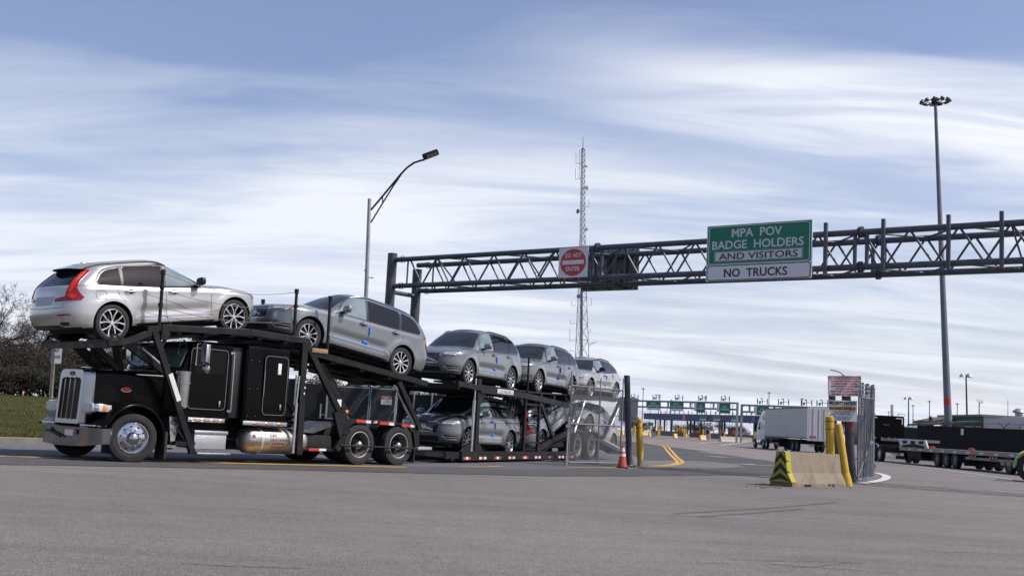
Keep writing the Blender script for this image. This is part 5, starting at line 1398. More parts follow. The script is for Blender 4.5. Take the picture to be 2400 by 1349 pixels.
    for i in range(3): q.bx((6.62, 1.2435, .988 + i * .022), (6.74, 1.2445, .998 + i * .022))
    q.mi = 2; q.bx((6.62, 1.2445, 1.018), (6.67, 1.2455, 1.05)); fin(q, 'flag_sticker', [SIGN_WHITE, RED_REFL, M('flag_blue', (.03, .05, .2), .5)])
    # ---- head rack: struts
    def strut(nm, pts, w, d, y, mat=BLACK_STEEL):
        q = mk()
        for a, b in zip(pts, pts[1:]): q.beam((a[0], y, a[1]), (b[0], y, b[1]), d, w, up=(0, 1, 0)) if False else q.beam((a[0], y, a[1]), (b[0], y, b[1]), d, w)
        return fin(q, nm, mat)
    for s in (1, -1):
        y = s * 1.25
        st = strut('front_strut', [(.56, 2.62), (1.68, .22)], .125, .09, y)
        q = mk(); q.beam((.99, y + s * .053, 1.78), (1.24, y + s * .053, 1.25), .008, .10); fin(q, 'reflector', WHITE_REFL, st)
        strut('brace', [(.92, 2.62), (.74, 2.28)], .06, .05, y)
        strut('brace', [(1.27, .70), (1.58, .36)], .03, .03, y)
        q = mk(); q.bx((1.25, s * .45, .36), (1.72, s * 1.28, .44)); fin(q, 'strut_foot', BLACK_STEEL)
        strut('rear_post', [(4.36, 2.72), (4.42, .22)], .15, .11, y)
        q = mk(); q.cyl((4.22, y + s * .06, .25), (4.22, y + s * .06, 1.35), .035, n=10); q.cyl((4.22, y + s * .06, 1.35), (4.25, y + s * .06, 1.95), .02, n=10); fin(q, 'hydraulic_ram', ALU)
        q = mk()
        for k in range(6): q.bx((4.40 + .01 * k, y + s * .062, 1.55 + .13 * k), (4.43 + .01 * k, y + s * .07, 1.59 + .13 * k))
        fin(q, 'rope_hooks', SIGN_WHITE)
        q = mk(); y2 = y - s * .002
        for a, b, w in (((4.45, 2.66), (5.50, 1.24), .13), ((5.50, 1.24), (5.72, .68), .34), ((5.72, .68), (5.50, .34), .16)): q.beam((a[0], y2, a[1]), (b[0], y2, b[1]), .095, w)
        fin(q, 'rear_diagonal', BLACK_STEEL)
        strut('inner_diagonal', [(5.10, 2.30), (6.0, 1.16)], .13, .08, s * .98)
        strut('rear_strut', [(7.35, 2.0), (8.14, .92)], .12, .09, y)
        q = mk(); q.cyl((7.25, s * 1.20, 1.92), (7.66, s * 1.20, 1.40), .022, n=10); q.cyl((7.60, s * 1.20, 1.47), (8.02, s * 1.20, .98), .036, n=10); fin(q, 'hydraulic_ram', ALU_DULL)
        # rails
        q = mk()
        for a, b in (((.40, 2.62), (.75, 2.675)), ((.75, 2.675), (2.85, 2.785)), ((2.85, 2.785), (4.50, 2.735))): q.beam((a[0], y, a[1]), (b[0], y, b[1]), .10, .115)
        q.bx((.70, y - .07, 2.45), (.86, y + .07, 2.72)); fin(q, 'deck_rail', BLACK_STEEL)
        q = mk(); q.beam((.72, y + s * .01, 2.742), (2.83, y + s * .01, 2.852), .07, .012); q.beam((2.86, y + s * .01, 2.853), (4.46, y + s * .01, 2.802), .07, .012); fin(q, 'rail_edge', M('worn_rail_edge', (.10, .10, .105), .35, .7, var=.4))
        q = mk()
        for a, b in (((-.42, 2.27), (-.05, 2.33)), ((-.05, 2.33), (.48, 2.56))): q.beam((a[0], y, a[1]), (b[0], y, b[1]), .12, .11)
        q.beam((-.40, y, 2.30), (-.30, y, 2.46), .04, .05); q.beam((-.30, y, 2.46), (-.02, y, 2.36), .03, .04); fin(q, 'cradle_rail', BLACK_STEEL)
        # ramp for the second car
        q = mk()
        q.beam((4.55, y, 2.50), (8.30, y, 2.02), .10, .13); fin(q, 'ramp_rail', BLACK_STEEL)
        q = mk(); q.beam((4.2, s * .80, 2.56), (8.30, s * .80, 2.03), .62, .045); q.beam((2.2, s * .80, 2.73), (4.2, s * .80, 2.70), .60, .04); q.beam((-.45, s * .80, 2.325), (.30, s * .80, 2.37), .60, .04); q.beam((.30, s * .80, 2.37), (2.2, s * .80, 2.70), .60, .04);
        fin(q, 'wheel_track', BLACK_STEEL)
        # legs under the cradle
        strut('rack_leg', [(-.22, 2.27), (.36, 1.80)], .11, .08, s * .42); strut('rack_leg', [(.20, 2.38), (.40, 1.78)], .12, .09, s * .42)
        strut('rack_leg', [(.0, 2.38), (1.25, 1.70)], .12, .09, s * 1.0)
        q = mk(); q.cyl((.50, s * .95, 2.26), (1.02, s * .95, 1.93), .034, n=10); q.cyl((1.02, s * .95, 1.93), (1.22, s * .95, 1.80), .020, n=10); fin(q, 'hydraulic_ram', ALU)
        # posts for the lifelines
        for nm_, u, z0_, z1_, px in (('rail_post', .67, 2.70, 3.84, 0), ('rail_post', 4.06, 2.76, 3.87, 0), ('rail_post', 5.04, 2.40, 3.83, 0)):
            q = mk(); q.cyl((u, y, z0_), (u - .015, y, z1_), .035, n=10); q.cyl((u - .015, y, z1_ - .10), (u - .015, y, z1_ + .0), .05, n=10)
            if u < 4.5:
                for zz in (3.45, 3.10): q.cyl((u - .01, y, zz), (u - .01, y, zz + .07), .052, n=10)
            fin(q, nm_, BLACK_STEEL)
    q = mk()
    for u, z, t_ in ((-.42, 2.25, .13), (-.1, 2.28, .1), (.42, 2.50, .1), (1.1, 2.62, .08), (1.75, 2.66, .08), (2.4, 2.7, .08), (3.1, 2.69, .08), (3.8, 2.68, .1), (4.40, 2.66, .14), (5.2, 2.34, .1), (6.1, 2.22, .1), (7.0, 2.10, .1), (7.9, 1.99, .12)):
        q.bx((u, -1.24, z - t_ / 2), (u + .11, 1.24, z + t_ / 2))
    for y in (-.36, .36): q.beam((-.42, y, 2.25), (-.05, y, 2.29), .09, .10); q.beam((4.5, y, 2.46), (8.1, y, 1.99), .1, .16)
    q.beam((-.4, 0, 2.24), (.5, 0, 2.42), .5, .08)
    fin(q, 'cross_member', BLACK_STEEL)
    q = mk()
    rnd = random.Random(5)
    for k in range(3):
        q = mk(); a = V((-.25 + .2 * k, -.3 + .5 * k, 2.2)); q.tube([a, a + V((.25, .1, -.28)), a + V((.5, .12, -.33)), a + V((.62, .05, -.05)), a + V((.5, 0, .1))], .018, 6); fin(q, 'hydraulic_hose', RUBBER)
    for s in (1, -1): q = mk(); q.tube([(1.35, s * 1.0, 2.45), (1.30, s * 1.02, 2.2), (1.42, s * 1.02, 2.12), (1.52, s * 1.0, 2.3), (1.45, s * 1.0, 2.5)], .014, 6); fin(q, 'hydraulic_hose', RUBBER)
    q = mk(); q.bbox((4.55, 1.18, 2.50), (5.0, 1.33, 2.60), .01); fin(q, 'wood_block', M('weathered_wood', (.28, .17, .09), .8, var=.5, scale=9))
    q = mk(); y = 1.25
    for (za, zb, sg) in ((3.78, 3.80, .20), (3.45, 3.48, .16), (3.10, 3.14, .13)): q.rope((.66, y, za), (4.04, y, zb), sg, .0065, 5, 18)
    q.rope((.60, y, 3.45), (.95, y, 2.76), .10, .005, 4, 10)
    fin(q, 'lifeline', M('steel_cable', (.22, .20, .17), .5, .5))
    return tr
tractor = build_tractor()
# ================================================================== car hauler trailer
def build_trailer():
    tr = thing('car_hauler_trailer', 'black two-deck car carrying trailer with ladder and red and white reflectors', 'trailer', TR.O, rad(TR.deg + 180))
    mk = lambda: MB(flip=True)
    fin = lambda q, nm, m, par=tr, **k: q.build(nm, m, par, **k)
    for s in (1, -1):
        y = s * 1.27
        q = mk(); q.prism([(-.45, y, .07), (8.2, y, .07), (8.5, y, .20), (8.5, y, .32), (-.45, y, .32)], (0, -s * .09, 0)); sr = fin(q, 'side_rail', BLACK_STEEL, smooth=False)
        for k in range(9):
            u = -.36 + k * 1.03
            for j, mm in enumerate((RED_REFL, WHITE_REFL, RED_REFL) if k % 2 == 0 else (WHITE_REFL, RED_REFL, WHITE_REFL)):
                q = mk(); q.bx((u + .16 * j, y + s * .001, .10), (u + .16 * (j + 1), y + s * .007, .17)); fin(q, 'reflector', mm, sr)
        q = mk(); q.prism([(-.45, y - s * .01, .32), (.25, y - s * .01, .66), (.30, y - s * .01, .95), (.58, y - s * .01, .95), (.62, y - s * .01, .60), (.95, y - s * .01, .32)], (0, -s * .07, 0)); fin(q, 'gusset', BLACK_STEEL, smooth=False)
        q = mk(); q.bx((.34, y - s * .10, .32), (.54, y + s * .012, 2.36)); fin(q, 'front_post', BLACK_STEEL)
        q = mk(); q.cyl((.16, y - s * .02, .32), (.20, y - s * .02, 1.75), .042, n=12); q.cyl((.20, y - s * .02, 1.75), (.23, y - s * .02, 2.36), .024, n=12); fin(q, 'hydraulic_ram', ALU)
        # upper side rail
        q = mk()
        for a, b, h in (((-1.0, 2.16), (.45, 2.10), .14), ((.45, 2.06), (3.75, 2.03), .17), ((3.75, 2.03), (7.5, 1.86), .17), ((7.5, 2.16), (14.0, 2.30), .14)): q.beam((a[0], y, a[1]), (b[0], y, b[1]), .10, h)
        ur = fin(q, 'upper_rail', BLACK_STEEL)
        q = mk()
        q.prism([(.54, y - s * .02, 1.95), (.95, y - s * .02, 2.0), (.54, y - s * .02, 1.55)], (0, -s * .05, 0)); fin(q, 'knee_brace', BLACK_STEEL, smooth=False); q = mk(); q.prism([(3.75, y - s * .02, 1.95), (3.3, y - s * .02, 1.96), (3.75, y - s * .02, 1.7)], (0, -s * .05, 0)); fin(q, 'knee_brace', BLACK_STEEL, smooth=False)
        if s > 0:
            q = mk(); q.bbox((1.55, y + .052, 2.0), (2.72, y + .062, 2.14), .006); mp = fin(q, 'maker_plate', M('worn_white_plate', (.50, .50, .48), .5, var=.2, scale=5, dirt=((.25, .22, .2), .5)), ur)
            q = mk(); put_text(q, 'COTTRELL INC.', (2.13, y + .064, 2.035), (1, 0, 0), (0, 0, 1), .075, bold=.03, width=.85); fin(q, 'plate_lettering', SIGN_BLACK, mp)
        # ladder
        q = mk(); q.bx((3.79, y - s * .06, .32), (3.89, y + s * .02, 1.97)); q.bx((3.86, y - s * .05, .36), (4.98, y - s * .02, .40)); q.bx((4.95, y - s * .06, .32), (5.05, y + s * .02, 1.97))
        ld = fin(q, 'ladder', BLACK_STEEL)
        for z in (.60, .90, 1.20, 1.50, 1.78):
            q = mk(); q.bx((3.89, y - s * .04, z - .025), (4.95, y + s * .0, z + .025)); fin(q, 'rung', BLACK_STEEL, ld)
        q = mk(); q.beam((5.05, y - s * .03, 1.92), (6.45, y - s * .03, .66), .07, .12); fin(q, 'diagonal', BLACK_STEEL)
        q = mk(); q.beam((4.95, y - s * .05, .36), (6.3, y - s * .05, .66), .09, .18); q.beam((6.3, y - s * .05, .66), (8.2, y - s * .05, 1.05), .09, .16); fin(q, 'ramp_side', BLACK_STEEL)
        q = mk(); q.cyl((3.92, y, 2.08), (3.92, y, 3.22), .034, n=10); fin(q, 'rail_post', BLACK_STEEL)
        # rear struts and rams
        q = mk(); q.beam((8.3, y, 1.95), (7.6, y, 1.10), .07, .10); fin(q, 'rear_strut', BLACK_STEEL)
        q = mk(); q.cyl((9.1, y, 2.05), (8.2, y, .95), .05, n=12); fin(q, 'hydraulic_ram', ALU)
        q = mk(); q.beam((13.0, y, 2.2), (11.2, y, .75), .09, .13); rb = fin(q, 'rear_strut', BLACK_STEEL)
        q = mk(); q.cyl((13.2, y, 2.2), (11.9, y, 1.15), .05, n=12); fin(q, 'hydraulic_ram', ALU)
        q = mk(); q.beam((10.9, y, .75), (13.0, y, .42), .30, .06); fin(q, 'tail_ramp', ALU_DULL)
        # wheel tracks, upper and lower
        q = mk()
        q.beam((-.9, s * .80, 2.20), (4.6, s * .80, 2.17), .62, .05); q.beam((4.6, s * .80, 2.17), (9.9, s * .80, 2.25), .62, .05); q.beam((9.9, s * .80, 2.25), (14.2, s * .80, 2.35), .62, .05)
        fin(q, 'upper_track', BLACK_STEEL)
        q = mk(); q.beam((-1.2, s * .80, .12), (4.9, s * .80, .10), .62, .05); q.beam((4.9, s * .80, .12), (9.4, s * .80, 1.06), .62, .05); q.beam((9.6, s * .80, .95), (14.2, s * .80, .22), .62, .05); fin(q, 'lower_track', BLACK_STEEL)
        # fenders over the tandem
        q = mk(); q.bx((8.15, s * .70, .98), (10.9, s * 1.26, 1.02)); fin(q, 'fender', BLACK_STEEL)
        for u in (8.8, 10.24):
            truck_wheel(tr, u, s * 1.21, s, 'drive', cap=BLACK_STEEL); truck_wheel(tr, u, s * .90, s, 'drive', cap=BLACK_STEEL)
        q = mk(); q.bx((11.0, s * .62, .10), (11.03, s * 1.22, .75)); fin(q, 'mud_flap', RUBBER)
        q = mk(); q.bbox((11.04, s * .7, .80), (11.07, s * .95, .90), .01); fin(q, 'tail_light', RED_LENS)
    q = mk()
    for u in (-.9, .4, 1.6, 2.8, 3.9, 5.1, 6.2, 7.3): q.bx((u, -1.26, 2.02), (u + .12, 1.26, 2.15))
    for u in (8.4, 9.6, 10.8, 12.0, 13.2, 13.95): q.bx((u, -1.26, 2.12 + .02 * (u - 8.4)), (u + .12, 1.26, 2.22 + .02 * (u - 8.4)))
    for u in (-1.0, .35, 1.6, 2.9, 4.1, 5.0): q.bx((u, -1.22, .07), (u + .14, 1.22, .085 + .06))
    q.bx((6.2, -1.0, .45), (8.0, 1.0, .62))
    for u in (8.8, 10.24): q.cyl((u, -1.1, .47), (u, 1.1, .47), .09, n=10)
    q.bx((7.6, -.5, .55), (11.0, .5, .75))
    fin(q, 'cross_member', BLACK_STEEL)
    # low neck reaching under the truck
    q = mk(); q.beam((-3.6, 0, .36), (-.9, 0, .24), .55, .22); q.bx((-1.3, -1.2, .12), (-.45, 1.2, .30)); q.beam((-2.9, .95, .29), (-.9, 1.15, .20), .12, .12); q.beam((-2.9, -.95, .29), (-.9, -1.15, .20), .12, .12); fin(q, 'neck', BLACK_STEEL)
    q = mk(); q.bbox((-3.0, 1.0, .36), (-2.2, 1.25, .43), .01); fin(q, 'step', ALU_DULL)
    q = mk()
    for k in range(3): q = mk(); q.tube([(2.6 + .25 * k, 1.0, 2.0), (2.75 + .25 * k, 1.1, 1.55 - .1 * k), (3.0 + .25 * k, 1.12, 1.35), (3.2 + .2 * k, 1.1, 1.7), (3.25 + .2 * k, 1.0, 1.98)], .02, 6); fin(q, 'hydraulic_hose', RUBBER)
    return tr
trailer = build_trailer()

# ================================================================== the nine cars on the rig
suv_grey = build_suv('suv_car', 'grey seven-seat car tilted nose up behind the truck cab', 'car', True, GREY, 'grey cars on the hauler', wheelstyle=TEN_SPOKE)
set_car(suv_grey, T, (724.5, 785.7), (937.3, 848))
for lab, fr, f, r in (('grey seven-seat car foremost on the upper deck of the trailer', TR, (1094, 872.5), (1201, 889)),
                      ('grey seven-seat car on the upper trailer deck above the ladder', TR, (1261.2, 893.3), (1339, 908)),
                      ('grey seven-seat car in shade foremost on the lower deck of the trailer', TR, (1090, 1034), (1197, 1039.6))):
    c = copy_tree(suv_grey); c['label'] = lab; set_car(c, fr, f, r)
suv_silver = build_suv('suv_car', 'silver car with black mirrors and red tail lights on the rack above the truck bonnet', 'car', False, SILVER, wheelstyle=FIVE_Y, guards=False, black_trim=True, plate=True)
set_car(suv_silver, T, (555, 741.7), (259.8, 757))
suv_pale = build_suv('suv_car', 'pale silver car with dark roof rearmost on the upper deck behind the fence gate', 'car', False, PALE, wheelstyle=FIVE_Y, roof_reflection=True, black_trim=True)
set_car(suv_pale, TR, (1385, 911), (1443, 919))
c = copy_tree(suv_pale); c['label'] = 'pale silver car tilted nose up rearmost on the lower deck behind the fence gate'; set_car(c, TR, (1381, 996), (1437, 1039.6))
suv_small = build_suv('suv_car', 'grey car facing backwards with lit red tail lights behind the trailer ladder', 'car', False, GREY, wheelstyle=FIVE_Y, black_trim=True)
set_car(suv_small, TR, (1339, 975), (1273, 1032))
for o in list(bpy.data.objects):
    if o.name.startswith('suv_car') and o.parent is None: finish_car(o)
# ------------------------------------------------------------------ overhead sign gantry
GF = Frame((-4.41, 45.9), math.degrees(math.atan2(-13.9, 18.24)))
GSTEEL = M('grey_painted_truss', (.085, .095, .115), .5, .35, var=.22, scale=3, dirt=((.10, .085, .07), .45))
ZT, ZB, WD, TL = 7.47, 6.40, 1.55, 40.0
gan = thing('sign_gantry', 'long grey tubular truss gantry on twin posts spanning the road', 'gantry', tuple(GF.O), rad(GF.deg))
def GL(t, y, z): return (t, -y, z)         # local: x along the truss, -y towards the road users
for y, z, nm in ((0, ZT, 'chord'), (0, ZB, 'chord'), (-WD, ZT - .02, 'chord'), (-WD, ZB - .02, 'chord')):
    q = MB(); q.cyl(GL(-.05, y, z), GL(TL, y, z), .098, n=16)
    q.lathe([(-.03, .14), (.03, .14)], GL(-.05, y, z), (1, 0, 0), 16); q.build(nm, GSTEEL, gan)
q = MB(); pl = 1.42; n_ = int(TL / pl)
for i in range(n_):
    a, b_ = .35 + i * pl, .35 + (i + 1) * pl; m_ = (a + b_) / 2
    for y in (0, -WD):
        q.cyl(GL(a, y, ZT), GL(m_, y, ZB), .036, n=8, caps=False); q.cyl(GL(m_, y, ZB), GL(b_, y, ZT), .036, n=8, caps=False)
    for z in (ZT, ZB - .02):
        s = i % 2; q.cyl(GL(a, 0 if s else -WD, z), GL(b_, -WD if s else 0, z), .032, n=8, caps=False)
    if i % 3 == 1: q.cyl(GL(a, 0, ZT), GL(a, -WD, ZB), .03, n=8, caps=False)
q.build('bracing', GSTEEL, gan)
for t in (.25, 9.08, 9.45, 18.58, 18.95):
    for y in (0, -WD):
        q = MB(); q.cyl(GL(t, y, ZT), GL(t, y, ZB), .06 if t > 1 else .036, n=10); q.build('upright', GSTEEL, gan)
for t in (9.26, 18.76):
    for y in (0, -WD):
        for z in (ZT, ZB):
            q = MB(); 
            for dt in (-.05, .02): q.lathe([(dt, .09), (dt, .18), (dt + .03, .18), (dt + .03, .09)], GL(t, y, z), (1, 0, 0), 16)
            for k in range(8): a = k * PI / 4; q.cyl(GL(t - .09, y + .14 * math.cos(a), z + .14 * math.sin(a)), GL(t + .09, y + .14 * math.cos(a), z + .14 * math.sin(a)), .02, n=6)
            q.build('flange', GSTEEL, gan)
for y, zt in ((0, 7.74), (-WD, 7.30)):
    q = MB(); q.cyl(GL(TL + .4, y, 0), GL(TL + .4, y, zt), .195, n=24); q.build('post', GSTEEL, gan)
    q = MB(); q.cyl(GL(-.62, y, 0), GL(-.62, y, zt), .195, n=24); q.lathe([(0, .20), (.12, .20)], GL(-.62, y, 5.45), (0, 0, 1), 24); q.lathe([(0, .35), (.05, .35), (.05, .2), (.4, .2)], GL(-.62, y, 0), (0, 0, 1), 24); q.build('post', M('gantry_post_steel', (.075, .08, .09), .5, .35, var=.35, scale=1.2, dirt=((.06, .05, .045), .6)), gan)
    q = MB(); q.cyl(GL(-.62, y, ZB + .0), GL(-.05, y, ZB), .10, n=14); q.cyl(GL(-.62, y, ZT), GL(-.05, y, ZT), .10, n=14); q.build('bracket', GSTEEL, gan)
for z in (ZB - .22, 5.05):
    q = MB(); q.cyl(GL(-.62, 0, z), GL(-.62, -WD, z), .12 if z < 6 else .09, n=14); q.build('cross_tie', GSTEEL, gan)
for t in (17.71, 19.5, 21.4, 22.86):
    q = MB(); q.bx(GL(t - .05, .10, 6.22), GL(t + .05, .22, 7.80)); q.build('sign_bracket', GSTEEL, gan)
for t in (14.3, 16.2, 7.95, 8.55):
    q = MB(); q.bx(GL(t - .05, .10, 6.05 if t > 10 else 6.28), GL(t + .05, .17, 7.7 if t > 10 else 7.45)); q.build('sign_bracket', GSTEEL if t > 10 else M('rusty_bracket', (.10, .045, .03), .8, var=.3), gan)
def gsign(name, label, t0, t1, z0, z1, y, mat, th=.03):
    c = GF.W((t0 + t1) / 2, y, (z0 + z1) / 2); o = thing(name, label, 'sign', tuple(c)); w, h = t1 - t0, z1 - z0; right, up, nrm = GF.e.copy(), V((0, 0, 1)), GF.n.copy()
    f = lambda a, b_, z=0.0: right * (a * w / 2) + up * (b_ * h / 2) + nrm * z
    q = MB(); q.prism([f(-1, -1), f(1, -1), f(1, 1), f(-1, 1)], -nrm * th); q.build('panel', mat, o, smooth=False)
    return o, f, right, up, nrm, w, h
def solve(px, y):
    r = [GF.pix(a, b_, y) for a, b_ in px]; return min(x[0] for x in r), max(x[0] for x in r), min(x[1] for x in r), max(x[1] for x in r)
t0, t1, z0, z1 = solve([(1658, 534), (1901.5, 517), (1658, 662), (1901.5, 653)], .20); z0, z1 = 6.10, 7.93
o, f, right, up, nrm, w, h = gsign('road_sign', 'large green overhead sign reading MPA POV BADGE HOLDERS AND VISITORS over white NO TRUCKS', t0, t1, z0, z1, .20, SIGN_WHITE, .04)
sign_quad(o, f, -.985, -.42, .985, .985, SIGN_GREEN, 'green_field', .002, .07)
q = MB(); 
bd = rounded([(-.955, -.40), (.955, -.40), (.955, .95), (-.955, .95)], .1, 5); 
for i in range(len(bd)): 
    a, b_ = bd[i], bd[(i + 1) % len(bd)]; q.beam(f(a[0], a[1], .003), f(b_[0], b_[1], .003), .004, .030, up=nrm) if False else q.beam(f(a[0], a[1], .003), f(b_[0], b_[1], .003), .022, .003, up=nrm)
q.build('border', SIGN_WHITE, o, smooth=False)
q = MB(); bd = rounded([(-.975, -.975), (.975, -.975), (.975, -.455), (-.975, -.455)], .08, 5)
for i in range(len(bd)): a, b_ = bd[i], bd[(i + 1) % len(bd)]; q.beam(f(a[0], a[1], .003), f(b_[0], b_[1], .003), .028, .003, up=nrm)
q.build('border', SIGN_BLACK, o, smooth=False)
PALE_SIGN = M('pale_sign_letters', (.62, .63, .64), .5, var=.05)
sign_text(o, f, right, up, nrm, [('MPA  POV', -.03, .70, .27, w * .48), ('BADGE  HOLDERS', -.02, .285, .265, w * .87)], PALE_SIGN, bold=.018)
sign_quad(o, f, -.84, -.315, .84, .06, PALE_SIGN, 'visitor_strip', .004); 
q = MB(); bd = [(-.825, -.295), (.825, -.295), (.825, .04), (-.825, .04)]
for i in range(4): a, b_ = bd[i], bd[(i + 1) % 4]; q.beam(f(a[0], a[1], .006), f(b_[0], b_[1], .006), .018, .003, up=nrm)
q.build('border', SIGN_BLACK, o, smooth=False)
q = MB(); put_text(q, 'AND VISITORS', f(0, -.1275, .008) - up * .102, right, up, .205, bold=.012, width=w * .75); put_text(q, 'NO  TRUCKS', f(-.04, -.72, .006) - up * .13, right, up, .26, bold=.018, width=w * .60); q.build('lettering', SIGN_BLACK, o, smooth=False, recalc=False)
t0, t1, _, _ = solve([(1311, 583), (1376, 578), (1311, 651), (1376, 648)], .20)
o, f, right, up, nrm, w, h = gsign('road_sign', 'square white sign with a red disc reading DO NOT ENTER on the gantry', t0, t1, 6.42, 7.50, .20, SIGN_WHITE, .02)
q = MB(); q.poly([f(.88 * math.cos(k * PI / 24), .90 * math.sin(k * PI / 24), .002) for k in range(48)]); q.build('red_disc', SIGN_RED, o, smooth=False)
sign_quad(o, f, -.74, -.13, .74, .15, SIGN_WHITE, 'white_bar', .004)
sign_text(o, f, right, up, nrm, [('DO  NOT', 0, .48, .155, w * .56), ('ENTER', 0, -.42, .155, w * .48)], SIGN_WHITE, bold=.015)
t0, t1, z0, z1 = solve([(1366, 588), (1495, 585), (1366, 683), (1495, 678)], -WD - .2)
c = GF.W((t0 + t1) / 2, -WD - .2, 0); o = thing('reversed_sign', 'ribbed grey back of a large sign hung behind the gantry beside DO NOT ENTER', 'sign', (c.x, c.y, 0)); o.rotation_euler = (0, 0, rad(GF.deg))
w = (t1 - t0) / 2; q = MB(); q.bx((-w, 0, z0), (w, .03, z1))
for k in range(9): z = z0 + (k + .5) * (z1 - z0) / 9; q.bx((-w, -.03, z - .012), (w, -.001, z + .012))
q.build('panel', ALU_BACK, o, smooth=False)
for x in (-w * .55, 0, w * .6, w * .85): 
    q = MB(); q.bx((x - .05, -.12, z0), (x + .05, -.031, z1)); q.build('bracket', GSTEEL, o)

# ------------------------------------------------------------------ street lamp
Y = 47.5; base = AT(845.5, 1039, Y); Z1 = lambda x, y: AT(x / 2.9975 + 780, y / 2.9975 + 320, Y) - base
o = thing('street_lamp', 'tall galvanised street lamp with a curved dark arm and flat lamp head', 'street lamp', tuple(base))
q = MB(); top = AT(866, 469, Y) - base; q.cyl((0, 0, 0), top, .105, .075, n=16); q.lathe([(-.02, .08), (.05, .08), (.07, .05), (.07, 0)], top, (0, 0, 1), 14); q.lathe([(0, .095), (.04, .095)], AT(858.5, 634, Y) - base, (0, 0, 1), 14); q.lathe([(0, .22), (.04, .22), (.04, .12), (.3, .11)], (0, 0, 0), (0, 0, 1), 16); q.build('pole', GALV, o)
DARKM = M('dark_bronze_metal', (.022, .021, .021), .5, .3, var=.2)
q = MB(); q.tube([Z1(268, 515), Z1(350, 418), Z1(430, 322), Z1(480, 262), Z1(520, 220), Z1(570, 184), Z1(620, 168), Z1(645, 163)], .042, 10); q.tube([Z1(268, 602), Z1(350, 468), Z1(420, 355), Z1(482, 264)], .032, 10); q.cyl(Z1(350, 422), Z1(350, 466), .025, n=8); q.build('arm', DARKM, o)
a, b_ = Z1(634, 152), Z1(742, 112); d = (b_ - a).normalized(); dn = V((0, .92, -.35)); dn = (dn - d * dn.dot(d)).normalized(); u_ = d.cross(dn).normalized()
q = MB(); pts = [(0, -.16), (.10, -.20), (.66, -.19), (.70, -.12), (.70, .12), (.66, .19), (.10, .20), (0, .16)]; q.prism([a + d * x + dn * y for x, y in pts], u_ * .075); q.build('lamp_head', DARKM, o, smooth=False)
for k in range(3):
    q = MB(); q.bx((0, 0, 0), (.001, .001, .001)); q.bm.clear(); s_ = -1 if u_.z > 0 else 1
    off = u_ * (-.004 if u_.z > 0 else .079); q.prism([a + d * (.18 + .16 * k) - dn * .13 + off, a + d * (.31 + .16 * k) - dn * .13 + off, a + d * (.31 + .16 * k) + dn * .13 + off, a + d * (.18 + .16 * k) + dn * .13 + off], u_ * .003); q.build('lens', M('lamp_panel', (.30, .29, .26), .3, var=.2), o)
q = MB(); p = AT(866, 651, Y) - base; q.prism([p + V((-.1, 0, 0)), p + V((.16, -.05, .0)), p + V((.16, .05, 0))], (0, 0, .03)); q.build('small_bracket', DARKM, o)

# ------------------------------------------------------------------ radio tower
Y = 230.0; base = AT(1361, 1015, Y); o = thing('radio_tower', 'tall tapering steel lattice radio tower with dishes and whip antennas', 'tower', tuple(base)); TP = lambda x, y: AT(x, y, Y) - base
ax0, ax1 = TP(1361, 1015), TP(1366.2, 350); ks = Y / 2700
def twid(y): return (lerpk([(350, 9.5), (500, 11.5), (600, 15), (840, 33), (1015, 46)], y)) * ks
TSTEEL = M('tower_steel', (.20, .21, .24), .5, .5, var=.15); q = MB(); ys = [1015, 950, 895, 840, 800, 765, 732, 700, 670, 642, 616, 592, 570] + [570 - 13 * k for k in range(1, 17)] + [350]
def tleg(y, k):
    c = ax0.lerp(ax1, (1015 - y) / (1015 - 350)); w = twid(y) / 2 * 1.12; a = rad(90 + 120 * k + 8); return c + V((math.cos(a) * w, math.sin(a) * w, 0))
for y0_, y1_ in zip(ys, ys[1:]):
    for k in range(3):
        q.cyl(tleg(y0_, k), tleg(y1_, k), .075 if y0_ > 560 else .055, n=6, caps=False)
        q.cyl(tleg(y0_, k), tleg(y1_, (k + 1) % 3), .038, n=5, caps=False); q.cyl(tleg(y0_, (k + 1) % 3), tleg(y1_, k), .038, n=5, caps=False); q.cyl(tleg(y1_, k), tleg(y1_, (k + 1) % 3), .03, n=5, caps=False)
q.build('lattice', TSTEEL, o)
q = MB(); q.cyl(ax0, ax0.lerp(ax1, .62), .20, n=8); q.cyl(ax0 + V((.28, 0, 0)), ax0.lerp(ax1, .6) + V((.1, 0, 0)), .10, n=8); q.build('cable_run', TSTEEL, o)
q = MB(); q.cyl(ax1, TP(1366.8, 321), .07, .03, n=8); q.lathe([(0, .35), (.12, .2), (.3, .1)], ax1, (0, 0, 1), 10); q.build('top_mast', DARKM, o)
for x, ya, yb, xm in ((1350, 358, 383, 1362), (1358, 351, 385, 1362), (1348.5, 394, 420, 1362), (1357.5, 388, 418, 1362), (1380, 467, 485, 1368), (1340, 706, 716, 1350), (1386, 698, 716, 1378), (1337, 748, 758, 1349), (1383, 770, 778, 1378), (1335.5, 770, 798, 1347), (1336, 817, 822, 1346)):
    q = MB(); q.cyl(TP(x, ya), TP(x, yb), .05, n=6); q.cyl(TP(x, yb), TP(xm, yb - .5), .045, n=6); q.build('whip_antenna', GALV, o)
for x, y, r, sx in ((1376, 440, .50, 1), (1354, 495, .50, -1), (1375.5, 537, .38, 1), (1375, 390, .25, 1), (1356, 694, .42, 0)):
    q = MB(); c = TP(x, y); d = V((sx * .8, -.5, 0)) if sx else V((-.2, -1, 0)); q.lathe([(-.28, .0), (-.25, r * .5), (-.1, r * .95), (.0, r), (.03, r * .8), (.03, 0)], c, d, 18); q.cyl(c - d.normalized() * .25, TP(1365 if y < 600 else 1360, y), .06, n=6); q.build('dish', M('grey_dish', (.16, .165, .17), .5, var=.1), o)
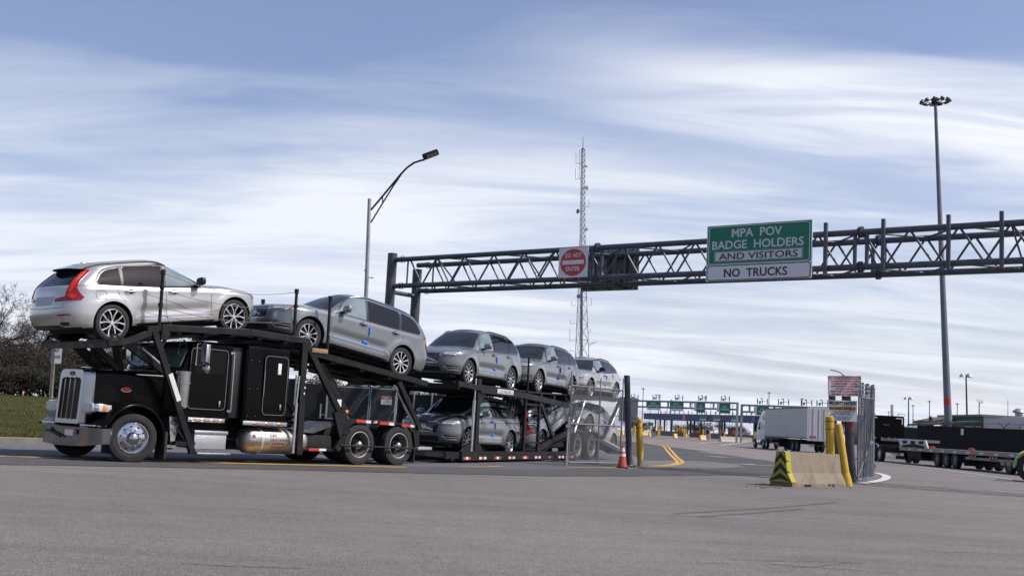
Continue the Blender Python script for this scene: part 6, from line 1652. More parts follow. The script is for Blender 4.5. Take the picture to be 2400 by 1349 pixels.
q = MB(); q.cyl(TP(1378, 806), TP(1398, 801), .06, n=6); q.cyl(TP(1380, 812), TP(1390, 803), .05, n=6); q.build('side_arm', GALV, o)

# ------------------------------------------------------------------ high mast light
def high_mast(name, label, base, top, r0, r1, ringr, nl=11, band=None, group=None, detail=True):
    o = thing(name, label, 'light mast', tuple(base), group=group); v = V(top) - V(base); q = MB(); q.cyl((0, 0, 0), v, r0, r1, n=16 if detail else 6); q.build('mast', M('mast_steel', (.17, .18, .21), .5, .5, var=.12, scale=1), o)
    q = MB(); ax = v.normalized(); x_ = ax.cross(V((0, 1, 0))).normalized(); y_ = ax.cross(x_)
    if detail:
        q.lathe([(-.25, r1), (-.25, ringr * .30), (-.2, ringr * .32), (-.05, ringr * .28), (.12, ringr * .34), (.24, ringr * .2), (.26, 0)], v, ax, 20)
        pts = [v + x_ * (ringr * .86 * math.cos(k * PI / 12)) + y_ * (ringr * .86 * math.sin(k * PI / 12)) - ax * .12 for k in range(25)]; q.tube(pts, .035, 6); pts = [v + x_ * (ringr * .5 * math.cos(k * PI / 12)) + y_ * (ringr * .5 * math.sin(k * PI / 12)) - ax * .30 for k in range(25)]; q.tube(pts, .04, 6)
        for k in range(6): d = x_ * math.cos(k * PI / 3) + y_ * math.sin(k * PI / 3); q.cyl(v + d * r1 - ax * .3, v + d * ringr * .86 - ax * .12, .03, n=6)
        q.build('lamp_ring', DARKM, o)
        for k in range(nl):
            a = 2 * PI * k / nl; d = x_ * math.cos(a) + y_ * math.sin(a); c = v + d * ringr - ax * .05; q = MB(); q.lathe([(-.14, 0), (-.14, .20), (-.09, .21), (.02, .13), (.12, .10), (.13, 0)], c, (ax - d * .35).normalized(), 12); q.build('floodlight', M('flood_housing', (.06, .06, .062), .5, .3, var=.2), o)
    else:
        q.lathe([(-.25, r1), (-.3, ringr), (-.05, ringr * .9), (.0, ringr * .4), (.5, ringr * .3), (.6, 0)], v, ax, 8); q.build('lamp_ring', M('far_lamp_ring', (.10, .10, .105), .6, .2), o)
    if band: 
        q = MB(); q.lathe([(0, r0 * .90), (0, r0 * .93), (band[1], r0 * .92), (band[1], r0 * .89)], v * band[0], ax, 18); q.build('red_band', SIGN_RED, o)
    return o
Y = 96.4; high_mast('high_mast_light', 'tall grey mast light with a ring of floodlights and a red band near its foot', AT(2226, 1079, Y), AT(2192, 236, Y), .33, .125, 1.12, band=(.152, .48))

# ------------------------------------------------------------------ roadside sign at the left, screened fence behind the truck
Y = 62.0; base = AT(113, 985, Y); base.z = bank_at(base.x, base.y) - .1; up_ = AT(127, 806, Y)
o, f, right, up, nrm, w, h = quad_sign('road_sign', 'white sign on a timber post reading RIGHT LANE MUST TURN RIGHT below the car rack', 'sign', [(124, 791), (147, 791), (143.5, 852.5), (119.5, 850)], Y, SIGN_WHITE, None, .01)
sign_text(o, f, right, up, nrm, [('RIGHT LANE', 0, .62, .14, w * .82), ('MUST', 0, .02, .17, w * .52), ('TURN RIGHT', 0, -.48, .17, w * .84)], SIGN_BLACK, bold=.02)
q = MB(); q.beam(base - o.location + V((0, .06, 0)), up_ - o.location + V((0, .06, 0)), .15, .15); q.build('timber_post', M('grey_timber', (.17, .16, .135), .9, var=.35, scale=5), o, smooth=False)
SCREEN = M('dark_screen_fabric', (.014, .015, .017), .8, var=.3, scale=2)
FY = 44.5
fa_, fb_ = AT(690, 975, FY), AT(965, 975, FY)
fz = bank_at(-6, FY)
fo = thing('chain_link_gate', 'chain link gate with dark screening and a red and white notice behind the truck', 'gate', (fa_.x, FY, fz))
FX = lambda px: AT(px, 975, FY).x - fa_.x
q = MB(); q.bx((FX(690), .05, -.25), (FX(942), .07, 1.90)); q.build('screen', SCREEN, fo, smooth=False)
for x0, x1 in ((765, 862), (866, 938)):
    q = MB(); a, b_ = FX(x0), FX(x1)
    for z in (.05, .60, 1.84): q.cyl((a, 0, z), (b_, 0, z), .022, n=8)
    for x in (a, b_): q.cyl((x, 0, .05), (x, 0, 1.84), .022, n=8)
    q.cyl((a + (b_ - a) * .5, 0, .60) if x0 < 800 else (a + (b_ - a) * .6, 0, .60), (b_, 0, 1.70), .014, n=6); q.build('gate_frame', GALV, fo)
    q = MB(); chain(q, (a, -.02), (b_, -.02), .05, 1.84, .06, .0017); q.build('wire_mesh', GALV, fo, recalc=False)
q = MB()
for x in (750, 763, 942): q.cyl((FX(x), 0, -.2), (FX(x), 0, 1.95 if x != 750 else 1.15), .035, n=10)
q.cyl((FX(748), 0, .72), (FX(765), 0, .74), .02, n=8); q.build('gate_posts', GALV, fo)
o, f, right, up, nrm, w, h = quad_sign('notice', 'small red and white RESTRICTED AREA notice on the screened gate', 'sign', [(893, 927.5), (918, 928), (918, 948), (893, 947.5)], FY - .06, SIGN_WHITE, None, .01)
sign_quad(o, f, -.97, .30, .97, .97, SIGN_RED, 'red_field', .002); sign_text(o, f, right, up, nrm, [('RESTRICTED', 0, .74, .055, w * .8), ('AREA', 0, .45, .05, w * .4)], SIGN_WHITE)
q = MB(); q.lathe([(0, .05), (.0, .07)], f(.5, -.4, .004), nrm, 16); q.build('prohibition_ring', SIGN_RED, o)
fo = thing('screened_fence', 'long dark screened fence with wire on top behind the trailer', 'fence', (AT(945, 975, FY).x, FY, bank_at(-4, FY))); FX = lambda px: AT(px, 975, FY).x - fo.location.x
q = MB(); q.bx((FX(945), 0, -.3), (FX(1125), .03, 1.75)); q.build('screen', SCREEN, fo, smooth=False)
for x in (968, 1010, 1060, 1110):
    q = MB(); q.cyl((FX(x), -.04, -.2), (FX(x), -.04, 1.95), .035, n=8); q.build('post', GALV, fo)
for k, z in enumerate((1.80, 1.90, 2.0)):
    q = MB(); q.rope((FX(945), -.04, z), (FX(1125), -.04, z), .03, .007, 3, 12); q.build('top_wire', GALV, fo)
fo = thing('screened_fence', 'dark screened fence section behind the truck sleeper', 'fence', (AT(560, 975, FY).x, FY, bank_at(-10, FY))); FX2 = lambda px: AT(px, 975, FY).x - fo.location.x
q = MB(); q.bx((FX2(560), 0, -.3), (FX2(688), .03, 1.95)); q.build('screen', SCREEN, fo, smooth=False)
for x in (560, 610, 655, 688): q = MB(); q.cyl((FX2(x), -.04, -.2), (FX2(x), -.04, 2.1), .035, n=8); q.build('post', GALV, fo)
# ================================================================== right foreground: barrier, signs, folded gates
CONC = M('tan_concrete', (.215, .172, .128), .9, var=.16, scale=3.0, bump=.4, bscale=24, dirt=((.09, .07, .05), .65))
bp0 = G(1829, 1138.5); BD = rad(48)
br = thing('concrete_barrier', 'tan concrete road barrier with a yellow and black chevron end', 'barrier', tuple(bp0), BD)
prof = [(-.30, 0), (.30, 0), (.30, .075), (.175, .33), (.115, .81), (-.115, .81), (-.175, .33), (-.30, .075)]
rb = random.Random(2); q = MB(); n_ = 24; L_ = 2.85; secs = []
for i in range(n_ + 1):
    x = .03 + L_ * i / n_; secs.append([(x, y + rb.uniform(-.005, .005), z + (rb.uniform(-.014, .003) if z > .5 else 0)) for y, z in prof])
loft(q, secs); q.build('body', CONC, br, smooth=False)
for x in (.8, 2.05):
    q = MB()
    for s in (1, -1): q.bx((x - .17, s * .295, 0), (x + .17, s * .303, .06))
    q.build('lifting_slot', MATTE_DARK, br)
HIVIS = M('hivis_yellow', (.33, .32, .012), .5, var=.18, scale=6, dirt=((.14, .13, .06), .6))
pz = lambda z: lerpk([(.075, .306), (.33, .182), (.81, .121)], z)
q = MB(); W2 = [(y * 1.03, z) for y, z in prof if z >= .075]; W2 = [(.31, .11), (.183, .34), (.123, .822), (-.123, .822), (-.183, .34), (-.31, .11)]
secs = [[(x, y, z) for y, z in W2] for x in (-.02, .06, .14, .21)]; loft(q, secs, cap=False); q.poly([(-.021, y, z) for y, z in W2]); q.build('chevron_wrap', HIVIS, br, smooth=False)
for zc in (.02, .27, .52):
    q = MB(); hw = lambda z: lerpk([(.075, .305), (.33, .178), (.81, .118)], max(.1, z)) 
    pts = []
    for s in (-1, 1):
        h = hw(zc + .10); q.poly([(-.026, 0, zc + .30), (-.026, s * h, max(.12, zc + .12)), (-.026, s * h, max(.12, zc)), (-.026, 0, zc + .16)][::s])
        # stripe carried on along the side of the wrap
        y0 = s * (pz(max(.12, zc + .05)) + .006); y1 = s * (pz(max(.12, zc + .15)) + .006)
        z2, z3 = max(.12, zc), max(.13, zc + .12)
        za, zb_ = max(.115, zc - .08), max(.12, zc + .03)
        q.poly([(-.02, s * (pz(z2) + .007), z2), (-.02, s * (pz(z3) + .007), z3), (.205, s * (pz(zb_) + .007), zb_), (.205, s * (pz(za) + .007), za)])
    q.build('chevron_stripe', SIGN_BLACK, br, smooth=False)
q = MB(); rnd = random.Random(9); secs = []
for i in range(14):
    z = .12 + i * .054; y = pz(z) + .012; secs.append([(.18 + rnd.uniform(-.03, .02), y, z), (.25 + rnd.uniform(-.02, .03), y + .02 * rnd.random(), z), (.25, y - .01, z), (.18, y - .012, z)])
loft(q, secs); secs = [[(x, y + rnd.uniform(-.01, .01), .825 + rnd.uniform(0, .05)) for x in (rnd.uniform(-.03, 0), .21 + rnd.uniform(-.02, .02))] + [(.21, y, .815), (-.02, y, .815)] for y in (-.12, -.06, 0, .06, .12)]
loft(q, secs); q.build('torn_foil', M('crumpled_foil', (.5, .5, .48), .3, .8, var=.4, scale=20), br, smooth=False)
# gravel and dirt round the barrier foot
q = MB()
for k in range(170):
    c = G(1790 + 40 * rnd.random() ** 2 * rnd.choice((-1, 1)) + rnd.uniform(-20, 220) * (rnd.random() < .4), 1137 + rnd.uniform(-4, 7)); s = rnd.uniform(.006, .022); t = bmesh.new(); bmesh.ops.create_icosphere(t, subdivisions=1, radius=s)
    for vv in t.verts: vv.co = V((c.x + vv.co.x * rnd.uniform(.8, 1.3), c.y + vv.co.y, s * .5 + vv.co.z * .8))
    q.add(t); t.free()
tag(q.build('gravel', M('loose_gravel', (.15, .14, .13), .95, var=.4), smooth=False), 'loose gravel and grit round the foot of the barrier', 'gravel', kind='stuff')
# post carrying both notices
p = G(1997, 1129); Yp = p.y
po, v = pole_between('sign_pillar', 'thick dark post with a red and white reflector beside the folded gates', 'post', p, AT(1984, 928, Yp), .128, .118, DARKPOST)
q = MB(); q.bx((-.22, .0, 2.28), (-.0, .16, 2.5)) if False else q.lathe([(0, .135), (.10, .135)], v * .55, v, 20); q.lathe([(0, .14), (.12, .138)], v * .02, v, 20); q.build('post_band', DARKPOST, po)
q = MB(); c = v * .72; q.mi = 0; q.bx(V((.03, -.135, c.z - .30)) + V((v.x * .7, 0, 0)), V((.10, -.122, c.z - .02)) + V((v.x * .7, 0, 0))); q.mi = 1; q.bx(V((.03, -.135, c.z - .015)) + V((v.x * .7, 0, 0)), V((.10, -.122, c.z + .16)) + V((v.x * .7, 0, 0))); q.build('reflector', [RED_REFL, WHITE_REFL], po)
q = MB(); q.cyl((-.42, .1, 0), (-.62, .1, 2.75), .10, n=16); q.build('back_post', DARKPOST, po)
o, f, right, up, nrm, w, h = quad_sign('notice', 'upper white notice in red letters headed SUBJECT TO SEARCH NOTIFICATION', 'sign', [(1940, 880), (2017, 880), (2020.5, 928.5), (1941, 926.5)], Yp - .18, SIGN_WHITE, None, .008)
RINK = M('red_notice_ink', (.45, .05, .04), .5, var=.1)
q = MB(); bd = [(-.95, -.93), (.95, -.93), (.95, .93), (-.95, .93)]
for i in range(4): a, b_ = bd[i], bd[(i + 1) % 4]; q.beam(f(a[0], a[1], .002), f(b_[0], b_[1], .002), .010, .003, up=nrm)
q.build('border', RINK, o, smooth=False); sign_quad(o, f, -.94, .64, .94, .92, RINK, 'heading_band', .0015)
sign_text(o, f, right, up, nrm, [('SUBJECT TO SEARCH NOTIFICATION', 0, .78, .048, w * .90)], SIGN_WHITE, 'heading')
sign_text(o, f, right, up, nrm, [(t, 0, .47 - .255 * i, .038, w * k) for i, (t, k) in enumerate((('ALL PERSONS, PROPERTY AND VEHICLES ENTERING', .86), ('MPA TERMINALS ARE SUBJECT TO SCREENING,', .78), ('INSPECTION, AND SEARCH BY LAW ENFORCEMENT', .84), ('AND AUTHORIZED PERSONNEL.', .52), ('FAILURE TO CONSENT OR SUBMIT WILL RESULT IN', .86), ('DENIAL OR REVOCATION OF TERMINAL ACCESS.', .80)))], RINK, bold=.06)
o, f, right, up, nrm, w, h = quad_sign('notice', 'lower white SECURITY NOTICE with an amber MARSEC LEVEL 1 bar', 'sign', [(1939.5, 936.5), (2009, 938.5), (2009, 988), (1939.5, 985)], Yp - .16, SIGN_WHITE, None, .008)
sign_text(o, f, right, up, nrm, [('SECURITY NOTICE', 0, .74, .075, w * .90)], SIGN_BLACK, 'heading', .07)
sign_quad(o, f, -.88, .06, .90, .40, M('amber_bar', (.55, .27, .015), .5, var=.1), 'amber_bar', .0015)
sign_text(o, f, right, up, nrm, [('MARSEC LEVEL 1', 0, .23, .065, w * .84)], M('dark_olive_ink', (.10, .06, .01), .5), 'level_lettering', .07)
sign_text(o, f, right, up, nrm, [(t, 0, y, .030, w * k) for t, y, k in (('This facility is currently operating at', .52, .72), ('DESIGNATED FOR VEHICLES AND PERSONS ENTERING THIS', -.06, .84), ('FACILITY IN SECURITY AREA', -.20, .48), ('CONSENT TO SCREENING OR INSPECTION', -.34, .78), ('Failure to consent or submit will result in the', -.56, .70), ('denial or revocation of authorization to enter', -.70, .62), ('per 33 CFR 105', -.84, .5))], SIGN_BLACK, 'small_print')
q = MB(); 
for a, b_ in ((0, .88), (.52, .88), (-.5, -.55), (.55, -.6)): q.lathe([(0, .012), (.004, .010), (.005, 0)], f(a, b_, .001), nrm, 8)
q.build('bolts', DARKM, o)
# thin curved rod behind the notice
q = MB(); pts = [(1977, 879), (1970, 873), (1962, 869.5), (1954, 867.5), (1946, 866)]; q.tube([AT(x, y, Yp + 25) for x, y in pts], .028, 6); b0 = AT(1977, 879, Yp + 25); q.cyl((b0.x, b0.y, 0), b0, .07, n=8); lo = q.build('street_lamp', DARKM, None); tag(lo, 'thin bent arm of a far street lamp over the upper notice', 'street lamp')
# folded gate leaves of woven wire, one behind the other
for k, (xa, ya, xb, Yb, zt, lab, off) in enumerate(((2010, 1131, 2040, 34.2, 2.42, 'nearest of the folded chain link gate leaves beside the dark post', 0), (2016, 1127, 2044, 35.4, 2.50, 'middle folded chain link gate leaf beside the black truck', .0), (2024, 1124, 2046, 36.6, 2.45, 'outermost folded chain link gate leaf next to the black truck', .0))):
    A = G(xa, ya); B = AT(xb, 1100, Yb); B.z = 0; o = thing('chain_link_gate', lab, 'gate', (A.x, A.y, 0), group='folded gate leaves'); D = B - A; D.z = 0; l = D.length; d = D.normalized(); W_ = lambda s, z: d * s + V((0, 0, z))
    q = MB()
    for z in (.10, zt): q.cyl(W_(0, z), W_(l, z), .03, n=8)
    for s in (0, l * .5, l): q.cyl(W_(s, .10), W_(s, zt), .028, n=8)
    q.cyl(W_(0, .15), W_(l, 1.2), .02, n=6); q.build('gate_frame', GALV_DARK, o)
    q = MB(); chain(q, W_(0, 0), W_(l, 0), .1, zt, .062, .0045); q.build('wire_mesh', GALV_DARK, o, recalc=False)
    for s in (l * .1, l * .55, l):
        q = MB(); q.cyl(W_(s, zt), W_(s, zt + .42), .032, n=8); q.build('barb_post', GALV_DARK, o)
    for z in (.12, .24, .36):
        q = MB(); barb(q, W_(0, zt + z), W_(l, zt + z)); q.build('barbed_wire', GALV, o, recalc=False)
c = G(2047, 1116); q = MB(); q.cyl((0, 0, 0), AT(2046, 935, c.y) - c, .045, .04, n=10); q.bx((-.06, -.06, .3), (.06, .06, .42)); q.cyl((-.03, 0, .1), (-.03, -.05, 1.0), .02, n=6); o = q.build('slender_pillar', GALV_DARK, None, loc=None); o.location = c; tag(o, 'slender grey gate post at the outer end of the folded gates', 'post')
# ================================================================== toll plaza and lorry yard in the distance
def hor(px): return 993.0 + .0526 * (px - 1200)
def base_at(px, Y): p = AT(px, hor(px), Y); return V((p.x, Y, 0))
def zat(px, py, Y): return AT(px, py, Y).z
BLUE = M('terminal_blue', (.042, .066, .165), .5, .1, var=.12, scale=.4)  # blue lightened so the colour itself carries distance haze
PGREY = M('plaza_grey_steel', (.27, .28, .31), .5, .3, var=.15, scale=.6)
# ---- grey lane gantries with green lane signs
def lane_gantry(name, label, pxa, pxb, Ya, Yb, zt, zb, posts):
    a, b_ = base_at(pxa, Ya), base_at(pxb, Yb); o = thing(name, label, 'gantry', tuple(a)); d = b_ - a
    for z in (zt, zb):
        q = MB(); q.beam((0, 0, z), d + V((0, 0, z)), .35, .32); q.build('beam', PGREY, o, smooth=False)
    n = 10
    q = MB()
    for i in range(n + 1): p = d * (i / n); q.beam(p + V((0, 0, zb)), p + V((0, 0, zt)), .28, .28)
    q.build('stiles', PGREY, o, smooth=False)
    for k in posts:
        q = MB(); p = d * k; q.beam(p, p + V((0, 0, zt + .16)), .36, .36); q.build('post', PGREY, o, smooth=False)
    return o, a, d
g1, a1, d1 = lane_gantry('lane_gantry', 'grey lane gantry with four green lane signs before the blue canopy', 1466, 1727, 222, 200, 6.75, 5.65, (0, .998))
g2, a2, d2 = lane_gantry('lane_gantry', 'shorter grey lane gantry right of the first, partly behind the white lorry', 1736, 1935, 196, 186, 6.35, 5.25, (.003, 1))
def on(a, d, px):      # point of the gantry line seen at this column
    lo, hi = 0.0, 1.0
    for _ in range(40):
        m = (lo + hi) / 2; p = a + d * m
        x = p - CAM; c = 1200 + FPX * x.dot(_R) / x.dot(_F)
        if c < px: lo = m
        else: hi = m
    return a + d * lo
for (a, d, px0, px1, zt, zb, ptype, lab) in ((a1, d1, 1519, 1550.5, 6.7, 5.1, 'b', 'green lane sign with white foot, leftmost on the grey lane gantry'), (a1, d1, 1572, 1604, 6.7, 5.05, 'b', 'green lane sign with white foot, second from left on the lane gantry'), (a1, d1, 1635, 1654.5, 6.65, 4.9, 'l', 'narrow green lane sign with white number panel, third on the lane gantry'), (a1, d1, 1689, 1714, 6.6, 4.9, 'l', 'green lane sign with white number panel, rightmost on the first lane gantry'), (a2, d2, 1776, 1802, 6.2, 4.75, 'l', 'green lane sign above the white lorry roof'), (a2, d2, 1822, 1838, 6.0, 4.7, 'l', 'partly hidden green lane sign over the white trailer')):
    A, B = on(a, d, px0), on(a, d, px1); nrm = V((d.y, -d.x, 0)).normalized(); 
    if nrm.y > 0: nrm = -nrm
    c = (A + B) / 2 + nrm * .5; r = (B - A).normalized(); w = (B - A).length; o = thing('lane_sign', lab, 'sign', (c.x, c.y, 0))
    q = MB(); q.prism([r * (-w / 2) + V((0, 0, zb + (.38 if ptype == 'b' else 0))), r * (w / 2) + V((0, 0, zb + (.38 if ptype == 'b' else 0))), r * (w / 2) + V((0, 0, zt)), r * (-w / 2) + V((0, 0, zt))], nrm * .06); q.build('panel', SIGN_GREEN, o, smooth=False)
    q = MB()
    if ptype == 'b': q.prism([r * (-w / 2) + V((0, 0, zb)), r * (w / 2) + V((0, 0, zb)), r * (w / 2) + V((0, 0, zb + .36)), r * (-w / 2) + V((0, 0, zb + .36))], nrm * .06)
    else: q.prism([r * (-w / 2 - .62) + V((0, 0, zb + .25)), r * (-w / 2 - .03) + V((0, 0, zb + .25)), r * (-w / 2 - .03) + V((0, 0, zt - .05)), r * (-w / 2 - .62) + V((0, 0, zt - .05))], nrm * .06)
    q.build('white_panel', SIGN_WHITE, o, smooth=False)
    q = MB(); t1, t2 = (('MPA', 'EMPLOYEES') if px0 < 1530 else ('MPA POV', 'BADGE HOLDERS') if px0 < 1600 else ('TRUCKS', 'ONLY') if px0 < 1660 else ('ALL', 'TRUCKS'))
    zc = (zt + zb) / 2 + (.2 if ptype == 'b' else .1)
    put_text(q, t1, nrm * .07 + V((0, 0, zc + .08)), r, (0, 0, 1), .30, bold=.03, width=w * .4); put_text(q, t2, nrm * .07 + V((0, 0, zc - .38)), r, (0, 0, 1), .30, bold=.03, width=w * .8); q.build('lettering', SIGN_WHITE, o, smooth=False, recalc=False)
# camera frames on the beams
CAMG = 'camera frames on the lane gantries'
for a, d, pxs in ((a1, d1, (1484, 1535, 1588, 1643, 1697)), (a2, d2, (1784, 1834, 1888, 1925))):
    for px in pxs:
        p = on(a, d, px); z0 = 7.0 if a is a1 else 6.6; r = d.normalized(); o = thing('lane_camera', 'small camera frame of two uprights and a crossbar on a lane gantry', 'camera frame', tuple(p + V((0, 0, z0))), group=CAMG)
        q = MB(); w = .92
        for s in (-1, 1): q.beam(r * (s * w), r * (s * w) + V((0, 0, .95)), .13, .13)
        q.beam(r * -w + V((0, 0, .50)), r * w + V((0, 0, .50)), .07, .07); q.beam((0, 0, .0), (0, 0, .9), .10, .10); q.beam(r * -.35 + V((0, 0, .92)), V((0, 0, .95)), .18, .12); q.build('frame', DARKM, o, smooth=False)
        q = MB(); q.cyl(r * -.55 + V((0, -.1, .1)), r * -.38 + V((0, -.1, .48)), .17, n=10); q.build('camera', PGREY, o)
# ---- blue canopy with raised letters
Yl, Yr = 420.0, 340.0; A, B = base_at(1507, Yl), base_at(1802, Yr); can = thing('terminal_canopy', 'long blue gate canopy with DUNDALK MARINE TERMINAL letters standing on its roof', 'canopy', tuple(A)); D = B - A; r = D.normalized(); back = V((-r.y, r.x, 0)) * 9; back = back if back.y > 0 else -back
zb, zt = 5.45, 7.50
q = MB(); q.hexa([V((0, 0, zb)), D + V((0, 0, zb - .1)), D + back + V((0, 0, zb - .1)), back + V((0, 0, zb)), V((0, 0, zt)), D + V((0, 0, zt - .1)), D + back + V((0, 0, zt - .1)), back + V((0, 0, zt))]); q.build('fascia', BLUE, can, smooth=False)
q = MB(); q.beam(V((0, -.1, zt)), D + V((0, -.1, zt - .1)), .3, .16); q.build('roof_edge', M('pale_flashing', (.33, .34, .35), .6), can, smooth=False)
w0 = D.length
txt = 'DUNDALK MARINE TERMINAL'
q = MB()
on2 = lambda px: (on(A, D, px) - A)
starts = {'DUNDALK': (1547, 1612), 'MARINE': (1632, 1686), 'TERMINAL': (1705, 1781)}
for wd, (p0, p1) in starts.items():
    for i, ch in enumerate(wd):
        c = on2(p0 + (p1 - p0) * i / (len(wd) - 1)); put_text(q, ch, c + V((0, -.15, zt + .16 - .1 * c.length / w0)), r, (0, 0, 1), .98, bold=.05, depth=0)
bmq = q.bm; ext = bmesh.ops.extrude_face_region(bmq, geom=bmq.faces[:]); bmesh.ops.translate(bmq, verts=[v_ for v_ in ext['geom'] if isinstance(v_, bmesh.types.BMVert)], vec=(0, .15, 0)); q.build('letters', M('letter_blue', (.035, .075, .21), .5), can, smooth=False)
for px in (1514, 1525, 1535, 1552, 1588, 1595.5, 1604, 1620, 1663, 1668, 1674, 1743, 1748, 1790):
    c = on2(px); q = MB(); q.beam(c + back * .4, c + back * .4 + V((0, 0, zb)), .55 if px in (1514, 1588, 1663) else .9, .5); q.build('column', PGREY if px in (1514, 1588, 1663) else M('dark_column', (.085, .09, .10), .6), can, smooth=False)  # dark columns lightened, distance haze put into their colour
for px, kind in ((1602, 'd'), (1647, 'g'), (1679, 'g'), (1722, 'g')):
    c = on2(px); h = 1.05; n_ = V((r.y, -r.x, 0)); n_ = n_ if n_.y < 0 else -n_; z_ = zb + .95; w = .75 if kind == 'd' else 2.2
    q = MB(); q.prism([c + r * -w + n_ * .05 + V((0, 0, z_ - .75)), c + r * w + n_ * .05 + V((0, 0, z_ - .75)), c + r * w + n_ * .05 + V((0, 0, z_ + .65)), c + r * -w + n_ * .05 + V((0, 0, z_ + .65))], n_ * .08); s_ = q.build('canopy_sign', SIGN_WHITE, can, smooth=False)
    q = MB()
    if kind == 'd': q.poly([c + r * (.62 * math.cos(k * PI / 12)) + n_ * .14 + V((0, 0, z_ - .05 + .62 * math.sin(k * PI / 12))) for k in range(24)]); q.build('red_disc', SIGN_RED, s_)
    else: q.poly([c + r * (sx * w * .97) + n_ * .14 + V((0, 0, z_ + sz)) for sx, sz in ((-1, -.30), (1, -.30), (1, .63), (-1, .63))]); q.build('green_field', SIGN_GREEN, s_)
for px, cl in ((1644, 'green'), (1679, 'red'), (1721.5, 'green'), (1756.5, 'red')):
    c = on2(px) + V((0, -.5, zb - .35)); q = MB(); q.lathe([(-.1, 0), (-.1, .24), (.1, .24), (.1, 0)], c, (0, 1, 0), 12); q.build('signal_lamp', M('lit_%s_signal' % cl, (.1, .6, .2) if cl == 'green' else (.7, .06, .05), .4, emit=((.05, .9, .25) if cl == 'green' else (1, .08, .06), .45)), can)
q = MB(); c = on2(1768); n_ = V((0, -1, 0)); q.lathe([(0, .9), (.05, .9), (.05, 0)], c + V((0, -.1, zb + 1.0)), n_, 20); q.build('round_seal', M('seal_grey', (.25, .28, .36), .5), can)
# ---- islands: barriers, bollards, booths, small signs
YB = M('yellowed_barrier_paint', (.62, .42, .15), .7, var=.15, scale=1.2, dirt=((.3, .22, .12), .4)); GC = M('pale_barrier_concrete', (.38, .34, .29), .85, var=.15)
def jersey(px0, px1, py, deg, mat, group, label):
    A = G(px0, py); B = G(px1, py); w = max(1.2, (B - A).length); o = thing('concrete_barrier', label, 'barrier', tuple((A + B) / 2), rad(deg), group); L2 = w / max(.35, abs(math.cos(rad(deg)))); L2 = min(L2, 6.0); q = MB()
    secs = [[(x, y, z * 1.15) for y, z in prof] for x in (-L2 / 2, L2 / 2)]; loft(q, secs); q.build('body', mat, o, smooth=False)
LBY = 'small yellowed concrete barrier on a toll island before the blue canopy'; LBG = 'pale concrete barrier beside the toll booth left of the white lorry'
for px0, px1, py, dg in ((1444, 1452, 1019, 80), (1456, 1463, 1018, 80), (1507, 1517, 1019, 30), (1518, 1526, 1021, 80), (1547, 1569, 1021, 15), (1576, 1588, 1025, 75), (1591, 1602, 1023, 60), (1606, 1613, 1024, 75), (1642, 1651, 1030, 70)): jersey(px0, px1, py, dg, YB, 'yellowed barriers on the toll islands', LBY)
for px0, px1, py, dg in ((1703, 1722, 1035, 40), (1718, 1737, 1034, 5), (1738, 1753, 1033, 140)): jersey(px0, px1, py, dg, GC, 'pale barriers beside the booth', LBG)
YP = M('far_yellow_post', (.62, .36, .02), .5, var=.12)
for px, yt, yb_ in ((1487, 998, 1019), (1484.5, 999, 1018), (1526.5, 1004, 1020), (1541.5, 1000, 1021), (1545, 1000, 1021), (1551, 1000, 1019), (1586, 1002, 1022), (1599, 1003, 1023), (1602.5, 1004, 1024), (1606.5, 1005, 1024), (1647, 1006, 1027), (1659, 1007, 1026), (1663, 1008, 1029), (1697, 1012, 1031), (1710, 1010, 1030), (1737, 1012, 1034), (1768, 1012, 1034)):
    b0 = G(px, yb_); o = thing('bollard', 'slim far yellow bollard on a toll island before the blue canopy', 'bollard', tuple(b0), group='yellow bollards at the toll plaza'); q = MB(); q.lathe([(0, .19), (zat(px, yt, b0.y), .19), (zat(px, yt, b0.y) + .08, .1), (zat(px, yt, b0.y) + .09, 0)], (0, 0, 0), (0, 0, 1), 10); q.build('sleeve', YP, o)
for px, yt, yb_ in ((1547, 997.5, 1006), (1594.5, 999, 1008), (1642, 1002, 1011)):
    b0 = G(px, 1022); z1, z0 = zat(px, yt, b0.y), zat(px, yb_, b0.y); o = thing('warning_sign', 'square amber clearance sign on a toll island post', 'sign', tuple(b0), group='amber clearance signs'); q = MB(); q.bx((-.55, -.05, z0), (.55, .0, z1)); q.build('panel', M('amber_sign', (.68, .32, .02), .5), o, smooth=False); q = MB(); q.bx((-.18, -.06, z0 + .35), (.18, -.052, z1 - .3)); q.build('symbol', SIGN_BLACK, o); q = MB(); q.cyl((0, .05, 0), (0, .05, z0), .06, n=6); q.build('post', PGREY, o)
for i, (px, w, yt, yb_, mat) in enumerate(((1532, .7, 1000, 1023, PGREY), (1658, 1.0, 1003, 1029, PGREY), (1693, .8, 1010, 1032, M('booth_tan', (.36, .27, .13), .7, var=.2)), (1724, 2.5, 1003, 1033, M('booth_brown', (.07, .052, .035), .8, var=.2)), (1773, .9, 1014, 1034, M('booth_tan', (.36, .27, .13), .7)))):
    b0 = G(px, yb_); h = zat(px, yt, b0.y); o = thing('toll_booth', ('slim grey kiosk left among the toll islands', 'grey kiosk in the middle of the toll islands', 'tan ticket kiosk with a red top in the toll lane', 'dark brown toll booth behind pale barriers', 'tan kiosk just left of the white lorry')[i], 'booth', tuple(b0)); q = MB(); q.bx((-w / 2, 0, 0), (w / 2, max(w, 1.0), h)); q.build('walls', mat, o, smooth=False)
    q = MB(); q.bx((-w / 2 - .08, -.08, h), (w / 2 + .08, max(w, 1.0) + .08, h + .12)); q.build('roof', SIGN_RED if i in (2, 4) else DARKM, o, smooth=False)
    q = MB(); q.bx((-w * .32, -.04, h * .52), (w * .32, -.01, h * .82)); q.build('window', GLASS if i != 3 else M('red_booth_board', (.42, .05, .03), .5), o, smooth=False)
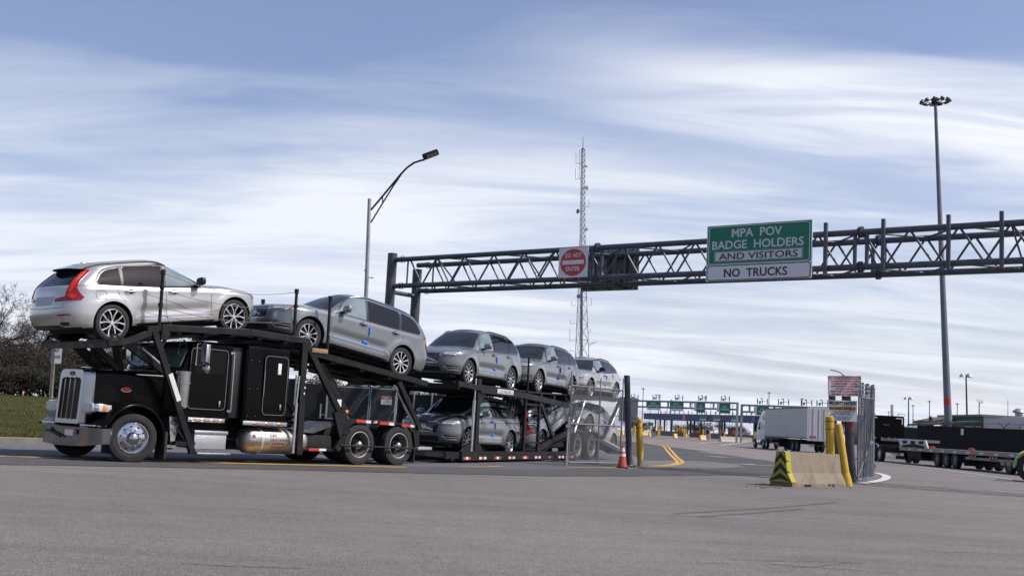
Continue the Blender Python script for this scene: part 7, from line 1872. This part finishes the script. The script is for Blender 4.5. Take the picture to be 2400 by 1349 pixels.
b0 = G(1524, 1018); o = thing('lane_sign', 'low green lane sign beneath the left end of the blue canopy', 'sign', tuple(b0)); z0, z1 = zat(1524, 997, b0.y), zat(1524, 989, b0.y); q = MB(); q.bx((-.9, 0, z0), (.9, .06, z1)); q.build('panel', SIGN_GREEN, o); q = MB(); q.cyl((0, .1, 0), (0, .1, z0), .08, n=6); q.build('post', PGREY, o)
p = G(1736.5, 1034); cone('traffic_cone', 'orange cone at a yellow bollard left of the white lorry', p, 1.1)
# far barrier rails and dark parked containers under the canopy
for px, w, Y, h, mt, lab in ((1575, 9, 330, 1.5, M('far_dark_container', (.09, .09, .10), .8, var=.2), 'dark far container under the blue canopy left'), (1650, 7, 330, 1.6, M('far_red_container', (.12, .05, .045), .8), 'dull red far container under the blue canopy'), (1700, 8, 300, 1.5, M('far_grey_container', (.09, .09, .10), .8), 'grey far container beyond the toll islands'), (1765, 6, 300, 1.6, M('far_blue_container', (.06, .08, .11), .8), 'bluish far container right under the canopy')):  # container colours lightened to paint in the haze
    b0 = base_at(px, Y); o = thing('container', lab, 'container', tuple(b0)); q = MB(); q.bx((-w / 2, 0, .1), (w / 2, 2.5, h)); q.build('box', mt, o, smooth=False); q = MB()
    for k in range(int(w / .5)): q.bx((-w / 2 + k * .5, -.05, .2), (-w / 2 + k * .5 + .25, -.01, h - .1))
    q.build('ribs', mt, o, smooth=False)
for px, Y in ((1484, 430), (1600, 400), (1622, 395)):
    b0 = base_at(px, Y); o = thing('guard_rail', 'low pale guard rail between the toll islands', 'guard rail', tuple(b0), group='guard rails at the toll plaza'); q = MB()
    for z in (.5, .95): q.bx((-3.5, 0, z - .09), (3.5, .08, z + .09))
    q.build('rail', GALV_LIGHT, o); q = MB()
    for x in (-3.2, -1.6, 0, 1.6, 3.2): q.bx((x - .06, .09, 0), (x + .06, .2, 1.0))
    q.build('rail_posts', GALV, o)
# far bare trees on the skyline
ft = [make_tree(s, h, 1.0, 'far_tree') for s, h in ((5, 9), (13, 8))]
rnd = random.Random(31)
for i in range(26):
    px = rnd.choice((1490, 1500, 1545, 1590, 1610, 1625, 1640, 1652, 1665, 1680, 1700, 1715, 1735, 1750, 2085, 2100)) + rnd.uniform(-8, 8); o = copy_tree(ft[i % 2]); b0 = base_at(px, rnd.uniform(560, 720)); o.location = b0; s = rnd.uniform(.75, 1.25); o.scale = (s * 1.5, s * 1.5, s); o.rotation_euler = (0, 0, rnd.uniform(0, 6)); o['label'] = 'bare brown tree on the far skyline beyond the blue canopy'; o['group'] = 'far trees on the skyline'
for o in ft:
    for c in list(o.children): bpy.data.objects.remove(c)
    bpy.data.objects.remove(o)
# ---- far light masts, two-armed lamps
MG = 'far light masts over the terminal'
for px, yt, H in ((1504, 911, 30), (1541.5, 926, 30), (1650, 930, 30), (1709, 964, 30), (1800, 921, 30), (1878, 935, 30), (2082, 965, 30), (2139, 951, 30), (2177.5, 941, 30), (2243, 947, 30), (1571, 938, 30), (1638, 958, 30), (1664, 945, 30)):
    Y = 2700 * (H - CAMH) / (hor(px) - yt); b0 = base_at(px, Y); high_mast('high_mast_light', 'slim far mast light with a ring of lamps over the terminal', b0, b0 + V((0, 0, H)), .45, .25, 1.6, group=MG, detail=False)
for px, pb in ((1522, 985), (1562, 990), (1620, 992), (1684, 996), (1699, 996), (1715, 997), (1738, 996)):
    b0 = base_at(px, 520); H = 14.5; o = thing('far_light', 'thin far pole seen under the lane gantries', 'pole', tuple(b0), group='thin far poles beyond the plaza'); q = MB(); q.cyl((0, 0, 0), (0, 0, H), .17, .12, n=6); q.build('pole', M('mast_steel'), o); q = MB(); q.bx((-.8, -.1, H - .1), (.8, .1, H + .1)); q.build('lamp_head', DARKM, o)
for px, yt, Y, lab in ((2264, 877, 128, 'two-armed street lamp with drop lamps right of the tall mast light'), (2129.5, 931, 175, 'two-armed street lamp above the black sleeper truck')):
    b0 = base_at(px + (Y < 150) * 5, Y); top = AT(px, yt, Y) - b0; k = 1.0; o = thing('street_lamp', lab, 'street lamp', tuple(b0)); q = MB(); q.cyl((0, 0, 0), top, .13, .08, n=8); q.build('pole', DARKM, o)
    for s in (-1, 1):
        q = MB(); e = top + V((s * .42, 0, .02)); q.tube([top - V((0, 0, .25)), top + V((s * .2, 0, .08)), e], .05, 6); q.lathe([(-.32, .36), (-.12, .30), (.0, .12), (.08, .08), (.1, 0)], e, (s * .12, 0, 1), 14); q.build('lamp', M('drop_lamp_grey', (.42, .42, .43), .5, .2), o)
b0 = base_at(2362, 260); o = thing('antenna_mast', 'hair-thin antenna mast over the white building', 'antenna', tuple(b0)); q = MB(); q.cyl((0, 0, 0), (0, 0, 12.4), .12, .06, n=6); q.build('mast', GALV, o)
b0 = base_at(2294.5, 108); o = thing('dish_antenna', 'round dish antenna on a thin pole above the white building', 'dish', tuple(b0)); z = zat(2294, 940, 108); q = MB(); q.cyl((0, 0, 0), (0, 0, z), .06, n=8); q.build('pole', GALV, o); q = MB(); q.lathe([(-.12, 0), (-.08, .2), (0, .36), (.02, .36), (-.04, .18), (-.06, 0)], (0, -.08, z + .02), (.22, -.55, .75), 20); q.build('dish', M('tan_dish', (.30, .28, .25), .6), o)
b0 = base_at(2178.5, 104); o = thing('dome_camera', 'pole topped by a dark dome camera before the yard fence', 'camera pole', tuple(b0)); z = zat(2179, 979, 104); q = MB(); q.cyl((0, 0, 0), (0, 0, z - .3), .05, n=8); q.build('pole', GALV, o); q = MB(); q.lathe([(-.35, 0), (-.3, .12), (0, .17), (.15, .1), (.2, 0)], (.08, 0, z), (0, 0, 1), 12); q.build('camera', DARKM, o)

# ---- white semi truck entering the terminal (seen from behind, left side)
WHITE = M('white_truck_paint', (.62, .62, .64), .4, 0, .2, var=.06, scale=1.5, dirt=((.35, .33, .31), .45)); WALU = M('trailer_white_panel', (.40, .41, .43), .45, .05, var=.05, scale=1.2, dirt=((.33, .31, .29), .5)); DIRTY = M('road_film_grey', (.20, .19, .185), .8, var=.3)
def lorry_wheel(parent, x, y, side, R=.5, bright=ALU_DULL):
    q = MB(); h = .13; q.lathe([(-h, R * .6), (-h, R * .95), (-h * .8, R), (h * .8, R), (h, R * .95), (h, R * .62), (h * .6, R * .6)], (0, 0, 0), (0, side, 0), 28); w = q.build('wheel', RUBBER, parent); w.location = (x, y, R); q = MB(); q.lathe([(h * .9, R * .62), (h * .4, R * .56), (h * .2, R * .3), (h * .8, R * .26), (h * .9, 0)], (0, 0, 0), (0, side, 0), 24); q.build('rim', bright, w); return w
r0 = V((28.95, 106, 0)); hd = math.degrees(math.atan2(1, -.062)); wt = thing('box_trailer', 'dirty white box trailer with chrome-framed rear doors behind the barrier', 'trailer', tuple(r0), rad(hd))
q = MB(); q.bx((0, -1.3, 1.18), (13.6, 1.3, 4.12)); q.build('box', WALU, wt, smooth=False)
q = MB(); q.bx((-.02, -1.32, 1.05), (.05, -1.2, 4.14)); q.bx((-.02, 1.2, 1.05), (.05, 1.32, 4.14)); q.bx((-.02, -1.2, 4.02), (.05, 1.2, 4.14)); q.bx((-.02, -1.2, 1.05), (.05, 1.2, 1.2)); q.build('rear_frame', ALU, wt, smooth=False)
for s in (1, -1):
    q = MB(); q.bx((-.03, s * .02, 1.2), (-.001, s * 1.19, 4.02)); d_ = q.build('rear_door', M('rear_door_white', (.47, .47, .48), .5, var=.1, dirt=((.3, .28, .26), .5)), wt, smooth=False)
    q = MB(); q.cyl((-.05, s * .25, 1.15), (-.05, s * .25, 4.0), .025, n=6); q.cyl((-.05, s * .8, 1.15), (-.05, s * .8, 4.0), .025, n=6); q.build('lock_rod', WALU, d_)
for y in (-1.0, -.8, -.6, .6, .8, 1.0):
    q = MB(); q.bx((-.05, y - .07, 1.30), (-.031, y + .07, 1.5)); q.build('tail_light', RED_LENS, wt)
q = MB(); q.bx((0, 1.302, 1.18), (13.6, 1.33, 1.32)); q.bx((0, 1.302, 4.0), (13.6, 1.32, 4.12)); q.build('side_rail', DIRTY, wt, smooth=False)
q = MB(); q.bx((13.5, .9, 1.2), (13.75, 1.28, 4.0)); q.build('front_corner', DIRTY, wt)
for x in (3.2, 4.5):
    for s in (1, -1): lorry_wheel(wt, x, s * 1.15, s, .5, DIRTY)
q = MB(); q.bx((2.4, -1.1, .7), (5.4, 1.1, 1.15)); q.bx((9.8, -.9, .3), (10.1, .9, 1.15)); q.bx((-.02, -1.1, .55), (.08, 1.1, .65)); q.build('underframe', MATTE_DARK, wt, smooth=False)
r1 = r0 + V((math.cos(rad(hd)), math.sin(rad(hd)), 0)) * 14.0; tt = thing('semi_truck', 'white semi truck with roof fairing pulling the white box trailer', 'truck', tuple(r1), rad(91))
q = MB(); loft(q, [[(x, y, z) for y, z in rounded([(-1.22, .75), (1.22, .75), (1.2, zt_), (-1.2, zt_)], [.05, .05, .3, .3], 4)] for x, zt_ in ((-.2, 3.95), (1.6, 3.9), (2.6, 3.2), (3.2, 2.75), (3.6, 1.85))]); q.build('cab', WHITE, tt, angle=30)
q = MB(); loft(q, [[(x, y, z) for y, z in rounded([(-hw, .55), (hw, .55), (hw * .95, zt_), (-hw * .95, zt_)], [.05, .05, .25, .25], 4)] for x, hw, zt_ in ((3.3, 1.15, 1.9), (4.6, 1.0, 1.65), (5.2, .85, 1.3))]); q.build('bonnet', WHITE, tt, angle=40)
for s in (1, -1):
    for x0, x1, z0_, z1_, in ((.35, .85, 2.95, 3.45), (2.0, 2.9, 1.95, 2.6), (.5, .8, 2.0, 2.45)):
        q = MB(); q.bbox((x0, s * 1.2, z0_), (x1, s * 1.235, z1_), .01); q.build('side_window', GLASS, tt)
    q = MB(); q.bbox((3.0, s * 1.35, 1.85), (3.15, s * 1.6, 2.75), .03); q.cyl((3.05, s * 1.2, 2.6), (3.05, s * 1.4, 2.6), .03, n=6); q.build('mirror', PLASTIC, tt)
    for x in (-.6, .75): lorry_wheel(tt, x - .4, s * 1.15, s)
    lorry_wheel(tt, 4.3, s * 1.12, s)
    q = MB(); q.lathe([(-.6, 0), (-.6, .32), (.9, .32), (.9, 0)], (2.0, s * 1.0, .65), (1, 0, 0), 18); q.build('fuel_tank', ALU, tt)
q = MB(); q.bx((-2.0, -.4, .7), (4.5, .4, .95)); q.build('frame', MATTE_DARK, tt)
# ---- black sleeper truck with a step-deck trailer, also driving away
bt = thing('semi_truck', 'black sleeper truck seen from behind with white corner marks, ahead of the flat trailer', 'truck', (25.35, 77, 0), rad(90))
q = MB(); loft(q, [[(x, y, z) for y, z in rounded([(-1.2, .95), (1.2, .95), (1.18, 3.0), (-1.18, 3.0)], [.05, .05, .12, .12], 4)] for x in (0, .05, 4.0)]); q.build('sleeper', BLACK_PAINT, bt, angle=30)
for s in (1, -1):
    q = MB(); q.bx((-.012, s * .62, 2.82), (-.004, s * 1.08, 2.88)); q.bx((-.012, s * 1.02, 2.45), (-.004, s * 1.08, 2.82)); q.build('corner_mark', SIGN_WHITE, bt)
    q = MB(); q.tube([(-.0, s * .75, 3.02), (.0, s * .8, 3.16), (.0, s * 1.15, 3.16), (.0, s * 1.2, 3.02)], .03, 6); q.build('grab_bar', GALV, bt)
    q = MB(); q.cyl((.3, s * .5, 1.0), (.3, s * .5, 2.6) if s > 0 else (.3, s * .45, 3.75), .10, n=12); q.build('exhaust_stack', CHROME, bt)
    for x in (-1.1, -2.45): lorry_wheel(bt, x, s * 1.12, s)
    q = MB(); q.tube([(-1.1 + .62 * math.cos(rad(a)), s * 1.0, .5 + .62 * math.sin(rad(a))) for a in range(10, 175, 12)], .06, 6); q.build('fender', CHROME, bt)
    q = MB(); q.tube([(.4, s * 1.05, .45), (-.5, s * 1.08, .95)], .05, 6); q.bx((.0, s * .75, .4), (1.2, s * 1.15, .75)); q.build('side_step', ALU, bt)
    lorry_wheel(bt, 5.6, s * 1.1, s)
for y in (.75, .3, -.15, -.6):
    q = MB(); q.lathe([(0, .075), (.02, .07), (.03, 0)], (-.01, y, 1.5), (-1, 0, 0), 12); q.build('work_light', M('dull_red_lens', (.45, .08, .05), .3, var=.3), bt)
q = MB(); q.bx((-3.2, -.42, .6), (5, .42, .95)); q.bx((-.5, -.8, .9), (-.1, .8, 1.1)); q.build('frame', MATTE_DARK, bt)
q = MB(); q.tube([(-.02, .2, 2.42), (-.02, .12, 2.38), (-.02, -.1, 2.38), (-.02, -.2, 2.42)], .008, 5); q.build('handle', GALV_DARK, bt)
DECK = M('worn_trailer_alloy', (.22, .21, .20), .55, .4, var=.3, scale=3, dirt=((.15, .12, .10), .6))
st = thing('flatbed_trailer', 'empty step-deck flatbed trailer with red flags behind the black truck', 'trailer', (25.65, 51.5, 0), rad(90))
q = MB(); q.bx((20.2, -1.28, 1.33), (23.6, 1.28, 1.50)); q.build('upper_deck', DECK, st, smooth=False)
q = MB(); q.bx((0, -1.28, .90), (20.0, 1.28, 1.02)); q.bx((0, 1.281, .80), (20.0, 1.30, 1.01)); q.build('main_deck', DECK, st, smooth=False)
q = MB(); q.prism([(19.9, 1.29, 1.05), (20.3, 1.29, 1.5), (15.6, 1.29, 1.46), (15.2, 1.29, 1.02), (15.2, 1.29, .98), (19.9, 1.29, .98)], (0, -.06, 0)); fr_ = q.build('side_board', M('pale_side_board', (.46, .46, .47), .5, .2, var=.2, dirt=((.2, .18, .16), .5)), st, smooth=False)
for x in (15.9, 17.3, 18.7):
    q = MB(); q.bx((x, 1.291, 1.22), (x + .75, 1.298, 1.40)); q.build('board_opening', MATTE_DARK, st, smooth=False)
q = MB()
for k in range(5): q.tube([(15.8 + k * .2, 1.33, 1.06), (17 + k * .2, 1.36, 1.12 + .03 * (k % 2)), (18.9 + .1 * k, 1.33, 1.06)], .07, 6)
q.build('rolled_straps', MATTE_DARK, st)
for x in (13.9, 12.6, 11.3, 4.6, 3.2):
    for s in (1, -1): lorry_wheel(st, x, s * 1.14, s, .45, DIRTY)
q = MB(); q.bx((0.5, -.7, .5), (20, .7, .9)); q.bx((16.5, .6, .35), (18.8, 1.2, .8)); q.build('underframe', MATTE_DARK, st, smooth=False)
q = MB(); q.bx((1.2, 1.2, .55), (9.8, 1.27, .68)); q.bx((3.0, 1.18, .40), (5.5, 1.26, .55)); q.build('lower_rail', DECK, st, smooth=False)
for k in range(22):
    q = MB(); q.bx((.4 + k * .88, 1.301, .86), (.4 + k * .88 + .45, 1.306, .94)); q.build('reflector', RED_REFL if k % 2 else WHITE_REFL, st, smooth=False)
for x in (9.2, 8.85, 8.5, 6.6, 6.25, 5.9): 
    q = MB(); q.lathe([(0, .10), (.02, .09), (.03, 0)], (x, 1.28, .68), (0, 1, 0), 12); q.build('side_light', RED_LENS, st)
q = MB(); q.bx((10.0, -1.2, .2), (10.05, 1.25, .85)); q.build('mud_flap', RUBBER, st)
FLAG = M('orange_flag_cloth', (.62, .10, .03), .8, var=.2, scale=4)
for x, yy, zz in ((14.6, 1.1, 1.03), (9.0, 1.1, 1.03)):
    q = MB(); 
    for k in range(3): q.tube([(x + .5 * k / 3, yy, zz + .01), (x + .1 + .2 * k, yy + .05, zz + .09), (x + .35 + .2 * k, yy, zz + .08), (x + .6 + .1 * k, yy, zz + .01)], .028, 5)
    o = q.build('safety_strap', FLAG, None); o.location = (25.65, 51.5, 0); o.rotation_euler = (0, 0, rad(90)); tag(o, 'bright orange strap heap on the flatbed deck, %s' % ('near its middle by the black fence' if x < 10 else 'next to the raised side board'), 'strap')
q = MB(); q.poly([(3.0, 1.33, 1.0), (1.4, 1.34, .95), (2.2, 1.38, .30), (3.4, 1.36, .42)]); q.poly([(3.0, 1.345, 1.0), (3.4, 1.375, .42), (2.2, 1.395, .30), (1.4, 1.355, .95)]); o = q.build('safety_flag', FLAG, None, smooth=False); o.location = (25.65, 51.5, 0); o.rotation_euler = (0, 0, rad(90)); tag(o, 'orange safety flag hanging at the rear of the flatbed', 'flag')
# ---- green truck cut by the right edge of the picture: its rear wheel and fender show, the rest is out of frame to the right
LIME = M('lime_green_paint', (.17, .50, .055), .25, 0, .5, var=.06)
gw = G(2398, 1129); gtk = thing('green_truck', 'lime green truck with chrome wheel beside the tail of the flatbed trailer', 'truck', (gw.x + .80, gw.y + 1.07, 0), rad(-24))
for s in (1, -1):
    q = MB(); arc = [(.64 * math.cos(rad(a)), .52 + .66 * math.sin(rad(a))) for a in range(20, 186, 9)]; O_ = q.vs([(x, s * 1.22, z) for x, z in arc]); I_ = q.vs([(x, s * .5, z + .03) for x, z in arc]); L2 = q.vs([(x * .9, s * 1.22, .52 + (z - .52) * .9) for x, z in arc]); L3 = q.vs([(x * .9, s * .6, .52 + (z - .52) * .9) for x, z in arc])
    for k in range(len(arc) - 1): q.f([O_[k], O_[k + 1], I_[k + 1], I_[k]]); q.f([L2[k], L2[k + 1], O_[k + 1], O_[k]]); q.f([L3[k], L3[k + 1], L2[k + 1], L2[k]])
    q.build('fender', LIME, gtk, angle=50)
    for x in (0, 6.4):
        w = lorry_wheel(gtk, x, s * 1.05, s, .53, CHROME)
        q = MB(); q.lathe([(.12, .20), (.2, .18), (.24, .08), (.25, 0)], (0, 0, 0), (0, s, 0), 20); q.build('hub_cap', CHROME, w)
    q = MB(); q.bbox((.0, s * 1.0, 1.18), (.22, s * 1.2, 1.30), .03); q.build('marker_light', AMBER, gtk)
    q = MB(); q.bbox((4.2, s * 1.07, 1.95), (5.3, s * 1.12, 2.6), .01); q.build('side_window', GLASS, gtk)
q = MB(); q.bx((.1, -.45, .6), (8.2, .45, .9)); q.build('frame', MATTE_DARK, gtk)
q = MB(); loft(q, [[(x, y, z) for y, z in rounded([(-1.1, .8), (1.1, .8), (1.08, zt_), (-1.08, zt_)], [.03, .03, .2, .2], 4)] for x, zt_ in ((2.4, 2.9), (5.2, 2.85), (5.7, 2.0))]); q.build('cab', LIME, gtk, angle=40)
q = MB(); loft(q, [[(x, y, z) for y, z in rounded([(-hw, .75), (hw, .75), (hw, zt_), (-hw, zt_)], [.03, .03, .2, .2], 4)] for x, hw, zt_ in ((5.6, .9, 1.95), (6.6, .75, 1.85), (7.6, .62, 1.75))]); q.build('bonnet', LIME, gtk, angle=40)
# ---- black yard fence, buildings behind
f0, f1 = base_at(2150, 86), base_at(2500, 78)
fo = thing('yard_fence', 'tall black slatted yard fence behind the flatbed trailer', 'fence', tuple(f0)); D = f1 - f0; d = D.normalized(); l = D.length; n_ = V((d.y, -d.x, 0))
BLKF = M('black_fence_slats', (.012, .012, .013), .75, var=.3, scale=1.5)
q = MB(); q.prism([V((0, 0, .05)), D + V((0, 0, .05)), D + V((0, 0, 2.62)), V((0, 0, 2.62))], -n_ * .05)
k = 0
while k * .14 < l: q.beam(d * (k * .14) + n_ * .01 + V((0, 0, .06)), d * (k * .14) + n_ * .01 + V((0, 0, 2.62)), .03, .02); k += 1
q.build('slats', BLKF, fo, smooth=False)
for k in range(6):
    p = d * (l * k / 5); q = MB(); q.cyl(p - n_ * .08, p - n_ * .08 + V((0, 0, 2.7)), .05, n=8)
    for s in (-1, 1): q.cyl(p - n_ * .08 + V((0, 0, 2.66)), p - n_ * .08 + V((0, 0, 3.08)) + d * (s * .42), .022, n=6)
    q.build('post', DARKM, fo)
for s, z in ((.25, 2.95), (-.25, 2.95), (.1, 2.8), (0, 3.02)):
    q = MB(); q.rope(V((0, s, z)), D + V((0, s, z)), .05, .010, 3, 12); q.build('barbed_wire', DARKM, fo)
q = MB(); c = on(f0, D, 2255.5) - f0; q.prism([c + n_ * .04 + d * -.1 + V((0, 0, 2.05)), c + n_ * .04 + d * .1 + V((0, 0, 2.05)), c + n_ * .04 + d * .1 + V((0, 0, 2.5)), c + n_ * .04 + d * -.1 + V((0, 0, 2.5))], n_ * .01); q.build('white_tag', SIGN_WHITE, fo)
fo = thing('yard_fence', 'lower dark fence section between the black truck and the slatted fence', 'fence', tuple(base_at(2100, 92))); e_ = base_at(2156, 90) - fo.location; q = MB(); q.prism([V((0, 0, 0)), e_, e_ + V((0, 0, 2.5)), V((0, 0, 2.5))], (0, .05, 0)); q.build('slats', M('brownish_dark_slats', (.022, .018, .014), .8, var=.3), fo, smooth=False); q = MB(); q.cyl(e_, e_ + V((0, 0, 2.7)), .05, n=8); q.build('post', DARKM, fo)
WB = M('white_painted_block', (.50, .50, .51), .8, var=.08, scale=.8, dirt=((.32, .30, .28), .5)); TANW = M('beige_wall', (.33, .30, .26), .85, var=.1); Yb = 100
def X(px, Y=Yb): return base_at(px, Y).x
bd = thing('depot_building', 'low white depot building with green fascia behind the black fence', 'building', (X(2305), Yb, 0))
zr = zat(2306, 970, Yb); zr2 = zat(2400, 974, Yb)
q = MB(); q.prism([(0, 0, 0), (X(2480) - X(2305), -1.5, 0), (X(2480) - X(2305), -1.5, zr - .15), (0, 0, zr - .2)], (0, 10, 0)); q.build('wall', WB, bd, smooth=False)
q = MB(); q.bx((-.3, -.35, zr - .20), (X(2480) - X(2305) + .5, 10, zr - .02)); q.build('roof', M('grey_roof_edge', (.22, .21, .20), .8, var=.2), bd, smooth=False)
xl = X(2265) - X(2305)
q = MB(); q.prism([(xl, 4.0, zr - 1.05), (-.02, -.02, zr - 1.0), (-.02, -.02, zr - .2), (xl, 4.0, zr - .2)], (0, .15, 0)); q.build('fascia', M('faded_green_fascia', (.035, .085, .055), .7, var=.3, scale=1.5), bd, smooth=False)
q = MB(); q.prism([(xl, 4.02, zr - 1.2), (-.01, -.04, zr - 1.16), (-.01, -.04, zr - 1.02), (xl, 4.02, zr - 1.07)], (0, .1, 0)); q.build('red_band', M('dull_red_band', (.22, .05, .03), .7), bd)
q = MB(); q.prism([(xl * 2.6, 5, 0), (-.05, .2, 0), (-.05, .2, zr - 1.0), (xl * 2.6, 5, zr - 1.2)], (0, .3, 0)); q.build('side_wall', TANW, bd, smooth=False)
q = MB(); q.prism([(X(2215) - X(2305), 3, zr - .95), (xl, 3, zr - .5), (xl, 3, zr - .28), (X(2215) - X(2305), 3, zr - .75)], (0, 5, 0)); q.build('canopy_roof', M('brown_canopy', (.10, .085, .07), .8, var=.3), bd, smooth=False)
q = MB(); q.bx((X(2372) - X(2305), -1.8, 0), (X(2480) - X(2305), -1.55, zr - .9)); q.build('annex_wall', TANW, bd, smooth=False)
q = MB(); q.bx((X(2378) - X(2305), -1.9, zr - 1.35), (X(2420) - X(2305), -1.81, zr - 1.15)); q.build('window', GLASS, bd)
q = MB(); q.lathe([(-.3, .32), (0, .32), (.1, .55), (.25, .45), (.42, .2), (.45, 0)], (X(2394) - X(2305), .5, zr + .25), (0, 0, 1), 18); q.build('roof_vent', GALV, bd)
q = MB(); q.lathe([(0, .0), (.02, .16), (.14, .2), (.2, .12), (.25, 0)], (X(2368) - X(2305), -1.9, zr - 1.7), (0, -1, 0), 12); q.build('wall_lamp', DARKM, bd)
lo = thing('shelter', 'low dark flat-roofed shelter left of the white depot building', 'shelter', (X(2225, 96), 96, 0)); zs = zat(2200, 993, 96)
q = MB(); q.prism([(X(2155, 96) - X(2225, 96), 0, zs - .22), (X(2300, 96) - X(2225, 96), 0, zs + .30), (X(2300, 96) - X(2225, 96), 0, zs + .46), (X(2155, 96) - X(2225, 96), 0, zs - .06)], (0, 3, 0)); q.build('roof', M('dark_shelter_roof', (.06, .055, .05), .8, var=.3), lo, smooth=False)
for px in (2175, 2186, 2240, 2290): q = MB(); q.bx((X(px, 96) - X(2225, 96) - .15, .2, 0), (X(px, 96) - X(2225, 96) + .15, .5, zs - .1)); q.build('post', DARKM, lo)
q = MB(); q.bx((X(2190, 96) - X(2225, 96), 2.6, 0), (X(2240, 96) - X(2225, 96), 2.8, zs - .6)); q.bx((X(2238, 96) - X(2225, 96), 2.5, 0), (X(2290, 96) - X(2225, 96), 2.75, zs + .1)); q.build('back_wall', M('dim_wall', (.20, .195, .19), .8, var=.2), lo, smooth=False)
b0 = base_at(2140, 150); o = thing('far_shed', 'pale green far shed roof beside the black truck', 'shed', tuple(b0)); zz = zat(2140, 996, 150); q = MB(); q.bx((-1.6, 0, 0), (3.5, 5, zz - .3)); q.build('wall', M('pale_green_wall', (.27, .32, .28), .8, var=.1), o, smooth=False); q = MB(); q.prism([(-1.8, -.2, zz - .35), (3.7, -.2, zz - .1), (3.7, -.2, zz + .08), (-1.8, -.2, zz - .2)], (0, 5.4, 0)); q.build('roof', M('pale_green_roof', (.24, .30, .26), .7), o, smooth=False)
